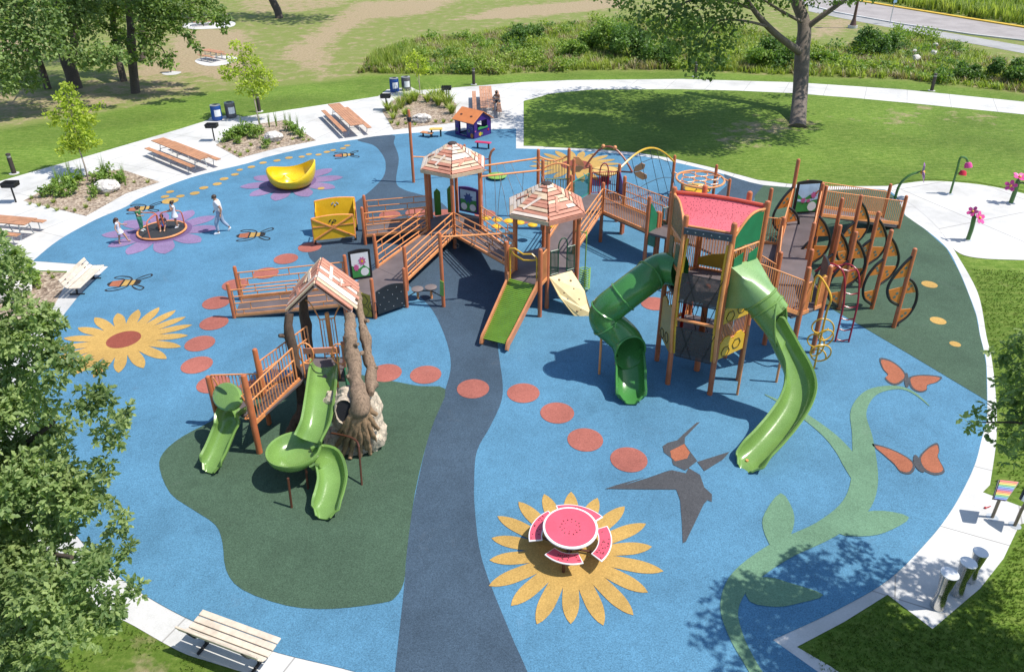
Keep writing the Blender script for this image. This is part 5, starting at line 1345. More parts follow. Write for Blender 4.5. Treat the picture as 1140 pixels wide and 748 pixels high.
for k, (tx, ty) in enumerate(ends):
    P_ = [on_rock(400+R.uniform(-2, 2), 442, .16)]
    for j in range(1, 7):
        f = j/6; P_.append(on_rock(400+(tx-400)*f**1.25+R.uniform(-3, 3)*(1-f), 442+(ty-442)*f**.9, .13-.09*f))
    W = smooth_poly(P_, 5, closed=False); mb = MB(); mb.tube(W, [.12*(1-.60*i/len(W)) for i in range(len(W))], 9); gnarl(mb, .03, 5, k); mb.build('root', ROOT, cave, angle=60)
for kk, (pp, r0_, r1_) in enumerate((([eav[2]-zz*.1, G(390, 372, 2.85), G(393, 398, 2.40), G(396, 422, 2.02), on_rock(400, 444, .12), on_rock(403, 468, .08)], .14, .26), ([eav[3]-zz*.1, G(401, 350, 2.75), G(408, 385, 2.2), G(413, 412, 1.75), on_rock(413, 438, .05)], .12, .17))):
    W = smooth_poly(pp, 9, closed=False); mb = MB(); n_ = len(W); mb.tube(W, [r0_+(r1_-r0_)*(i/n_)**1.6 if i < n_*.86 else r1_*(1-.75*(i/n_-.86)/.14) for i in range(n_)], 14); gnarl(mb, .075, 2.6, kk+3); tk = mb.build('carved_trunk', BARK, th, angle=60)
    for (fr, o_) in ((.30, V((.16, -.08, .05))), (.55, V((-.15, -.12, .03))), (.7, V((.15, -.14, 0)))):
        q = W[int(n_*fr)]; mb = MB(); mb.tube([q, q+o_*.8, q+o_*1.25], [.07, .065, .05], 8); gnarl(mb, .02, 6, kk); mb.build('knot', BARK, tk)
for kk, (pp, r0_) in enumerate((([G(337, 450, .9), G(330, 468, .55), G(320, 484, .25), G(312, 493, .05)], .15), ([G(338, 454, .8), G(335, 476, .4), G(331, 494, .08)], .16), ([G(341, 450, .8), G(345, 470, .45), G(353, 488, .1)], .13))):
    mb = MB(); W = smooth_poly(pp, 5, closed=False); mb.tube(W, [r0_*(1-.55*i/len(W)) for i in range(len(W))], 10); gnarl(mb, .05, 4, kk+8); mb.build('root', BARKD, th, angle=60)
mb = MB(); r0 = G(403, 541); q = [G(369, 482, .95), G(388, 486, 1.0), G(397, 491, 1.0), G(399.5, 497, .95), V((r0.x, r0.y, .0))]; mb.tube(smooth_poly(q[:4], 3, closed=False)+[q[4]], .026, 7); mb.build('hand_rail', paint('brown_pipe', (.085, .03, .016), .4), th)
# twin green slides with turning bowl
bc = G(327, 513, .52); tp1 = G(362, 417, ZD+.02)
pth = [G(363, 409, ZD), G(361, 424, ZD-.02), G(358, 450, 1.36), G(354, 476, 1.10), G(348, 492, .90)]
mb = MB(); sweep(mb, pth, chute_prof(.66, .30), n_sm=5); mb.build('slide', SGREEN, th)
mb = MB(); mb.lathe([(.20, 0), (.42, .04), (.56, .16), (.62, .30), (.67, .32), (.68, .27), (.62, .12), (.46, -.04), (.2, -.07)], bc+V((.05, 0, .08)), 30, capb=False, capt=False); mb.lathe([(0.0, 0.0), (.22, 0.005)], bc+V((.05, 0, .08)), 30, capb=False, capt=False); mb.build('slide_bowl', SGREEN, th)
pth = [G(350, 517, .50), G(358, 515, .54), G(366, 519, .50), G(371, 537, .36), G(368, 556, .22), G(362, 571, .15)]
mb = MB(); chute(mb, pth, .60, .26, 5); mb.build('slide', SGREEN, th)
BP = paint('brown_pipe', (.085, .03, .016), .4)
for b_, h in ((G(325, 566), .85), (G(343, 545), .7), (G(362, 577), .12)):
    mb = MB(); mb.tube([(b_.x, b_.y, 0), (b_.x-.0, b_.y+.12, h)], .03, 7); mb.build('slide_support', BP, th)
mb = MB(); mb.prism([dk3+zz*-.5, dk2+zz*-.5, dk2+zz*.25, dk3+zz*.25], (0.03, 0, 0)); mb.build('side_panel', PGREEN, th, smooth=False)

# ------------------------------------------------------------------ stepping pods between posts belong to the big structure
for (x, y), hb in (((464.5, 321.5), (465.5, 333)), ((480.5, 319.5), (480.5, 333))):
    g = G(hb[0], hb[1]); h = HT(hb[0], hb[1], y); mb = MB(); mb.lathe([(.05, h-.06), (.20, h-.05), (.22, h), (.17, h+.025)], (g.x, g.y, 0), 18); sp_ = mb.build('stepping_pod', paint('pod_grey', (.16, .13, .125), .6), play)
    mb = MB(); mb.tube([(g.x, g.y, 0), (g.x, g.y, h)], .045, 8); mb.build('pod_post', RAIL, sp_)
mb = MB(); g0_, g1_ = G(465.5, 333), G(480.5, 333); hh = HT(465.5, 333, 322); mb.tube([(*pR, hh), (g0_.x, g0_.y, hh-.06), (g1_.x, g1_.y, hh-.06), (*mid, hh)], .022, 6); mb.build('pod_bar', BLK, play)
mb = MB(); mb.prism([(mid[0]-.10, mid[1]-.08, .55), (mid[0]+.04, mid[1]-.10, .5), (mid[0]+.06, mid[1]-.10, 1.05), (mid[0]-.07, mid[1]-.08, 1.12)], (0, -.03, 0)); mb.build('lime_panel', LGREEN, play, smooth=False)

# ------------------------------------------------------------------ accessible glider
fl, fr_ = G(351, 275), G(396, 270); bl = G(354.5, 260); bd_ = bl-fl; bd_.z = 0; br = fr_+bd_
gl = thing('glider_wagon', 'yellow wheelchair glider wagon with orange cross bracing at the end of the ramp', 'play glider', ((fl+br)/2).to_tuple())
ux = (fr_-fl).normalized(); uy = bd_.normalized(); wx = (fr_-fl).length; wy = bd_.length; nx_ = V((ux.y, -ux.x, 0))
deck(gl, [fl, fr_, br, bl], .12, .30, name='floor')
for (a_, b_) in ((fl, bl), (fr_, br)):
    mb = MB(); o_ = ux*(.03 if a_ is fl else -.03); mb.prism([a_+o_+zz*.30, a_+o_+uy*.42+zz*.30, a_+o_+uy*.36+zz*1.0, a_+o_+zz*1.2], ux*.03); mb.prism([b_+o_+zz*.30, b_+o_-uy*.5+zz*.30, b_+o_-uy*.34+zz*1.1, b_+o_+uy*.1+zz*1.36], ux*.03); mb.build('side_panel', YELP, gl, smooth=False)
HW = .95
for (p, tag_) in ((fl, 'front_panel'), (bl, 'back_panel')):
    off = V((0, 0, 0)); lean = (V((0, 0, 0)) if p is fl else uy*.14); mb = MB(); h = HW if p is fl else HW+.16
    top = [p+ux*(wx*i/8)+lean+zz*(h+.30-.0+.07*math.sin(PI*i/8)) for i in range(9)]
    mb.prism([p+zz*.30, p+ux*wx+zz*.30]+top[::-1], nx_*.04); pn = mb.build(tag_, YELP, gl, smooth=False)
    mb = MB(); mb.tube(top, .035, 7); mb.tube([p+zz*.22, top[0]], .035, 7); mb.tube([p+ux*wx+zz*.22, top[-1]], .035, 7); mb.build('frame_rim', RAIL, pn)
    if p is fl:
        mb = MB(); o_ = nx_*.055; mb.beam(p+zz*.32+o_, top[-1]+o_, .05, .03, nx_); mb.beam(p+ux*wx+zz*.32+o_, top[0]+o_, .05, .034, nx_); mb.build('cross_brace', RAIL, pn)
        mb = MB(); mb.beam(p+zz*.88+o_*.9, p+ux*wx+zz*.88+o_*.9, .04, .02, nx_); mb.build('cross_rail', RAIL, pn)
    mb = MB(); cc = p+ux*(wx*.5)+zz*(h+.12)+lean*.8+nx_*.045
    for k in range(7): mb.ball(cc+(ux*(.13*math.cos(PI*k/6))+zz*(.07*math.sin(PI*k/6)-(.04 if k == 3 else 0)) if k != 3 else zz*-.05), .025 if k != 3 else .045, 7, 5)
    mb.build('paw_print', BLK if p is fl else paint('paw_blue', (.25, .35, .5), .4), pn)
for p, o_ in ((fl, .18), (fr_, .18), (bl, -.18), (br, -.18)):
    mb = MB(); q = p+uy*o_; mb.tube([q+zz*.25, q+zz*1.0], .035, 7); mb.tube([q+zz*1.0, p+zz*1.05], .03, 6); mb.build('corner_post', RAIL, gl)
    mb = MB(); mb.tube([q, q+zz*.3], .05, 8); mb.build('foot', BLK, gl)
mb = MB(); c_ = fl+ux*wx*.12+uy*wy*.5; mb.tube([c_+zz*.95-uy*.35, c_+zz*.95+uy*.1, c_+ux*.75+zz*.95+uy*.12, c_+ux*.85+zz*.95, c_+ux*.75+zz*.95-uy*.12, c_+zz*.95-uy*.1], .028, 7); mb.tube([c_+ux*.55+zz*.3, c_+ux*.55+zz*.95], .03, 7); mb.build('grab_table', RAIL, gl)
mb = MB(); mb.prism([bl+zz*.62-uy*.05, br+zz*.62-uy*.05, br+zz*.62-uy*.35, bl+zz*.62-uy*.35], zz*.05); mb.build('seat', paint('seat_grey', (.10, .11, .12), .5), gl, smooth=False)

# ------------------------------------------------------------------ yellow spinner bowl
sc_ = G(327, 207.5); sb = MB(); n = 40; prof_o = []; vs = []; fs = []
def hb_(t): return .74+.24*math.cos(2*t-.35)+.14*math.cos(t-.5)
lay = []
for k in range(9):
    u = k/8; row = []
    for i in range(n):
        t = 2*PI*i/n; h = hb_(t); r_ = .74+.46*math.sin(u*PI/2)**.9; row.append(V((sc_.x+r_*1.0*math.cos(t), sc_.y+r_*.95*math.sin(t), .10+h*u**1.5+.03*math.sin(3*t)*u)))
    lay.append(row)
for k in range(8):
    u = 1-k/7; row = []
    for i in range(n):
        t = 2*PI*i/n; h = hb_(t); r_ = max(.02, (.60+.58*math.sin(u*PI/2)**.9)*(u**.35 if u < .3 else 1)) if k < 7 else .02; row.append(V((sc_.x+(r_-.04)*math.cos(t), sc_.y+(r_-.04)*.95*math.sin(t), .16+(h-.02)*u**1.6+.50*math.exp(-((math.cos(t)*r_+.30)**2+(math.sin(t)*r_+.05)**2)/.06)+.22*math.exp(-((math.cos(t)*r_-.4)**2+(math.sin(t)*r_)**2)/.05))))
    lay.append(row)
vs = [p for r_ in lay for p in r_]; fs = [(i*n+j, i*n+(j+1) % n, (i+1)*n+(j+1) % n, (i+1)*n+j) for i in range(len(lay)-1) for j in range(n)]+[tuple(range(n-1, -1, -1))]
sb.add(vs, fs); sb.lathe([(.30, 0), (.36, .12)], (sc_.x, sc_.y, 0), 20)
tag(sb.build('spinner_bowl', paint('spinner_yellow', (.68, .46, .012), .25, var=.04), angle=60), 'wavy yellow plastic spinner bowl standing on a purple flower', 'spinner')

# ------------------------------------------------------------------ merry-go-round
mc = G(181, 258.7); mg = thing('merry_go_round', 'low black merry-go-round with orange rim and grab bars', 'merry-go-round', mc.to_tuple())
MR = .98; mb = MB(); mb.lathe([(MR-.05, 0.02), (MR-.05, .13), (0.01, .135)], mc, 40); mb.build('platform', paint('deck_black', (.028, .028, .03), .6), mg)
mb = MB(); mb.tube(el(MR, MR, mc+zz*.11, 44), .045, 8, closed=True); mb.build('rim', RAIL, mg)
for a0_, a1_ in ((175, 60), (262, 20), (20, 120)):
    A_ = mc+V((math.cos(math.radians(a0_))*(MR-.05), math.sin(math.radians(a0_))*(MR-.05), .12)); C_ = mc+V((math.cos(math.radians(a0_))*.12, math.sin(math.radians(a0_))*.12, .12))
    mb = MB(); mb.tube(smooth_poly([A_, A_+zz*.45, A_.lerp(C_, .08)+zz*.72, A_.lerp(C_, .5)+zz*.78, C_+zz*.74, C_+zz*.4, C_], 4, closed=False), .026, 7); mb.build('grab_bar', paint('bar_salmon', (.50, .13, .06), .35), mg)

# ------------------------------------------------------------------ melon table
tc = G(635, 587, .74); mt0 = V((tc.x, tc.y, 0))
mtb = thing('melon_picnic_table', 'round pink watermelon table with white rim and four curved seats on the sunflower', 'picnic table', mt0.to_tuple())
RIM = paint('white_rim', (.74, .70, .70), .4, var=.03); SEED = paint('melon_seed', (.10, .008, .012), .4)
mb = MB(); mb.lathe([(.56, -.035), (.60, -.02), (.60, .012), (.57, .02)], tc, 48); tt_ = mb.build('table_top', RIM, mtb)
mb = MB(); mb.lathe([(.555, .018), (.55, .0225), (.001, .0235)], tc, 48, capt=False); mb.build('melon_face', MELON, tt_)
mb = MB()
for k in range(14):
    t = 2*PI*k/14; r_ = .20+.02*(k % 2); mb.ball(tc+V((r_*math.cos(t), r_*math.sin(t), .024)), (.026, .015, .006), 6, 4, Matrix.Rotation(t, 3, 'Z'))
for k in range(6):
    t = 2*PI*k/6+.3; mb.ball(tc+V((.14*math.cos(t), .14*math.sin(t), .024)), (.014, .010, .005), 6, 4)
mb.build('melon_seed', SEED, tt_)
mb = MB(); mb.lathe([(.28, 0), (.26, .02), (.06, .04), (.06, .70), (.20, .71)], mt0, 20); mb.build('pedestal', BP, mtb)
for (x, y) in ((645, 568), (673.5, 604.5), (628, 621), (599.6, 584.6)):
    g = G(x, y, .45); dv = V((g.x-mt0.x, g.y-mt0.y)); a0_ = math.atan2(dv.y, dv.x); rm = dv.length; N_ = 12; sp_ = .60
    def arcpoly(r0, r1, da, z): return [mt0+V((r1*math.cos(a0_-da+2*da*i/N_), r1*math.sin(a0_-da+2*da*i/N_), z)) for i in range(N_+1)]+[mt0+V((r0*math.cos(a0_+da-2*da*i/N_), r0*math.sin(a0_+da-2*da*i/N_), z)) for i in range(N_+1)]
    mb = MB(); mb.prism(arcpoly(rm-.15, rm+.15, sp_, .425), zz*.03); se = mb.build('seat', RIM, mtb, smooth=False, bevel=.006)
    mb = MB(); mb.prism(arcpoly(rm-.125, rm+.125, sp_-.03, .4555), zz*.003); mb.build('melon_face', MELON, se, smooth=False)
    mb = MB(); R = random.Random(int(x))
    for k in range(18):
        t = a0_+R.uniform(-.54, .54); r_ = rm+R.uniform(-.09, .09); mb.ball(mt0+V((r_*math.cos(t), r_*math.sin(t), .460)), (.022, .014, .005), 6, 4, Matrix.Rotation(t, 3, 'Z'))
    mb.build('melon_seed', SEED, se)
    mb = MB(); o_ = mt0+V((rm*math.cos(a0_), rm*math.sin(a0_), 0)); mb.tube([o_+zz*.43, o_], .038, 8); mb.tube([mt0+zz*.12, o_+zz*.12], .03, 7); mb.build('seat_leg', BP, mtb)

# ------------------------------------------------------------------ picnic tables
TWD = wood('table_plank', (.48, .235, .125), (.6, .6, 1), .75, .55); GALV = paint('galvanised_pipe', (.42, .45, .47), .4, metal=.3)
def picnic(A_, B_, w, label, seats=(1, -1), seat_shift=0.0, group='picnic tables'):
    A_, B_ = V((A_.x, A_.y, 0)), V((B_.x, B_.y, 0)); d = (B_-A_).normalized(); n_ = V((-d.y, d.x, 0)); ln = (B_-A_).length; c = (A_+B_)/2
    t = thing('picnic_table', label, 'picnic table', c.to_tuple(), group)
    mb = MB(); k = 5
    for i in range(k):
        o_ = n_*(-w/2+w*(i+.5)/k); mb.beam(A_+o_+zz*.75, B_+o_+zz*.75, w/k-.014, .042)
    mb.build('table_top', TWD, t, smooth=False)
    for s in seats:
        mb = MB(); sa = A_+d*(ln*(.02+seat_shift)); sb_ = B_-d*(ln*(.02)); off = n_*s*(w/2+.36)
        for i in (-.068, .068): mb.beam(sa+off+n_*i+zz*.45, sb_+off+n_*i+zz*.45, .125, .04)
        mb.build('bench', TWD, t, smooth=False)
    for f in (.14, .5, .86):
        p = A_.lerp(B_, f); mb = MB()
        for s in (1, -1):
            mb.tube(smooth_poly([p+n_*s*(w*.3)+zz*.72, p+n_*s*(w*.38)+zz*.4, p+n_*s*(w*.5)+zz*.03, p+n_*s*(w*.5+.34)+zz*.03, p+n_*s*(w*.5+.36)+zz*.43], 3, closed=False), .024, 6)
        mb.tube([p-n_*(w*.36)+zz*.42, p+n_*(w*.36)+zz*.42], .02, 6); mb.tube([p-n_*(w*.3)+zz*.71, p+n_*(w*.3)+zz*.71], .02, 6); mb.build('leg_frame', GALV, t)
    return t
picnic(G(175, 154.8, .77), G(229, 175.7, .77), .74, 'long tan picnic table between the two plaza flower beds nearest the grills')
picnic(G(371.5, 115.5, .77), G(397.5, 139, .77), .78, 'long tan picnic table standing between the grill post and the slate path')
picnic(G(540, 96, .77), G(542.5, 119.8, .77), .85, 'picnic table behind the purple playhouse where the woman sits')
picnic(G(-32, 240.5, .77), G(34, 246.5, .77), .74, 'picnic table cut by the left edge beside the flower bed')
picnic(G(228, 55.2, .77), G(246, 58.3, .77), .74, 'far picnic table on a round concrete pad on the dry slope')
picnic(G(214, 20.5, .77), G(240, 19, .77), .8, 'farthest picnic table on the pale pad under hanging branches')

# ------------------------------------------------------------------ contour benches
SLAT = wood('bench_slat', (.60, .51, .41), (.8, .8, .8), .78, .75); CAST = paint('black_casting', (.014, .014, .016), .45)
def bench(c, along, label, ln=1.85):
    d = V((along[0], along[1], 0)).normalized(); n_ = V((-d.y, d.x, 0)); c = V((c.x, c.y, 0)); t = thing('park_bench', label, 'bench', c.to_tuple(), 'slatted park benches')
    prof_ = [(.30, .435, 0.05), (.155, .425, .02), (.01, .42, -.05), (-.135, .455, -.55), (-.235, .575, -1.05), (-.295, .715, -1.2)]
    for i, (y, z, an) in enumerate(prof_):
        mb = MB(); m = Matrix((d, n_*math.cos(an)+zz*math.sin(an), -n_*math.sin(an)+zz*math.cos(an))).transposed(); mb.box(c+n_*y+zz*z, (ln, .128, .04), mat=m); mb.build('seat_slat' if i < 3 else 'back_slat', SLAT, t, smooth=False, bevel=.008)
    for s in (-.62, .62):
        p = c+d*(s*ln/1.85); mb = MB()
        for y0, z0, y1, z1 in ((.32, .40, -.10, .385), (-.10, .385, -.22, .50), (-.22, .50, -.32, .74), (.06, .385, .0, .04), (-.26, .03, .28, .03)):
            mb.beam(p+n_*y0+zz*z0, p+n_*y1+zz*z1, .06, .05, d)
        mb.build('bench_leg', CAST, t)
    return t
u_ = G(309, 713, .43)-G(222, 681, .43)
bench(G(255, 711.5, .43), -u_ if False else u_, 'weathered slat bench seen from behind at the bottom left of the picture')
u_ = G(87, 283, .7)-G(58, 308, .7); bench(G(92, 308, .43), -u_, 'pale slat bench facing the sunflower beside the mulch bed')

# ------------------------------------------------------------------ grills, bins, bollards
def grill(b, label):
    t = thing('park_grill', label, 'grill', (b.x, b.y, 0), 'pedestal park grills')
    mb = MB(); mb.tube([(b.x, b.y, 0), (b.x, b.y, .80)], .04, 8); mb.build('post', CAST, t)
    mb = MB(); x, y = b.x, b.y
    o_ = [(-.30, -.22), (.30, -.22), (.30, .22), (-.30, .22)]
    mb.prism([(x+a, y+c, .80) for a, c in o_], zz*.03)
    for (a, c), (a2_, c2_) in zip(o_, o_[1:]+o_[:1]):
        if c == c2_ == -.22: continue
        mb.prism([(x+a, y+c, .82), (x+a2_, y+c2_, .82), (x+a2_*1.05, y+c2_*1.05, 1.02), (x+a*1.05, y+c*1.05, 1.02)], V((a+a2_, c+c2_, 0)).normalized()*.02)
    mb.build('fire_box', CAST, t, smooth=False)
    mb = MB()
    for k in range(9): mb.tube([(x-.28+.07*k, y-.24, .97), (x-.28+.07*k, y+.21, .97)], .008, 5)
    mb.tube([(x-.34, y-.26, .97), (x+.42, y-.26, .97)], .014, 5); mb.build('grate', CAST, t); return t
grill(G(18, 225.5), 'black pedestal grill beside the leftmost flower bed')
grill(G(239, 157), 'black pedestal grill in front of the blue bin by the long table')
grill(G(430.5, 122.5), 'black pedestal grill at the left edge of the far flower bed')
grill(G(497.7, 113), 'black pedestal grill behind the far flower bed near the seated woman')
grill(G(190.5, 81), 'black grill on a small pad on the dry slope under the trees')
def bin_(b, col, label, name):
    t = thing('litter_bin', label, 'bin', (b.x, b.y, 0), 'pairs of plaza bins')
    m1 = paint(name, col, .4, var=.06); h = .95; r_ = .31
    mb = MB(); mb.lathe([(r_*.9, .03), (r_, .06), (r_*1.0, h-.05), (r_*.98, h)], (b.x, b.y, 0), 24); bo = mb.build('body', m1, t)
    mb = MB()
    for k in range(24): a = 2*PI*k/24; mb.beam((b.x+(r_+.008)*math.cos(a), b.y+(r_+.008)*math.sin(a), .08), (b.x+(r_+.008)*math.cos(a), b.y+(r_+.008)*math.sin(a), h-.06), .03, .014, (math.cos(a), math.sin(a), 0))
    mb.build('side_slats', m1, bo)
    mb = MB(); mb.lathe([(r_*1.02, h), (r_*1.04, h+.03), (.2, h+.06)], (b.x, b.y, 0), 24, capt=False); mb.lathe([(.2, h+.06), (.19, h-.05), (.01, h-.06)], (b.x, b.y, 0), 24, capb=False, capt=False); mb.build('lid', paint('lid_grey', (.24, .25, .26), .4), t)
    mb = MB(); dv = V((-b.x, -b.y, 0)).normalized(); sd_ = V((-dv.y, dv.x, 0)); q = []
    for k in range(7): a = math.atan2(dv.y, dv.x)-.62+1.24*k/6+.25; q.append((b.x+(r_+.022)*math.cos(a), b.y+(r_+.022)*math.sin(a)))
    for k in range(6): mb.add([(*q[k], .30), (*q[k+1], .30), (*q[k+1], .72), (*q[k], .72)], [(0, 1, 2, 3)])
    mb.build('notice_plate', paint('plate_white', (.70, .72, .74), .4, var=.03), bo); return t
bin_(G(242.4, 134), (.012, .075, .30), 'blue recycling bin left of its grey partner near the yellow green sapling', 'bin_blue')
bin_(G(258, 131), (.13, .13, .14), 'grey litter bin standing by the dark bollard and the yellow green sapling', 'bin_grey')
bin_(G(439.5, 102.5), (.012, .075, .30), 'blue recycling bin behind the far flower bed', 'bin_blue')
bin_(G(452.5, 101), (.13, .13, .14), 'grey litter bin behind the far flower bed', 'bin_grey')
def bollard(b, h, label):
    t = thing('bollard_light', label, 'bollard', (b.x, b.y, 0), 'dark path bollards'); m1 = paint('bollard_brown', (.045, .034, .028), .5)
    mb = MB(); mb.lathe([(.115, .0), (.115, h-.22)], (b.x, b.y, 0), 14); mb.build('shaft', m1, t)
    mb = MB(); mb.lathe([(.095, h-.22), (.095, h-.10)], (b.x, b.y, 0), 14); mb.build('lens', paint('lens_grey', (.3, .3, .28), .3), t)
    mb = MB(); mb.lathe([(.12, h-.10), (.12, h-.03), (.07, h)], (b.x, b.y, 0), 14); mb.build('cap', m1, t)
    mb = MB(); mb.lathe([(.24, .0), (.24, .03)], (b.x, b.y, 0), 16); mb.build('footing', CURB, t)
bollard(G(16, 193.5), 1.1, 'dark path bollard at the left edge behind the first grill')
bollard(G(289, 124.5), 1.15, 'dark path bollard behind the yellow green sapling and grey bin')
bollard(G(527.5, 94.5), 1.2, 'dark path bollard behind the table where the woman sits')
bollard(G(1037, 101.5), 1.2, 'dark path bollard on the right beyond the white path')
bollard(G(773.8, 85.8), 1.1, 'dark path bollard under the drooping leaves of the big tree')

# ------------------------------------------------------------------ boulders
for (x, y), r_, sd_, lb_ in (((121, 213), (.62, .50, .36), 4, 'large cream boulder in the left flower bed'), ((305.5, 156.5), (.52, .46, .36), 7, 'rounded grey boulder in the middle flower bed'), ((470, 136), (.62, .42, .34), 13, 'flat grey boulder in the far flower bed'), ((12, 330), (.75, .6, .4), 16, 'pale boulder in the mulch bed behind the left bench')):
    g = G(x, y); mb = MB(); rock_mesh(mb, V((g.x, g.y, r_[2]*.6)), r_, sd_, 4, .22); tag(mb.build('boulder', BOULD, angle=28), lb_, 'boulder', 'planting bed boulders')

# ------------------------------------------------------------------ splash pad flowers
STEM = paint('stem_green', (.05, .15, .03), .35); PETAL = paint('petal_pink', (.62, .06, .26), .35); PETR = paint('petal_red', (.50, .015, .035), .35); PETV = paint('petal_violet', (.46, .18, .52), .35)
def bloom(par, c, dr, r_, mt, n=5, heart=YELC):
    dr = V(dr).normalized(); u = dr.orthogonal().normalized(); w = dr.cross(u); mb = MB()
    for k in range(n):
        a = 2*PI*k/n; o_ = u*math.cos(a)+w*math.sin(a); q = dr.cross(o_); P_ = [c+o_*r_*.15+q*r_*.1, c+o_*r_*.6+q*r_*.36+dr*r_*.12, c+o_*r_+q*r_*.2+dr*r_*.18, c+o_*r_-q*r_*.2+dr*r_*.18, c+o_*r_*.6-q*r_*.36+dr*r_*.12, c+o_*r_*.15-q*r_*.1]
        mb.prism(P_, dr*.02)
    if dr.z < -.5: mb = MB(); mtb_ = Matrix((u, w, -dr)).transposed(); mb.lathe([(r_*.10, r_*.5), (r_*.42, r_*.42), (r_*.55, r_*.1), (r_*.60, -r_*.35), (r_*.50, -r_*.30), (r_*.3, r_*.2)], c, 14, mtb_, capt=False)
    f = mb.build('blossom', mt, par); mb = MB(); mb.ball(c+dr*.03, r_*.24, 8, 6); mb.build('flower_heart', heart, f); return f
def spray(name_pts, r_, blooms, label):
    b = name_pts[0]; t = thing('spray_flower', label, 'water feature', (b.x, b.y, 0), 'splash pad flowers')
    mb = MB(); P_ = smooth_poly(name_pts, 5, closed=False); mb.tube(P_, r_, 9); mb.build('stem', STEM, t)
    mb = MB(); mb.lathe([(.16, .0), (.14, .03), (.06, .05)], b, 14); mb.build('base_plate', GALV, t)
    for c, dr, rr_, mt in blooms:
        bloom(t, c, dr, rr_, mt)
        q = min(P_, key=lambda p: (p-c).length); mb = MB(); mb.tube([q, q.lerp(c, .5)+zz*.06, c], r_*.5, 6); mb.build('branch', STEM, t)
s_ = G(996, 222.5); spray([s_, s_+V((.05, 0, .7)), s_+V((.35, 0, 1.15)), s_+V((.75, 0, 1.32))], .06, [(s_+V((.92, -.02, 1.32)), (1, -.45, .2), .46, PETV)], 'green stem leaning over with one violet daisy at the end of the ramp')
s_ = G(1057.5, 216.5); tp = s_+V((.0, 0, 1.78)); spray([s_, s_+V((0, 0, 1.2)), tp, tp+V((.25, 0, -.02)), tp+V((.38, 0, -.18))], .05, [(tp+V((.46, 0, -.36)), (.2, -.2, -1), .29, PETAL), (tp+V((.25, -.1, -.70)), (-.1, -.2, -1), .28, PETR)], 'thin green stem with two hanging red and pink bells')
s_ = G(1125, 226.5); spray([s_, s_+V((.02, 0, .6)), s_+V((.0, 0, 1.1))], .095, [(s_+V((.02, 0, 1.24)), (0, -.3, 1), .3, PETAL), (s_+V((-.28, -.05, .86)), (-.6, -.6, .5), .26, PETAL), (s_+V((.36, -.05, .95)), (.6, -.5, .5), .3, PETAL)], 'thick green stem with three pink blossoms near the right edge')
s_ = G(1077, 267.5); spray([s_, s_+V((.02, 0, .5)), s_+V((-.02, 0, 1.05))], .085, [(s_+V((-.13, 0, 1.26)), (-.7, -.3, .6), .22, PETAL), (s_+V((.14, -.08, 1.02)), (.4, -.7, .5), .27, PETAL)], 'thick green stem with two pink blossoms nearest the rubber edge')

# ------------------------------------------------------------------ purple playhouse, toddler benches
A_, B_, C_ = G(507, 150), G(527.7, 155.7), G(545.4, 153.3); 
hx = (B_-A_).normalized(); lnx = (B_-A_).length; hy = V((-hx.y, hx.x, 0)); lny = max(1.0, (C_-B_).dot(hy)); 
if hy.y < 0: hy = -hy
lny = 1.45; lnx = max(1.3, min(1.9, lnx)); A_ = B_-hx*lnx
ph = thing('playhouse', 'purple toddler playhouse with orange roof on the blue surface', 'playhouse', (B_.x, B_.y, 0)); HWL = .98
UH = paint('house_purple', (.050, .018, .16), .35)
def wall(p, d, w, h, n_, holes, nm, peak=0):
    """upright board with rectangular openings, built as strips"""
    mb = MB(); xs = sorted({0, w} | {x for h_ in holes for x in (h_[0], h_[1])})
    for x0, x1 in zip(xs, xs[1:]):
        zs = [(0, h)]
        for hx0, hx1, z0, z1 in holes:
            if hx0 < (x0+x1)/2 < hx1: zs = [(0, z0), (z1, h)]
        for z0, z1 in zs:
            if z1-z0 > .01: mb.prism([p+d*x0+zz*z0, p+d*x1+zz*z0, p+d*x1+zz*z1, p+d*x0+zz*z1], n_*.05)
    if peak: mb.prism([p+zz*h, p+d*w+zz*h, p+d*(w/2)+zz*(h+peak)], n_*.05)
    return mb.build(nm, UH, ph, smooth=False)
fw_ = wall(A_, hx, lnx, HWL, hy, [(.32, lnx*.62, .12, .85)], 'front_wall')
wall(A_+hy*lny, hx, lnx, HWL, hy*-1, [(.3, .8, .4, .85)], 'back_wall')
gw_ = wall(B_, hy, lny, HWL, hx*-1, [(.30, 1.12, .5, .98)], 'gable_wall', .46); wall(A_, hy, lny, HWL, hx, [(.4, 1.0, .1, .85)], 'gable_wall', .46)
OR_ = paint('roof_orange', (.60, .20, .06), .4, var=.05); mb = MB(); rd0, rd1 = A_+hy*(lny/2)+zz*(HWL+.50)-hx*.10, B_+hy*(lny/2)+zz*(HWL+.50)+hx*.10
for sgn in (0, 1):
    e0 = (A_-hx*.10+hy*(lny+.14 if sgn else -.14))+zz*(HWL-.06); e1 = e0+hx*(lnx+.2); n_ = (e1-e0).cross(rd0-e0).normalized(); n_ = n_ if n_.z > 0 else -n_
    mb.prism([e0, e1, rd1, rd0], n_*.045)
ro = mb.build('roof', OR_, ph, smooth=False, bevel=.01)
n_ = V((hy.x*-.55, hy.y*-.55, .8)).normalized()
for k in (.22, .72):
    c = (A_-hy*.14).lerp(B_-hy*.14, k).lerp(rd0.lerp(rd1, k)-zz*(HWL+.5), .45); c.z = HWL-.06+.56*.45+.05; mb = MB(); mb.prism([c+hx*.10*math.cos(a)+(hy*.8+zz*.6)*.07*math.sin(a) for a in [2*PI*i/8 for i in range(8)]], n_*.012); mb.build('roof_cutout', paint('cutout_brown', (.10, .035, .02), .6), ro, smooth=False)
R = random.Random(6)
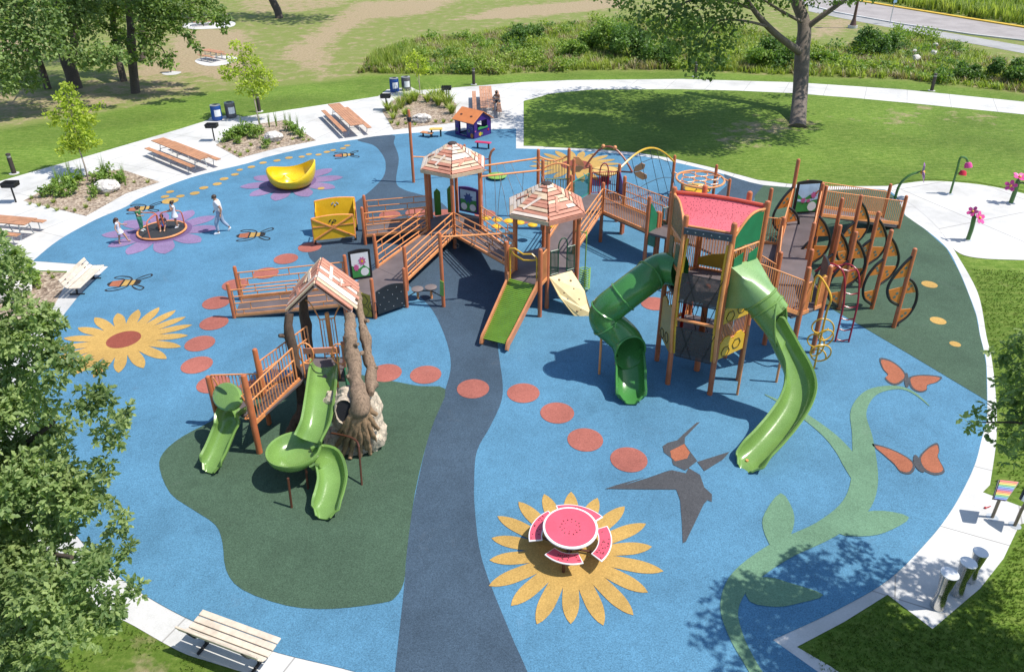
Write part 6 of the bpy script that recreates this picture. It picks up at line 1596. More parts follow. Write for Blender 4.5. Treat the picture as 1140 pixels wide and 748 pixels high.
for k, (mt, u, v, r_, n__) in enumerate(((YELP, .52, .22, .15, 6), (LGREEN, .66, .22, .10, 6), (PETR, 1.2, .35, .08, 6), (PINK, .12, .45, .06, 5))):
    c = B_+hy*u+zz*v+hx*.003; mb = MB(); mb.prism([c+hy*r_*(1 if i % 2 else .6)*math.cos(PI*i/n__)+zz*r_*(1 if i % 2 else .6)*math.sin(PI*i/n__) for i in range(2*n__)], hx*(.012+.003*k)); mb.build('flower_decal', mt, gw_, smooth=False)
c = A_+hx*(lnx*.90)+zz*.2-hy*.004; mb = MB(); mb.prism([c+hx*.11*math.cos(2*PI*i/14)+zz*.14*math.sin(2*PI*i/14) for i in range(14)], hy*-.014); mb.build('pumpkin_decal', paint('decal_orange', (.5, .16, .02), .4), fw_, smooth=False)
for k, (x0, z0) in enumerate(((.12, .75), (.16, .35), (lnx*.78, .7), (lnx*.74, .45), (lnx*.9, .62))):
    c = A_+hx*x0+zz*z0-hy*.004; mb = MB(); mb.tube([c+hx*.07*math.cos(2*PI*i/12)+zz*.08*math.sin(2*PI*i/12) for i in range(12)], .011, 5, closed=True); mb.build('line_decal', [paint('decal_lilac', (.3, .25, .45), .4), LGREEN][k % 2], fw_)
mb = MB(); c = B_+hy*.71+zz*.52+hx*.03; mb.prism([c+hy*-.40, c+hy*.40, c+hy*.40+zz*.10, c+hy*.2+zz*.06, c+hy*-.2+zz*.14, c+hy*-.40+zz*.10], hx*.03); mb.build('window_box', PGR, gw_, smooth=False)
def small_bench(p, q, h, w, mt, label, nm, cat):
    P_, Q_ = G(*p, h), G(*q, h); P0, Q0 = V((P_.x, P_.y, 0)), V((Q_.x, Q_.y, 0)); d = (Q0-P0).normalized(); n_ = V((-d.y, d.x, 0)); t = thing(nm, label, cat, ((P0+Q0)/2).to_tuple())
    mb = MB(); mb.prism([P0-n_*w/2+zz*(h-.05), Q0-n_*w/2+zz*(h-.05), Q0+n_*w/2+zz*(h-.05), P0+n_*w/2+zz*(h-.05)], zz*.05); mb.build('top', mt, t, smooth=False, bevel=.02)
    for f in (.15, .85):
        mb = MB(); c = P0.lerp(Q0, f); mb.tube([c, c+zz*(h-.05)], .05, 8); mb.build('leg', BLK, t)
small_bench((478, 143.3), (492.5, 143), .52, .38, paint('toy_yellow', (.62, .40, .05), .35), 'small yellow table beside the purple playhouse', 'toddler_table', 'table')
small_bench((469, 146.5), (481.5, 148.3), .30, .34, paint('toy_orange', (.55, .22, .08), .35), 'low orange bench next to the small yellow table', 'toddler_bench', 'bench')
small_bench((529, 157.3), (546.5, 159), .40, .30, paint('toy_pink', (.52, .04, .11), .35), 'low pink bench in front of the purple playhouse', 'toddler_bench', 'bench')

# ------------------------------------------------------------------ tall pole with balance course
bp_ = V((-4.48, 35.42, 0)); bal = thing('balance_course', 'tall orange pole with bars and curved handle behind the first hexagon roof', 'balance course', bp_.to_tuple())
post(bal, bp_, 0, 3.62, .072); cp3 = V((-.69, 36.43, 0)); q2 = pt((517, 162), 1.62)
post(bal, q2, 0, 1.62, .066)
mb = MB(); mb.tube([cp3, cp3+zz*.95, cp3+zz*1.22+V((.08, 0, 0)), cp3+zz*1.36+V((.22, 0, 0))], .066, 9, dome=True); mb.build('curved_post', POST, bal)
mb = MB(); mb.tube([bp_+zz*1.35, V((*q2, .95))], .035, 7); mb.build('rail', RAIL, bal)
mb = MB(); mb.tube([V((*q2, .85)), cp3+zz*.85], .03, 7); mb.build('rail', REDC, bal); mb = MB(); mb.tube([V((*q2, .35)), cp3+zz*.25], .03, 7); mb.build('rail', RAIL, bal)
mb = MB(); mb.lathe([(.08, 0), (.08, .10), (.48, .13), (.50, .17), (.44, .20)], cp3+V((.35, -.55, 0)), 20); mb.build('standing_disc', LGREEN, bal)
mb = MB(); mb.lathe([(.085, 3.1), (.11, 3.15), (.11, 3.28), (.085, 3.33)], bp_, 12); mb.build('pole_collar', BLK, bal)
for k in range(3):
    a = 2.1*k; mb = MB(); mb.tube([bp_+zz*3.22, bp_+V((.32*math.cos(a), .32*math.sin(a), 3.3))], .02, 6); mb.ball(bp_+V((.34*math.cos(a), .34*math.sin(a), 3.3)), .05, 8, 6); mb.build('hand_grip', BLK, bal)

# ------------------------------------------------------------------ butterfly arch platform
dc = G(674, 190, .62); dm = V((dc.x, dc.y, 0)); ba = thing('butterfly_spinner', 'round yellow disc on a dark column under a brown arch with butterfly ends', 'spinner', dm.to_tuple())
DR = (G(688.5, 190, .62)-G(660, 190, .62)).length/2
mb = MB(); mb.lathe([(DR*.92, -.10), (DR, -.05), (DR, .0), (DR*.96, .02), (.001, .025)], dc, 36, capt=False); mb.build('disc', paint('disc_yellow', (.58, .36, .10), .5), ba)
mb = MB(); mb.lathe([(.30, 0), (.22, .1), (.20, .52)], dm, 18); mb.build('column', BP, ba)
e0, e1 = G(652, 186, .75), G(704, 192, .75)
BRP = paint('arch_brown', (.27, .075, .045), .38)
W = [e0.lerp(e1, i/16)+zz*(1.05*math.sin(PI*i/16)**.9)+V((0, .35, 0))*math.sin(PI*i/16) for i in range(17)]
mb = MB(); mb.tube(W, .05, 8); arc_ = mb.build('arch', BRP, ba)
for e in (e0, e1):
    mb = MB(); mb.tube([e, dc+(e-dc).normalized()*DR*.95], .045, 7); mb.build('arm', BRP, arc_)
    for i in (5, 11):
        pass
    o_ = (e-dc); o_.z = 0; o_.normalize()
    for s in (-1, 1):
        mb = MB(); u = (o_+V((0, 0, .8*s if s > 0 else -.25))).normalized(); w = u.cross(V((0, 1, 0))).normalized()
        P_ = [e+u*.05, e+u*.35+w*.2, e+u*.7+w*.16, e+u*.78, e+u*.6-w*.15, e+u*.3-w*.12]; mb.prism([p-V((0, .02, 0)) for p in P_], (0, .04, 0)); mb.build('butterfly_wing', RAIL, arc_)
for i in (6, 10):
    mb = MB(); mb.ball(W[i]+zz*.06, .10, 8, 6); mb.build('arch_knob', RAIL, arc_)

# ------------------------------------------------------------------ drums and chime panels
SS = paint('stainless', (.62, .61, .58), .22, metal=1.0, var=.04)
for (x, y), h, lb_ in (((1043, 675.5), .98, 'nearest of three steel hourglass drums, the tallest one'), ((1064.5, 661), .92, 'middle one of the three steel hourglass drums on the path pad'), ((1079, 646), .84, 'farthest of three steel hourglass drums, the smallest one')):
    g = G(x, y); t = thing('hourglass_drum', lb_, 'drum', (g.x, g.y, 0), 'steel drums'); s = h/.98
    mb = MB(); mb.lathe([(.135*s, .02), (.138*s, .05), (.105*s, .42*h), (.103*s, .46*h), (.165*s, h-.02), (.172*s, h)], g, 32, capt=False); mb.build('shell', SS, t, angle=50)
    mb = MB(); mb.lathe([(.172*s, h), (.165*s, h+.012), (.001, h+.016)], g, 32, capb=False, capt=False); mb.build('drum_head', paint('drum_head_grey', (.62, .63, .64), .4, metal=.2, var=.04), t)
    mb = MB(); mb.lathe([(.15*s, 0), (.15*s, .02)], g, 24); mb.build('base_ring', GALV, t)
def chime(b, c0_, c1_, c2_, c3_, zt, zb, cols, label, post_r=.035):
    t = thing('chime_panel', label, 'chime panel', (b.x, b.y, 0), 'outdoor chimes')
    P_ = [G(*c0_, zt), G(*c1_, zt), G(*c2_, zb), G(*c3_, zb)]; n_ = (P_[1]-P_[0]).cross(P_[3]-P_[0]).normalized(); n_ = n_ if n_.z > 0 else -n_
    mb = MB(); mb.prism([p-n_*.06 for p in P_], n_*.06); f = mb.build('frame', BLK, t, smooth=False)
    k = len(cols)
    for i, cl in enumerate(cols):
        u0, u1 = (i+.12)/k, (i+.9)/k; q = [P_[0].lerp(P_[3], u0).lerp(P_[1].lerp(P_[2], u0), .06), P_[0].lerp(P_[3], u0).lerp(P_[1].lerp(P_[2], u0), .94), P_[0].lerp(P_[3], u1).lerp(P_[1].lerp(P_[2], u1), .94), P_[0].lerp(P_[3], u1).lerp(P_[1].lerp(P_[2], u1), .06)]
        mb = MB(); mb.prism([p+n_*.004 for p in q], n_*.02); mb.build('chime_bar', cl, t, smooth=False)
    c = sum(P_, V((0, 0, 0)))/4; mb = MB(); mb.tube([V((b.x, b.y, 0)), V((b.x, b.y, zb*.6)), c-n_*.07], post_r, 8); mb.build('post', paint('chime_post', (.22, .17, .11), .5), t)
    mb = MB(); mb.lathe([(.13, 0), (.13, .015)], (b.x, b.y, 0), 16); mb.build('base_plate', GALV, t); return t
RB = [paint('bar_'+n_, c_, .35, var=.05) for n_, c_ in (('red', (.5, .03, .04)), ('orange', (.55, .17, .02)), ('yellow', (.6, .45, .03)), ('green', (.05, .30, .06)), ('teal', (.02, .25, .35)), ('blue', (.03, .10, .42)), ('violet', (.16, .05, .30)), ('red2', (.5, .03, .04)), ('orange2', (.55, .17, .02)), ('yellow2', (.6, .45, .03)), ('green2', (.05, .30, .06)), ('teal2', (.02, .25, .35)), ('blue2', (.03, .10, .42)))]
ch = chime(G(1104.5, 576), (1111.8, 534), (1134.7, 536.6), (1120.7, 557), (1105.5, 555), 1.02, .78, RB, 'tilted chime panel of rainbow coloured bars on a post')
g = G(1096.6, 566); mb = MB(); mb.tube([g+zz*.02, g+V((.14, .03, .05))], .010, 5); mb.ball(g+zz*.03, .03, 7, 5); tag(mb.build('mallet', paint('mallet_red', (.45, .02, .03), .4)), 'red mallet lying at the foot of the rainbow chimes', 'mallet')
WB = [paint('bar_white', (.66, .68, .70), .35)]*9
chime(G(1129.6, 585), (1141, 545), (1165, 548), (1152, 566), (1135.5, 556), 1.02, .80, WB, 'chime panel of white bars cut by the right edge')

# ------------------------------------------------------------------ lamp post, road sign
g = G(949, 31.5); t = thing('lamp_post', 'brown street lamp post with flared base by the top right footway', 'lamp post', (g.x, g.y, 0)); m1 = paint('lamp_brown', (.10, .05, .035), .5)
mb = MB(); mb.lathe([(.34, .25), (.30, .35), (.16, .9), (.13, 1.6), (.10, 5.2)], g, 14); mb.build('shaft', m1, t)
mb = MB(); mb.lathe([(.45, 0), (.45, .25)], g, 14); mb.build('footing', CURB, t); mb = MB(); mb.lathe([(.12, 5.2), (.28, 5.35), (.26, 5.7), (.32, 5.75), (.05, 6.0)], g, 14); mb.build('lantern', m1, t)
g = G(990.5, 26.8); t = thing('road_sign', 'small blue road sign on a thin grey post beside the road', 'sign', (g.x, g.y, 0))
mb = MB(); mb.tube([g, g+zz*2.5], .04, 7); mb.build('post', GALV, t); mb = MB(); mb.box(g+V((.02, -.07, 2.35)), (.5, .03, .65), .5); mb.build('sign_plate', paint('sign_blue', (.20, .33, .48), .4), t)
# ------------------------------------------------------------------ people
def skin_mesh(chains, root=0, sub=2):
    """one continuous surface grown over a skeleton; chains: list of [(point, (rx, ry)) ...], equal points are merged"""
    vs = []; rad = []; ed = []; idx = {}
    def vid(p, r):
        k = tuple(round(c, 4) for c in p)
        if k not in idx: idx[k] = len(vs); vs.append(V(p)); rad.append(r if isinstance(r, tuple) else (r, r))
        return idx[k]
    for ch in chains:
        ids = [vid(p, r) for p, r in ch]
        ed += [(a, b) for a, b in zip(ids, ids[1:])]
    me = bpy.data.meshes.new('skel'); me.from_pydata(vs, ed, []); o = bpy.data.objects.new('skel', me); COL.objects.link(o)
    md = o.modifiers.new('skin', 'SKIN'); md.use_smooth_shade = True
    lay = me.skin_vertices[0] if len(me.skin_vertices) else None
    if lay is None:
        bpy.context.view_layer.objects.active = o; lay = me.skin_vertices.new(name='skin') if hasattr(me.skin_vertices, 'new') else None
    for i, r in enumerate(rad): lay.data[i].radius = r; lay.data[i].use_root = (i == root)
    s = o.modifiers.new('sub', 'SUBSURF'); s.levels = sub; s.render_levels = sub
    dg = bpy.context.evaluated_depsgraph_get(); ev = o.evaluated_get(dg); m = bpy.data.meshes.new_from_object(ev)
    out_v = [v.co.copy() for v in m.vertices]; out_f = [tuple(p.vertices) for p in m.polygons]
    bpy.data.objects.remove(o); bpy.data.meshes.remove(me); bpy.data.meshes.remove(m)
    return out_v, out_f

def person(label, loc, th, H, J, skin_c, hair_c, hair, outfit, head=1.0, cat='person'):
    """J: joints in a 1.75 m frame, facing -Y; outfit: list of (name, colour, kind)"""
    s = H/1.75; M_ = Matrix.Rotation(th, 3, 'Z')
    t = thing('person', label, cat, tuple(loc)); loc = V(loc); T = lambda p: M_ @ (V(p)*s)+loc
    D = dict(pel=(0, 0, .95), waist=(0, 0, 1.10), chest=(0, -.005, 1.30), nb=(0, .01, 1.45), nk=(0, 0, 1.51), hd=(0, -.015, 1.60), top=(0, 0, 1.69),
             sl=(.17, .01, 1.42), sr=(-.17, .01, 1.42), el=(.22, .02, 1.14), er=(-.22, .02, 1.14), wl=(.23, -.06, .90), wr=(-.23, -.06, .90),
             hl=(.095, 0, .90), hr=(-.095, 0, .90), kl=(.10, -.02, .50), kr=(-.10, -.02, .50), al=(.10, .02, .09), ar=(-.10, .02, .09), tl=(.11, -.13, .04), tr=(-.11, -.13, .04))
    D.update(J); D = {k: V(v) for k, v in D.items()}; q = lambda k, r: (T(D[k]), tuple(x*s*1.13 for x in r) if isinstance(r, tuple) else r*s*1.16)
    hs = head
    SK = paint('skin_%d' % int(skin_c[0]*1000), skin_c, .55, var=.04)
    dirn = (D['top']-D['nk']).normalized(); hc = D['hd']
    body = [[q('pel', (.15, .11)), q('waist', (.125, .095)), q('chest', (.155, .105)), q('nb', (.085, .07)), q('nk', .052), (T(hc-dirn*.035*hs), .072*s*hs), (T(hc+dirn*.02*hs), .088*s*hs), (T(hc+dirn*.075*hs), .072*s*hs)]]
    for a in 'lr':
        body.append([q('nb', (.085, .07)), q('s'+a, .055), q('e'+a, .040), q('w'+a, .028)])
        body.append([q('pel', (.15, .11)), q('h'+a, .085), q('k'+a, .058), q('a'+a, .036), q('t'+a, .036)])
    vs, fs = skin_mesh(body); mb = MB(); mb.add(vs, fs)
    fwd = (D['face'] if 'face' in D else V((0, -1, 0))).normalized(); sd = fwd.cross(dirn).normalized(); up = sd.cross(fwd).normalized()
    F_ = lambda a, b, c: T(hc+sd*a*hs+up*b*hs+fwd*c*hs)
    mb.tube([F_(0, .03, .082), F_(0, .0, .098), F_(0, -.018, .108), F_(0, -.022, .085)], [.008*s, .011*s, .014*s, .010*s], 6)
    for e in (-1, 1): mb.ball(F_(.082*e, .0, -.005), .018*s*hs, 6, 5)
    mb.tube([F_(-.024, -.048, .084), F_(0, -.046, .09), F_(.024, -.048, .084)], .006*s, 5)
    for a, e in (('l', 1), ('r', -1)):       # hands: palm, four fingers, thumb
        w = D['w'+a]; d = (w-D['e'+a]).normalized(); sx = d.cross(V((0, 1, 0)) if abs(d.y) < .8 else V((1, 0, 0))).normalized(); n_ = sx.cross(d)
        mb.tube([T(w-d*.01), T(w+d*.03), T(w+d*.085)], [.026*s, .036*s, .034*s], 8)
        for k in range(4):
            o_ = sx*(.026-.0175*k); ln = (.062, .072, .068, .052)[k]; b0 = w+d*.08+o_; mb.tube([T(b0), T(b0+d*ln*.5+n_*.006), T(b0+d*ln*.85+n_*.022)], [.0088*s, .008*s, .006*s], 5)
        b0 = w+d*.035+sx*.034; mb.tube([T(b0), T(b0+sx*.022+d*.028), T(b0+sx*.028+d*.06+n_*.01)], [.0105*s, .0095*s, .007*s], 5)
    bo = mb.build('body', SK, t, angle=80)
    mb = MB()
    for e in (-1, 1): mb.ball(F_(.032*e, .012, .080), .0105*s*hs, 6, 5)
    mb.build('eyes', paint('eye_dark', (.02, .014, .01), .3), bo)
    HM = paint('hair_%d' % int(hair_c[0]*1000), hair_c, .55, var=.2); mb = MB()
    rr_ = .098*s*hs; mtx = M_ @ Matrix((sd, up.cross(sd).normalized()*1, up)).transposed()
    mb.ball(F_(0, .045, -.018), (rr_, rr_*1.08, rr_*.88), 14, 9, mtx)
    if hair == 'long': mb.tube([F_(0, .05, -.06), F_(0, -.03, -.095), F_(.01, -.13, -.10), F_(.0, -.20, -.085)], [.085*s, .092*s, .075*s, .035*s], 10)
    if hair == 'bun': mb.ball(F_(0, .075, -.11), .05*s, 9, 7)
    if hair == 'pony': mb.tube([F_(0, .05, -.10), F_(0, -.0, -.15), F_(0, -.10, -.15), F_(0, -.17, -.13)], [.03*s, .04*s, .03*s, .012*s], 8)
    mb.build('hair', HM, t, angle=80)
    for nm, col, kind in outfit:
        m1 = col if isinstance(col, bpy.types.Material) else paint('cloth_'+nm+'_%d' % int(sum(col)*1000), col, .85, var=.08, scale=8, spec=.2); k = []
        if kind in ('shirt', 'tank'):
            k = [[q('pel', (.165, .125)), q('waist', (.145, .115)), q('chest', (.172, .122)), q('nb', (.095, .08))]]
            if kind == 'shirt':
                for a in 'lr': k.append([q('nb', (.095, .08)), q('s'+a, .072), (T(D['s'+a].lerp(D['e'+a], .55)), .066*s)])
        if kind in ('pants', 'shorts'):
            k = [[q('waist', (.135, .108)), q('pel', (.166, .126))]]
            for a in 'lr':
                c_ = [q('pel', (.166, .126)), q('h'+a, .105)]
                if kind == 'pants': c_ += [q('k'+a, .076), (T(D['k'+a].lerp(D['a'+a], .88)), .062*s)]
                else: c_ += [(T(D['h'+a].lerp(D['k'+a], .85)), .092*s)]
                k.append(c_)
        if kind == 'dress':
            lo = (D['kl']+D['kr'])*.5; pe = D['pel']; hem = pe.lerp(lo, .72)
            k = [[(T(hem), (.32*s, .27*s)), (T(pe.lerp(hem, .5)), (.25*s, .20*s)), q('pel', (.175, .135)), q('waist', (.14, .112)), q('chest', (.168, .12)), q('nb', (.09, .075))]]
            for a in 'lr': k.append([q('nb', (.09, .075)), q('s'+a, .066), (T(D['s'+a].lerp(D['e'+a], .3)), .06*s)])
        if k:
            vs, fs = skin_mesh(k); mb = MB(); mb.add(vs, fs); mb.build(nm, m1, t, angle=80)
        if kind == 'shoes':
            for a in 'lr':
                mb = MB(); A_, B_ = D['a'+a], D['t'+a]; dd = (B_-A_).normalized(); mb.tube([T(A_-dd*.05-V((0, 0, .035))), T(A_-V((0, 0, .025))), T(A_.lerp(B_, .5)-V((0, 0, .005))), T(B_), T(B_+dd*.05-V((0, 0, .008)))], [.035*s, .052*s, .050*s, .046*s, .02*s], 9); mb.build('shoe', m1, t, angle=80)
    return t

WHT = (.66, .67, .70)
person('man in white T-shirt and faded jeans walking towards the merry-go-round', G(248.5, 259.5), math.radians(-69), 1.78,
       dict(kl=(.10, -.20, .52), al=(.10, -.17, .09), tl=(.10, -.33, .05), kr=(-.10, .06, .50), ar=(-.10, .30, .17), tr=(-.10, .23, .05), el=(.25, .10, 1.16), wl=(.27, .04, .93), er=(-.25, -.02, 1.15), wr=(-.25, -.17, .95), chest=(0, -.03, 1.30), nb=(0, -.03, 1.45), nk=(0, -.05, 1.51), hd=(0, -.08, 1.60), top=(0, -.09, 1.69), sl=(.18, -.02, 1.42), sr=(-.18, -.02, 1.42), face=(0, -1, -.2)),
       (.34, .18, .11), (.06, .035, .02), 'short', [('shirt', WHT, 'shirt'), ('jeans', (.30, .36, .46), 'pants'), ('shoe', WHT, 'shoes')])
person('running girl in a pale lavender dress with long brown hair', G(136.5, 271.3), math.radians(100), 1.16,
       dict(kl=(.10, -.22, .55), al=(.10, -.34, .14), tl=(.10, -.50, .12), kr=(-.10, .05, .50), ar=(-.10, .16, .09), tr=(-.10, .03, .04), el=(.28, -.10, 1.20), wl=(.30, -.34, 1.16), er=(-.26, .12, 1.16), wr=(-.30, .02, .96), face=(.2, -1, -.1)),
       (.44, .25, .17), (.055, .022, .012), 'long', [('dress', (.56, .58, .68), 'dress')], head=1.28)
mp_ = mc+zz*.135
person('boy in green shirt and teal trousers gripping the merry-go-round bar', V((G(158.5, 257, .135).x, G(158.5, 257, .135).y, .135)), math.radians(82), 1.12,
       dict(el=(.24, -.18, 1.22), wl=(.16, -.40, 1.24), er=(-.24, -.14, 1.20), wr=(-.16, -.38, 1.18), face=(0, -1, -.25)), (.46, .27, .18), (.03, .016, .010), 'short', [('shirt', (.04, .14, .06), 'shirt'), ('trousers', (.06, .24, .17), 'pants'), ('shoe', (.55, .62, .62), 'shoes')], head=1.28)
m_st, t_st, b_st = nmat('rainbow_stripes'); sp__ = N(t_st, 'ShaderNodeSeparateXYZ'); L(t_st, geopos(t_st), sp__.inputs[0]); wv = N(t_st, 'ShaderNodeMath', operation='FRACT'); ml = N(t_st, 'ShaderNodeMath', operation='MULTIPLY'); ml.inputs[1].default_value = 2.6; L(t_st, sp__.outputs[1], ml.inputs[0]); L(t_st, ml.outputs[0], wv.inputs[0])
rmp = t_st.nodes.new('ShaderNodeValToRGB'); rmp.color_ramp.interpolation = 'CONSTANT'; e_ = rmp.color_ramp.elements
for p, c in ((.33, (.02, .10, .42, 1)), (.66, (.62, .40, .02, 1))): x = e_.new(p); x.color = c
e_[0].color = (.55, .02, .03, 1); e_[-1].color = (.62, .40, .02, 1); L(t_st, wv.outputs[0], rmp.inputs[0]); L(t_st, rmp.outputs[0], b_st.inputs['Base Color']); b_st.inputs['Roughness'].default_value = .9
sit = dict(pel=(0, .05, .13), waist=(0, .05, .30), chest=(0, .03, .50), nb=(0, .03, .66), nk=(0, .0, .72), hd=(0, -.02, .82), top=(0, 0, .91), sl=(.16, .03, .63), sr=(-.16, .03, .63), el=(.26, -.14, .48), er=(-.25, -.14, .46), wl=(.20, -.36, .50), wr=(-.18, -.36, .46), hl=(.10, .02, .12), hr=(-.10, .02, .12), kl=(.17, -.36, .30), kr=(-.17, -.36, .30), al=(.12, -.62, .08), ar=(-.12, -.62, .08), tl=(.13, -.76, .06), tr=(-.13, -.76, .06), face=(.1, -1, -.25))
g = G(183, 253.5, .135); person('child in a white top and rainbow striped shorts sitting on the merry-go-round', g, math.radians(12), 1.12, sit, (.24, .12, .07), (.018, .011, .009), 'short', [('tank_top', (.50, .46, .60), 'tank'), ('shorts', m_st, 'shorts'), ('shoe', (.5, .3, .2), 'shoes')], head=1.28)
g = G(197.5, 253.2, .135); person('girl in a white dress standing with a hand at her mouth on the merry-go-round', g, math.radians(-60), 1.22,
       dict(el=(.24, -.16, 1.20), wl=(.06, -.16, 1.44), er=(-.27, -.06, 1.18), wr=(-.22, -.26, 1.10), al=(.12, .0, .09), tl=(.13, -.13, .04), ar=(-.16, .1, .09), tr=(-.17, -.03, .04), face=(0, -1, -.2)), (.30, .16, .10), (.022, .012, .009), 'bun', [('dress', (.62, .65, .72), 'dress'), ('shoe', WHT, 'shoes')], head=1.25)
seat = dict(pel=(0, .02, .55), waist=(0, -.02, .70), chest=(0, -.10, .88), nb=(0, -.16, 1.02), nk=(0, -.20, 1.08), hd=(0, -.25, 1.17), top=(0, -.26, 1.26), sl=(.17, -.14, 1.0), sr=(-.17, -.14, 1.0), el=(.24, -.34, .80), er=(-.24, -.34, .80), wl=(.08, -.52, .84), wr=(-.06, -.52, .82), hl=(.10, -.02, .54), hr=(-.10, -.02, .54), kl=(.13, -.44, .52), kr=(-.13, -.44, .52), al=(.12, -.46, .10), ar=(-.14, -.56, .10), tl=(.13, -.60, .05), tr=(-.15, -.70, .05), face=(0, -1, -.5))
g = G(554.5, 121.5, 0); person('woman in a light tank top and dark patterned shorts sitting at the far table', g, math.radians(-22), 1.66, seat, (.30, .155, .095), (.03, .016, .011), 'bun', [('tank_top', (.52, .46, .40), 'tank'), ('shorts', (.06, .065, .075), 'shorts'), ('shoe', (.30, .17, .10), 'shoes')])
# ------------------------------------------------------------------ vegetation
def P3(px, py, fwd):
    return V((0, 0, CAMZ))+CF*fwd+CR*((px-CX)/FPX*fwd)-CU*((py-CY)/FPX*fwd)

def rnd_dir(R):
    while True:
        v = V((R.uniform(-1, 1), R.uniform(-1, 1), R.uniform(-1, 1)))
        if 0.05 < v.length_squared < 1: return v.normalized()

DIAMOND = [(0, 0), (.5, .32), (1, 0), (.5, -.32)]
OVAL = [(0, 0), (.25, .26), (.62, .30), (1, 0), (.62, -.30), (.25, -.26)]
LOBED = [(0, .03), (.22, .20), (.30, .10), (.48, .30), (.56, .15), (.74, .24), (1, 0), (.74, -.24), (.56, -.15), (.48, -.30), (.30, -.10), (.22, -.20), (0, -.03)]
SPRAY = [(0, .03), (.28, .22), (.42, .14), (.62, .25), (1, 0), (.62, -.25), (.42, -.14), (.28, -.22), (0, -.03)]
def leaves(mb, clumps, n, size, R, shape=DIAMOND, up=0.55, shell=0.55, rosette=1, droop=0.0, jit=.35):
    """n leaves spread through the clumps (centre, radius); each leaf one small bent polygon"""
    ws = [r**2.2 for c, r in clumps]; tot = sum(ws); tones = [R.uniform(-.24, .24) for _ in clumps]
    for (c, r), w, tn in zip(clumps, ws, tones):
        for _ in range(int(n*w/tot)+1):
            d = rnd_dir(R); rad = r*(R.random()**shell); p = c+V((d.x, d.y, d.z*.8))*rad
            for k in range(rosette):
                ax = (rnd_dir(R)+d*.55+V((0, 0, -droop))).normalized(); nrm = (rnd_dir(R)+V((0, 0, up*2))).normalized()
                sd = nrm.cross(ax)
                if sd.length < .1: continue
                sd.normalize(); nn = ax.cross(sd); s = size*(1+R.uniform(-jit, jit)); base = p if rosette == 1 else p+ax*size*.12
                mb.curA = min(1, max(0, .5+tn+R.gauss(0, .2)))
                mb.add([base+ax*(x*s)+sd*(y*s)+nn*(s*(.10*abs(y)*2-.12*x*x)) for x, y in shape], [tuple(range(len(shape)))])
    mb.curA = .5

LEAF_OAK = leafmat('oak_leaf', (.10, .175, .055), (.40, .49, .19), .44)
LEAF_DARK = leafmat('elm_leaf', (.055, .11, .025), (.25, .35, .085), .38)
LEAF_MID = leafmat('maple_leaf', (.085, .155, .045), (.32, .42, .15), .40)
LEAF_YOUNG = leafmat('young_leaf', (.26, .36, .03), (.56, .62, .11), .45)
LEAF_BRIGHT = leafmat('bright_weed_leaf', (.13, .22, .03), (.38, .46, .10), .40)
LEAF_BUSH = leafmat('bush_leaf', (.045, .11, .026), (.20, .32, .075), .34)
LEAF_HERB = leafmat('herb_leaf', (.10, .20, .035), (.32, .43, .09), .38)
GRASSB = leafmat('meadow_blade', (.16, .25, .035), (.46, .50, .15), .42)
LAWNB = leafmat('lawn_blade', (.05, .11, .012), (.20, .28, .045), .35)
STRAW = leafmat('straw_blade', (.22, .18, .09), (.44, .38, .22), .25)
TRUNK = wood('tree_bark', (.17, .135, .11), (5, 5, .8), .45, .9); TRUNKD = wood('dark_bark', (.085, .065, .05), (5, 5, .8), .45, .9); TWIG = wood('sapling_bark', (.30, .25, .20), (3, 3, 1), .7, .8)

def trunk_tube(pts, r0, r1, n=12, flare=1.35):
    P_ = smooth_poly(pts, 5, closed=False); k = len(P_); mb = MB()
    rr = []
    for i in range(k):
        t = i/(k-1); r_ = r0+(r1-r0)*t; r_ *= 1+(flare-1)*max(0, 1-t*7)**2; rr.append(r_*(1+.06*math.sin(11*t+2)))
    mb.tube(P_, rr, n); return mb, P_

def tree(name, label, base, trunk_pts, r0, r1, limbs, clumps, n, size, mat, bark, R, shape=DIAMOND, group=None, rosette=1, cat='tree', shell=.55, up=.55, droop=0, jit=.35):
    t = thing(name, label, cat, tuple(base), group)
    d0_ = (V(trunk_pts[1])-V(trunk_pts[0])).normalized(); mb, P_ = trunk_tube([V(trunk_pts[0])-d0_*r0*1.6]+[V(p) for p in trunk_pts], r0, r1)
    tr = mb.build('trunk', bark, t, angle=60)
    for l in limbs:
        m2, _ = trunk_tube(l[0], l[1], l[2], 9, 1.0); m2.build('limb', bark, tr, angle=60)
    mb = MB(); leaves(mb, clumps, n, size, R, shape, rosette=rosette, shell=shell, up=up, droop=droop, jit=jit); mb.build('crown', mat, t, smooth=False); return t

# ---- near oak, bottom left
R = random.Random(41); edge = [(250, -20), (265, 4), (282, 26), (300, 32), (318, 26), (336, 34), (350, 62), (358, 74), (372, 64), (392, 78), (414, 116), (436, 122), (461, 150), (492, 140), (530, 124), (561, 124), (580, 146), (611, 150), (655, 160), (692, 132), (748, 92), (800, 60)]
def ex(y):
    for (y0, x0), (y1, x1) in zip(edge, edge[1:]):
        if y0 <= y <= y1: return x0+(x1-x0)*(y-y0)/(y1-y0)
    return 20
cl = []; oak_axis = V((-9.4, 9.6, 0))
for y in range(258, 815, 25):
    xe = ex(y); x = xe-20; first = True
    while x > -190:
        fw = R.uniform(10.9, 12.6) if not first else R.uniform(11.2, 12.2)
        r_ = R.uniform(.16, .30) if first else R.uniform(.24, .50)
        if R.random() < (.60 if y < 345 else .82): cl.append((P3(x+R.uniform(-10, 6), y+R.uniform(-12, 12), fw), r_))
        x -= 26 if first else 36; first = False
for (y, x) in edge[1:-2]: cl.append((P3(x-9, y+R.uniform(-3, 3), 11.6), .17))
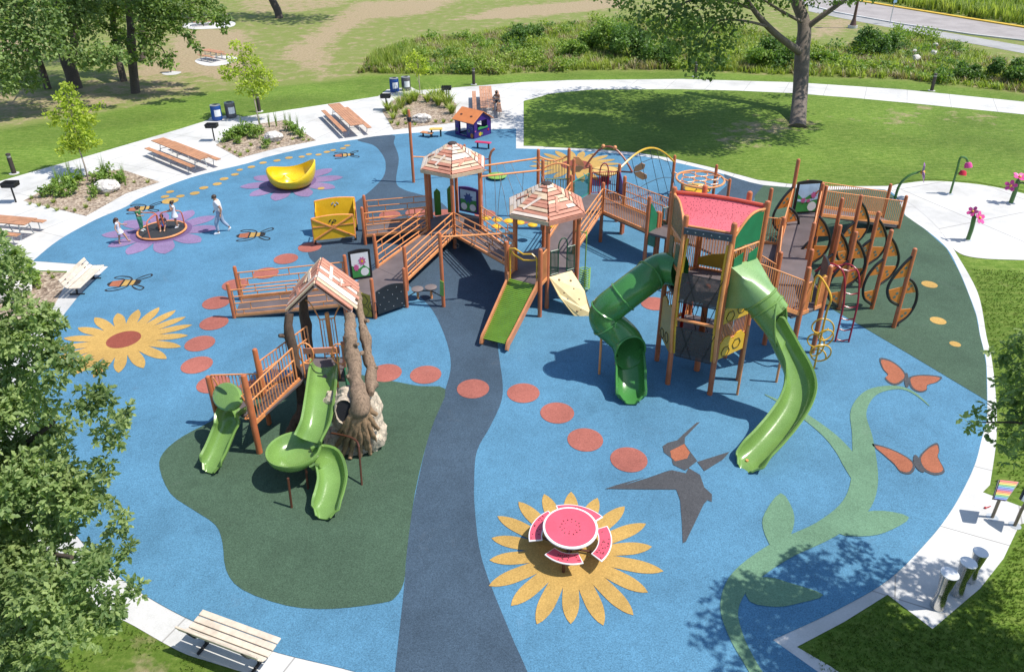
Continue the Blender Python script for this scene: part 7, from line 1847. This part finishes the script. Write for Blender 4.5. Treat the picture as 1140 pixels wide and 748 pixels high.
for _ in range(150):
    d = rnd_dir(R); k = R.random()**.4; p = V((-10.1+2.5*d.x*k, 9.2+2.7*d.y*k, 4.9+3.3*d.z*k)); x, y = PX(p)
    if x < ex(y)-45 and p.z > 1.4: cl.append((p, R.uniform(.3, .55)))
bl_ = [([V((-9.4, 9.6, 3.2)), V((-8.8, 9.8, 4.3)), P3(60, 470, 11.8)], .10, .03), ([V((-9.4, 9.6, 2.4)), V((-8.6, 9.2, 3.2)), P3(80, 620, 11.4)], .11, .03), ([V((-9.4, 9.6, 4.4)), V((-9.0, 10, 5.6)), P3(10, 360, 11.9)], .09, .03), ([V((-9.4, 9.6, 1.9)), V((-8.6, 8.6, 2.6)), P3(60, 720, 11.2)], .10, .03)]
tree('oak_tree', 'oak with lobed leaves filling the bottom left corner', oak_axis, [oak_axis, oak_axis+V((0, 0, 2)), oak_axis+V((.1, .1, 4.5)), oak_axis+V((.2, .3, 7))], .24, .05, bl_, cl, 30000, .092, LEAF_OAK, TRUNKD, R, SPRAY, rosette=6, shell=.55, up=.9, jit=.5)

# ---- oak at the right edge, its crown mostly outside the frame
R = random.Random(52); ax = V((11.2, 8.6, 0)); cl = []
for _ in range(150):
    d = rnd_dir(R); k = R.random()**.4; p = V((11.2+3.0*d.x*k, 8.2+3.3*d.y*k, 6.6+2.6*d.z*k)); x, y = PX(p)
    if x < 1185 and not (y < 300 and x > 1165): continue
    cl.append((p, R.uniform(.4, .7)))
vis = [(1128, 385, .2), (1118, 392, .14), (1098, 388, .12), (1140, 372, .25), (1112, 408, .15), (1128, 412, .26), (1146, 405, .4), (1120, 432, .22), (1136, 440, .36), (1112, 455, .2), (1128, 468, .32), (1100, 466, .15), (1085, 463, .16), (1078, 472, .13), (1089, 478, .14), (1104, 478, .13), (1122, 490, .24), (1140, 484, .34), (1120, 506, .16), (1136, 506, .22), (1160, 420, .5), (1160, 460, .5), (1160, 380, .4)]
for x, y, r_ in vis: cl.append((P3(x, y, 12.3+R.uniform(-.5, .5)), r_))
for p, r_ in (((6.9, 10.9, 4.4), .34), ((7.2, 10.6, 4.7), .3)): pass
tree('oak_tree', 'oak whose leafy branch tips reach in from the right edge', ax, [ax, ax+V((0, 0, 2.5)), ax+V((-.1, 0, 5)), ax+V((-.1, 0, 8))], .26, .05, [([ax+V((0, 0, 3.5)), ax+V((-1, .8, 5)), P3(1128, 470, 12.4)], .09, .02), ([P3(1128, 470, 12.4), P3(1105, 470, 12.3), P3(1084, 470, 12.3)], .02, .008)], cl, 10500, .10, LEAF_OAK, TRUNKD, R, SPRAY, rosette=6, shell=.5, up=.9, jit=.5)

# ---- big shade tree on the lawn
R = random.Random(63); b = G(888, 137); cl = []
top = b+V((.6, 0, 0))
for _ in range(140):
    d = rnd_dir(R); k = R.random()**.42; p = V((b.x-.5+9.6*d.x*k, b.y-.5+8.0*d.y*k, 14.5+6.5*d.z*k)); x, y = PX(p)
    if y > 2 and not (690 < x < 832 and y < 70): continue
    cl.append((p, R.uniform(1.1, 1.8)))
for x, y, fw, r_ in [(700, 4, 43, .7), (722, 14, 42, 1.0), (745, 10, 42, 1.2), (770, 8, 41, 1.2), (800, 6, 41, 1.1), (820, 2, 43, .9), (735, 34, 42, .9), (758, 32, 41, 1.1), (782, 30, 40.5, 1.1), (806, 26, 41, .9), (750, 52, 41.5, .8), (772, 54, 40.5, .9), (792, 54, 40, .9), (812, 46, 41, .6), (768, 72, 40.5, .55), (784, 74, 40, .6), (798, 72, 40, .6), (776, 84, 40, .3), (791, 86, 40, .28), (712, 30, 43, .6), (824, 20, 42, .6), (700, 18, 43, .5), (846, 2, 45, .6), (862, -4, 46, .8), (880, -6, 46, .9), (905, -4, 47, .8), (925, 0, 47, .6), (945, -3, 48, .7), (970, -6, 48, .6), (688, -2, 44, .8), (668, -4, 45, .5), (870, 12, 46, .4), (848, 14, 45.5, .35), (915, 14, 47, .3)]:
    cl.append((P3(x, y, fw), r_*1.05))
fwb = 47.5
tp = [b, P3(891, 100, fwb), P3(893, 60, fwb), P3(895, 26, fwb), P3(883, -10, fwb), P3(880, -60, fwb)]
lm = [([P3(893, 60, fwb), P3(872, 45, 46), P3(855, 30, 45), P3(838, 10, 44), P3(820, -20, 43)], .26, .10), ([P3(895, 34, fwb), P3(910, 22, 47), P3(930, 8, 46.5), P3(955, -10, 46)], .22, .10), ([P3(855, 30, 45), P3(830, 24, 43), P3(800, 24, 41.5), P3(780, 50, 40.5)], .09, .03), ([P3(838, 10, 44), P3(800, 0, 42), P3(760, 4, 42), P3(735, 30, 42)], .10, .03), ([P3(895, 26, fwb), P3(872, 14, 46), P3(850, 0, 45)], .12, .06)]
tree('shade_tree', 'big shade tree with thick grey trunk standing on the middle lawn', b, tp, .56, .30, lm, cl, 46000, .235, LEAF_DARK, TRUNK, R, OVAL, droop=.25)

# ---- trees at the top left
R = random.Random(74)
def far_tree(label, bpx, tpx, r0, r1, foliage, n, fwf, mat, limbs=(), extra=(), size=.235):
    b = G(*bpx); fb = (b-V((0, 0, CAMZ))).dot(CF)
    tp = [b]+[P3(x, y, fb+df) for x, y, df in tpx]; cl = [(P3(x, y, fwf+df), r_) for x, y, df, r_ in foliage]+[(b+V(o_), r_) for o_, r_ in extra]
    lm = [([P3(x, y, fb+df) for x, y, df in l], a, c) for l, a, c in limbs]
    return tree('park_tree', label, b, tp, r0, r1, lm, cl, int(n*1.5), size, mat, TRUNKD, R, OVAL, group='mature trees on the slope', droop=.2)
far_tree('leaning park tree with dark trunk at the far left under drooping leaves', (53.5, 99), [(47, 78, 0), (40, 62, -1), (28, 40, -2), (15, 5, -3)], .30, .16,
         [(5, 96, 0, .8), (22, 92, 1, .9), (38, 88, 2, .6), (46, 93, 1, .4), (8, 78, 0, 1.0), (28, 72, 1, .9), (0, 60, 0, 1.0), (20, 52, 0, .9), (8, 36, 0, 1.1), (32, 36, 0, 1.1), (50, 46, 0, 1.0), (42, 60, 0, .7), (5, 14, 0, 1.2), (28, 10, 0, 1.3), (52, 14, 0, 1.2), (58, 34, 0, 1.0), (-20, 40, 0, 1.6), (-20, 80, 0, 1.4), (10, -20, 0, 1.8), (45, -20, 0, 1.7), (-20, -10, 0, 1.8), (66, 52, 0, .6), (58, 62, 0, .5)], 9500, 47, LEAF_MID,
         limbs=[([(40, 62, -1), (32, 56, -3), (24, 66, -5)], .10, .04)], extra=[((-3, 0, 11), 3), ((2, -1, 12), 3)])
far_tree('broad double trunked park tree in the middle of the left group', (84, 98), [(79, 80, 0), (72, 62, 0), (68, 40, 0), (60, 0, 0)], .62, .25,
         [(72, 8, 0, 1.3), (92, 12, 0, 1.3), (84, 30, 0, 1.1), (66, 28, 0, 1.0), (96, 34, 0, .8), (78, 50, 0, .8), (92, 62, -2, .9), (108, 58, -2, .9), (122, 62, -2, .8), (104, 70, -2, .7), (84, 66, -2, .6), (116, 70, -2, .6), (132, 58, -2, .6), (70, 60, -1, .5), (110, 46, -1, .5), (100, -10, 0, 1.6), (75, -20, 0, 1.8), (104, 14, 0, .9), (60, 20, 0, .8), (138, 66, -2, .5), (92, 74, -2, .4)], 9000, 51, LEAF_MID,
         limbs=[([(79, 78, 0), (82, 55, 0), (83, 30, 0), (82, -10, 0)], .32, .2)], extra=[((0, 0, 14), 3.2), ((-3, 1, 12), 3), ((3, 0, 13), 3)])
far_tree('slender park tree right behind the straight dark trunk', (138, 90.5), [(133, 70, 0), (129, 45, 0), (124, 10, 0), (120, -30, 0)], .30, .2,
         [(118, 10, 0, 1.0), (134, 18, 0, .9), (126, 34, 0, .7), (140, 40, 0, .7), (112, 28, 0, .6), (146, 60, 0, .5), (130, -4, 0, 1.4), (108, 2, 0, 1.0), (128, 52, 0, .5)], 4500, 57, LEAF_DARK, extra=[((0, 0, 14), 3)])
far_tree('straight trunked park tree with branches sweeping right over the dry grass', (151, 103.5), [(149, 85, 0), (147, 65, 0), (146, 35, 0), (143, 0, 0), (142, -50, 0)], .36, .24,
         [(150, 6, -2, 1.0), (168, 8, -2, 1.0), (186, 10, -2, 1.0), (204, 12, -2, .9), (222, 16, -2, .7), (238, 20, -2, .6), (250, 22, -2, .5), (160, 24, -2, .8), (178, 26, -2, .8), (196, 30, -2, .7), (210, 38, -3, .5), (215, 48, -3, .4), (221, 54, -3, .35), (176, 42, -2, .6), (160, 40, -2, .7), (190, 60, -3, .35), (182, 68, -3, .5), (190, 72, -3, .4), (172, 58, -2, .5), (160, 54, -2, .5), (165, 68, -2, .4), (200, -6, 0, 1.3), (170, -12, 0, 1.5), (228, 2, 0, .8), (250, 33, -2, .35), (243, 10, -1, .5), (140, 48, -1, .6), (150, 64, -1, .5)], 9500, 53, LEAF_DARK,
         limbs=[([(146, 35, 0), (165, 26, -1), (195, 22, -2), (235, 20, -2)], .12, .04), ([(147, 55, 0), (160, 50, -1), (178, 52, -2), (186, 66, -3)], .09, .03)], extra=[((2, 0, 14), 3), ((5, 0, 13), 2.6)])
far_tree('thin grey trunk standing farther back between the park trees', (158.5, 69.5), [(159, 60, 0), (159, 50, 0), (158, 20, 0)], .26, .2, [(158, 10, 0, 1.2), (170, 0, 0, 1.4), (148, -4, 0, 1.4)], 2200, 75, LEAF_DARK, extra=[((0, 0, 15), 3.4)])
far_tree('pale leaning trunk at the top edge of the dry slope', (311, 20.5), [(309, 12, 0), (304, 2, 0), (297, -14, 0), (293, -50, 0)], .50, .3, [(300, -60, 0, 2.5), (280, -70, 0, 2.5), (320, -64, 0, 2.4)], 3000, 100, LEAF_DARK, extra=[((-1, 0, 16), 5), ((-6, 1, 15), 4), ((5, 0, 15), 4), ((10, -2, 14), 4)], size=.5)
b = G(300, -30)
tree('park_tree', 'far park tree beyond the top edge shading the slope', b, [b, b+V((0, 0, 6)), b+V((0, 0, 12))], .4, .2, [], [(b+V((R.uniform(-9, 18), R.uniform(-5, 5), R.uniform(9, 15))), R.uniform(1.5, 2.6)) for _ in range(18)], 3500, .55, LEAF_DARK, TRUNKD, R, OVAL, group='mature trees on the slope')

# ---- saplings
def sapling(label, bpx, tpx, foliage, fw, n, r0=.05, stick=None, size=.16):
    b = G(*bpx); cl = [(P3(x, y, fw), r_) for x, y, r_ in foliage]; tp = [b]+[P3(x, y, fw) for x, y in tpx]
    lm = [([tp[max(1, len(tp)-3)].lerp(tp[-1], R.random()*.8), c], .018, .008) for c, r_ in cl[::2]]
    return tree('sapling', label, b, tp, r0, .015, lm, cl, int(n*1.5), size, LEAF_YOUNG, TWIG, R, OVAL, group='young plaza trees', cat='sapling', shell=.7)
fA = (G(98, 202)-V((0, 0, CAMZ))).dot(CF)
sapling('yellow green sapling in the left flower bed with a slim leaning stem', (98.5, 201.5), [(94, 184), (88, 165), (82, 140), (76, 112), (73, 98)], [(73, 98, .35), (80, 100, .3), (68, 108, .4), (82, 112, .42), (74, 120, .45), (90, 122, .4), (64, 130, .35), (55, 128, .22), (60, 136, .25), (84, 132, .5), (98, 130, .4), (106, 122, .25), (113, 116, .18), (76, 142, .4), (92, 144, .5), (104, 134, .3), (86, 154, .5), (98, 152, .4), (72, 158, .4), (80, 164, .4), (92, 164, .38), (104, 160, .25), (66, 168, .25), (110, 158, .2), (50, 127, .15)], fA-.3, 1500)
fB = (G(288, 138)-V((0, 0, CAMZ))).dot(CF)
sapling('airy yellow green sapling between the middle bed and the two bins', (288.5, 138), [(284, 115), (280, 98), (274, 80), (268, 55)], [(262, 50, .4), (276, 54, .45), (270, 66, .5), (258, 66, .35), (284, 68, .45), (250, 78, .4), (264, 80, .5), (278, 82, .6), (290, 80, .5), (300, 84, .35), (272, 94, .5), (286, 94, .6), (296, 96, .45), (254, 86, .35), (304, 92, .3), (280, 104, .4), (292, 106, .35), (266, 102, .25)], fB-.3, 1500)
fC = (G(468, 110)-V((0, 0, CAMZ))).dot(CF)
sapling('sparse sapling with thin grey stem in the far flower bed', (468, 110), [(467, 95), (466, 80), (465, 62)], [(462, 62, .45), (470, 68, .5), (458, 74, .4), (474, 78, .4), (466, 80, .4), (452, 66, .3)], fC-.2, 420)

# ---- bed planting
def herb_proto(kind, R):
    mb = MB()
    if kind == 'leafy':
        leaves(mb, [(V((R.uniform(-.22, .22), R.uniform(-.22, .22), R.uniform(.15, .55))), R.uniform(.14, .24)) for _ in range(9)], 230, .13, R, OVAL, up=.7)
    elif kind == 'grassy' or kind == 'wispy':
        n_, h0, h1, w = (90, .22, .46, .016) if kind == 'grassy' else (18, .7, 1.35, .010)
        for _ in range(n_):
            a = R.uniform(0, 2*PI); ln = R.uniform(h0, h1); o_ = V((math.cos(a), math.sin(a), 0)); s = V((-o_.y, o_.x, 0))*w; p = o_*R.uniform(0, .06); t_ = R.uniform(.25, 1.1) if kind == 'grassy' else R.uniform(.05, .22)
            m_ = p+o_*ln*t_*.4+V((0, 0, ln*.6)); e = p+o_*ln*t_+V((0, 0, ln*.95)); mb.curA = R.random(); mb.add([p-s, p+s, m_+s*.8, m_-s*.8, e], [(0, 1, 2, 3), (3, 2, 4)])
    else:
        for _ in range(46):
            a = R.uniform(0, 2*PI); ln = R.uniform(.08, .18); o_ = V((math.cos(a), math.sin(a), 0)); s = V((-o_.y, o_.x, 0))*.014; p = o_*R.uniform(0, .05); e = p+o_*ln*.6+V((0, 0, ln)); mb.curA = R.random(); mb.add([p-s, p+s, e], [(0, 1, 2)])
    return mb
R = random.Random(85); protos = {}
for kind, mt, nm, cat in (('leafy', LEAF_HERB, 'leafy_perennial', 'plant'), ('grassy', GRASSB, 'ornamental_grass', 'plant'), ('wispy', LEAF_HERB, 'tall_grass_plant', 'plant'), ('tuft', GRASSB, 'grass_tuft', 'plant')): protos[kind] = (nm, mt, cat)
pmesh = {}
words = {'leafy': 'leafy green perennial', 'grassy': 'clump of arching ornamental grass', 'wispy': 'tall wispy grass', 'tuft': 'small yellow green grass tuft'}
bedname = {'A': 'the left flower bed near the first grill', 'B': 'the middle flower bed below the bins', 'C': 'the far flower bed beside the slate path', 'D': 'the mulch bed behind the left bench'}
def plant(kind, bed, px, py, s):
    nm, mt, cat = protos[kind]; k = (kind, R.randrange(3))
    if k not in pmesh:
        o = herb_proto(kind, R).build(nm, mt, smooth=False); pmesh[k] = o.data
    else:
        o = bpy.data.objects.new(nm, pmesh[k]); COL.objects.link(o)
    g = G(px, py); o.location = (g.x, g.y, .02); o.rotation_euler = (0, 0, R.uniform(0, 6.3)); o.scale = (s, s, s*R.uniform(.85, 1.15))
    tag(o, words[kind]+' growing in '+bedname[bed], cat, words[kind]+'s in '+bedname[bed])
for x, y, s in [(52, 219, .8), (61, 217, .9), (70, 219, 1.0), (80, 217, 1.0), (86, 208, 1.1), (78, 207, .9), (107, 216, .9), (110, 205, 1.1), (120, 199, 1.2), (134, 203, 1.1), (105, 220, .7), (64, 208, .8)]: plant('leafy', 'A', x, y, s)
for x, y in [(72, 210), (66, 206), (80, 203), (118, 200), (138, 200), (140, 207), (92, 200)]: plant('wispy', 'A', x, y, R.uniform(.9, 1.2))
for x, y in [(34, 228), (44, 230), (54, 232), (64, 235), (74, 234), (84, 236), (96, 232), (60, 226), (36, 222), (128, 214), (150, 204), (165, 204), (100, 224), (120, 219)]: plant('tuft', 'A', x, y, R.uniform(.9, 1.4))
for x, y, s in [(252, 158, 1), (258, 155, 1.1), (264, 152, 1.1), (271, 153, 1.2), (278, 150, 1.2), (285, 154, 1.1), (290, 149, 1), (296, 165, .9), (322, 146, 1), (330, 150, 1), (266, 160, .8), (336, 154, .8)]: plant('leafy', 'B', x, y, s)
for x, y in [(300, 142), (308, 141), (318, 139), (324, 142), (332, 144), (270, 146), (290, 143)]: plant('wispy', 'B', x, y, R.uniform(.7, 1.0))
for x, y in [(250, 165), (256, 168), (262, 171), (268, 174), (276, 170), (326, 156), (338, 157), (344, 157), (280, 163), (310, 161)]: plant('tuft', 'B', x, y, R.uniform(1, 1.5))
for x, y, s in [(432, 124, 1), (440, 126, 1), (447, 121, 1.2), (456, 116, 1.3), (462, 113, 1.2), (452, 130, .9), (484, 112, 1.3), (492, 114, 1.4), (499, 120, 1.3), (503, 127, 1), (476, 114, 1), (438, 133, .8), (488, 118, 1.2)]: plant('grassy', 'C', x, y, s*1.7)
for x, y in [(450, 112), (470, 106), (484, 107), (494, 108), (500, 112)]: plant('wispy', 'C', x, y, R.uniform(.7, 1.0))
for x, y in [(436, 138), (443, 140), (452, 139), (462, 140), (485, 137), (494, 137), (503, 136)]: plant('tuft', 'C', x, y, R.uniform(1.2, 1.7))
for x, y, s in [(30, 320, 1.1), (36, 314, 1.1), (41, 318, 1)]: plant('leafy', 'D', x, y, s)
for x, y in [(44, 322), (55, 305), (60, 310)]: plant('tuft', 'D', x, y, 1.0)

# ---- shrubs and meadow
def shrub(px, py, h, w, label, mat=LEAF_BUSH, n=1500, size=.2, name='shrub'):
    b = G(px, py); cl = [(V((b.x+R.uniform(-.6, .6)*w*.5, b.y+R.uniform(-.5, .5)*w*.5, R.uniform(.18, .8)*h)), R.uniform(.16, .28)*min(w, h)*1.1) for _ in range(16)]
    mb = MB(); leaves(mb, cl, n, size, R, OVAL, up=.5, shell=.5); t = thing(name, label, 'shrub', b.to_tuple(), 'shrubs in the wild meadow'); mb.build('foliage', mat, t, smooth=False)
    m2 = MB()
    for k in range(4): m2.tube([b, V((b.x+R.uniform(-.4, .4)*w*.5, b.y+R.uniform(-.3, .3)*w*.4, h*.55))], [.05, .02], 6)
    m2.build('stems', TRUNKD, t); return t
shrub(966, 64, 2.7, 3.4, 'tall dark shrub left of the pale rocks in the meadow', n=2600, size=.22)
shrub(982, 62, 1.9, 2.6, 'lower dark shrub right beside the tall meadow shrub', n=1500)
shrub(862, 74, 2.6, 4.0, 'dark round shrub just left of the big tree trunk', n=2600)
shrub(845, 76, 2.0, 3.4, 'shrub under the big tree leaves left of its limb', LEAF_HERB, n=1600)
shrub(702, 68, 3.0, 4.6, 'broad dark shrub behind the drooping leaves', n=3000, size=.22)
shrub(680, 60, 3.2, 3.6, 'tall shrub left of the drooping leaves', LEAF_HERB, n=2200)
shrub(735, 74, 2.2, 4.0, 'low shrub under the drooping leaves', n=2000)
shrub(662, 58, 2.2, 3.6, 'pale green bush at the upper end of the meadow', LEAF_HERB, n=1700)
shrub(640, 66, 1.6, 2.6, 'small pale bush left of the tall meadow shrubs', LEAF_HERB, n=1100)
shrub(576, 50, 1.8, 4.2, 'dark wide bush at the edge of the dry slope', n=2200)
shrub(598, 46, 1.5, 3.2, 'dark bush right of the wide slope bush', n=1400)
shrub(920, 76, 1.3, 3.4, 'low bush right of the big tree trunk', LEAF_HERB, n=1400)
shrub(1128, 92, 1.7, 5.0, 'dark bush mass at the right end of the meadow', n=2600)
shrub(1070, 88, 1.1, 3.4, 'low dark bush near the right bollard', n=1200)
def blades(name, poly_px, density, h0, h1, w, mats, R, lean=.4, per=4, kind_name=None, z=0.0, keep=None):
    poly = [G(*p).to_2d() for p in poly_px]; x0, x1 = min(p.x for p in poly), max(p.x for p in poly); y0, y1 = min(p.y for p in poly), max(p.y for p in poly); mb = MB()
    n_ = int((x1-x0)*(y1-y0)*density); o_ = V((11, 5, 0))
    for _ in range(n_):
        p = V((R.uniform(x0, x1), R.uniform(y0, y1), z))
        if not inside((p.x, p.y), poly): continue
        if keep and not keep(p): continue
        nz = noise.noise(V((p.x*.22, p.y*.22, 3))); nz2 = noise.noise(V((p.x*.6, p.y*.6, 9)))
        mb.cur = 1 if (len(mats) > 1 and nz2 > .12 and R.random() < .8) else 0; hs = 1+.55*nz
        for _k in range(per):
            a = R.uniform(0, 2*PI); ln = R.uniform(h0, h1)*hs; d = V((math.cos(a), math.sin(a), 0)); s = V((-d.y, d.x, 0))*w*.5; q = p+V((R.uniform(-.12, .12), R.uniform(-.12, .12), 0))*min(1, h1*2); t_ = R.uniform(.1, lean)
            mb.curA = min(1, max(0, .5+.35*nz+R.gauss(0, .2))); m_ = q+d*ln*t_*.4+V((0, 0, ln*.6)); e = q+d*ln*t_+V((0, 0, ln))
            mb.add([q-s, q+s, m_+s*.8, m_-s*.8, e], [(0, 1, 2, 3), (3, 2, 4)])
    mb.curA = .5; mb.cur = 0
    o = mb.build(name, mats, smooth=False); tag(o, kind='stuff'); return o
R = random.Random(96)
meadow = [(398, 82), (420, 58), (470, 44), (520, 42), (560, 34), (640, 28), (700, 24), (830, 36), (880, 46), (935, 56), (1000, 38), (1060, 50), (1095, 62), (1135, 80), (1160, 103), (1140, 104), (1048, 93.5), (1004, 88.5), (884, 84.5), (760, 78), (647, 78.5), (547, 83), (480, 83)]
blades('meadow_grass', meadow, 13, .25, .62, .075, [GRASSB, STRAW], R, 1.0, 6)
blades('meadow_grass', [(952, -3), (1000, 6), (1080, 19.5), (1140, 29), (1240, 45), (1240, -20), (1000, -32), (940, -18)], 4, .8, 1.6, .16, [GRASSB], R, .5, 5)
blades('reeds', [(412, 80), (418, 62), (455, 56), (470, 66), (462, 80)], 8, .7, 1.25, .06, [GRASSB], R, .5, 6)
# mown lawn next to the camera
turf_r = [(893, 722), (940, 696), (988, 667), (1037, 705), (1060, 690), (1094, 658), (1120, 626), (1140, 588), (1190, 585), (1260, 700), (1100, 900), (960, 800)]
blades('lawn_grass', turf_r, 420, .03, .065, .010, [LAWNB], R, .9, 4)
blades('lawn_grass', [(1112, 440), (1106, 400), (1101, 372), (1090, 326), (1082, 300), (1140, 302), (1200, 420), (1180, 560), (1106, 544), (1112, 500)], 130, .03, .06, .014, [LAWNB], R, .9, 4)
soil = [G(*p).to_2d() for p in [(150, 708), (215, 724), (262, 748), (270, 800), (150, 820), (100, 740)]]
blades('lawn_grass', [(90, 664), (150, 699.5), (200, 728), (235, 740), (268, 751), (300, 800), (120, 860), (0, 760), (-60, 600), (0, 560)], 190, .03, .07, .011, [LAWNB], R, .9, 4, keep=lambda p: not inside((p.x, p.y), soil) or noise.noise(V((p.x*1.7, p.y*1.7, 1))) > .12)
mound_px = [G(*p).to_2d() for p in meadow]; mcl = []
while len(mcl) < 330:
    p = V((R.uniform(-14, 66), R.uniform(54, 100), 0))
    if inside((p.x, p.y), mound_px) and noise.noise(V((p.x*.12, p.y*.12, 5))) > -.25: h_ = R.uniform(.3, .95); mcl.append((p+V((0, 0, h_*.55)), h_))
for kk, mt in enumerate((LEAF_HERB, LEAF_BRIGHT, LEAF_BUSH)):
    mb = MB(); leaves(mb, mcl[kk::3] if kk < 2 else mcl[2::6], 15000 if kk < 2 else 6000, .20, R, OVAL, up=.6, shell=.6); tag(mb.build('meadow_weeds', mt, smooth=False), kind='stuff')
# pale rocks showing in the meadow
for (x, y), r_ in (((1040, 57), .22), ((1038, 66), .3), ((1018, 72), .34), ((1016, 64), .2)):
    g = G(x, y); mb = MB(); rock_mesh(mb, V((g.x, g.y, .5)), (r_, r_*.8, r_*.8), int(x), 3, .25); tag(mb.build('boulder', BOULD, angle=28), 'pale rock showing through the meadow grass right of the tall shrub', 'boulder', 'pale meadow rocks')
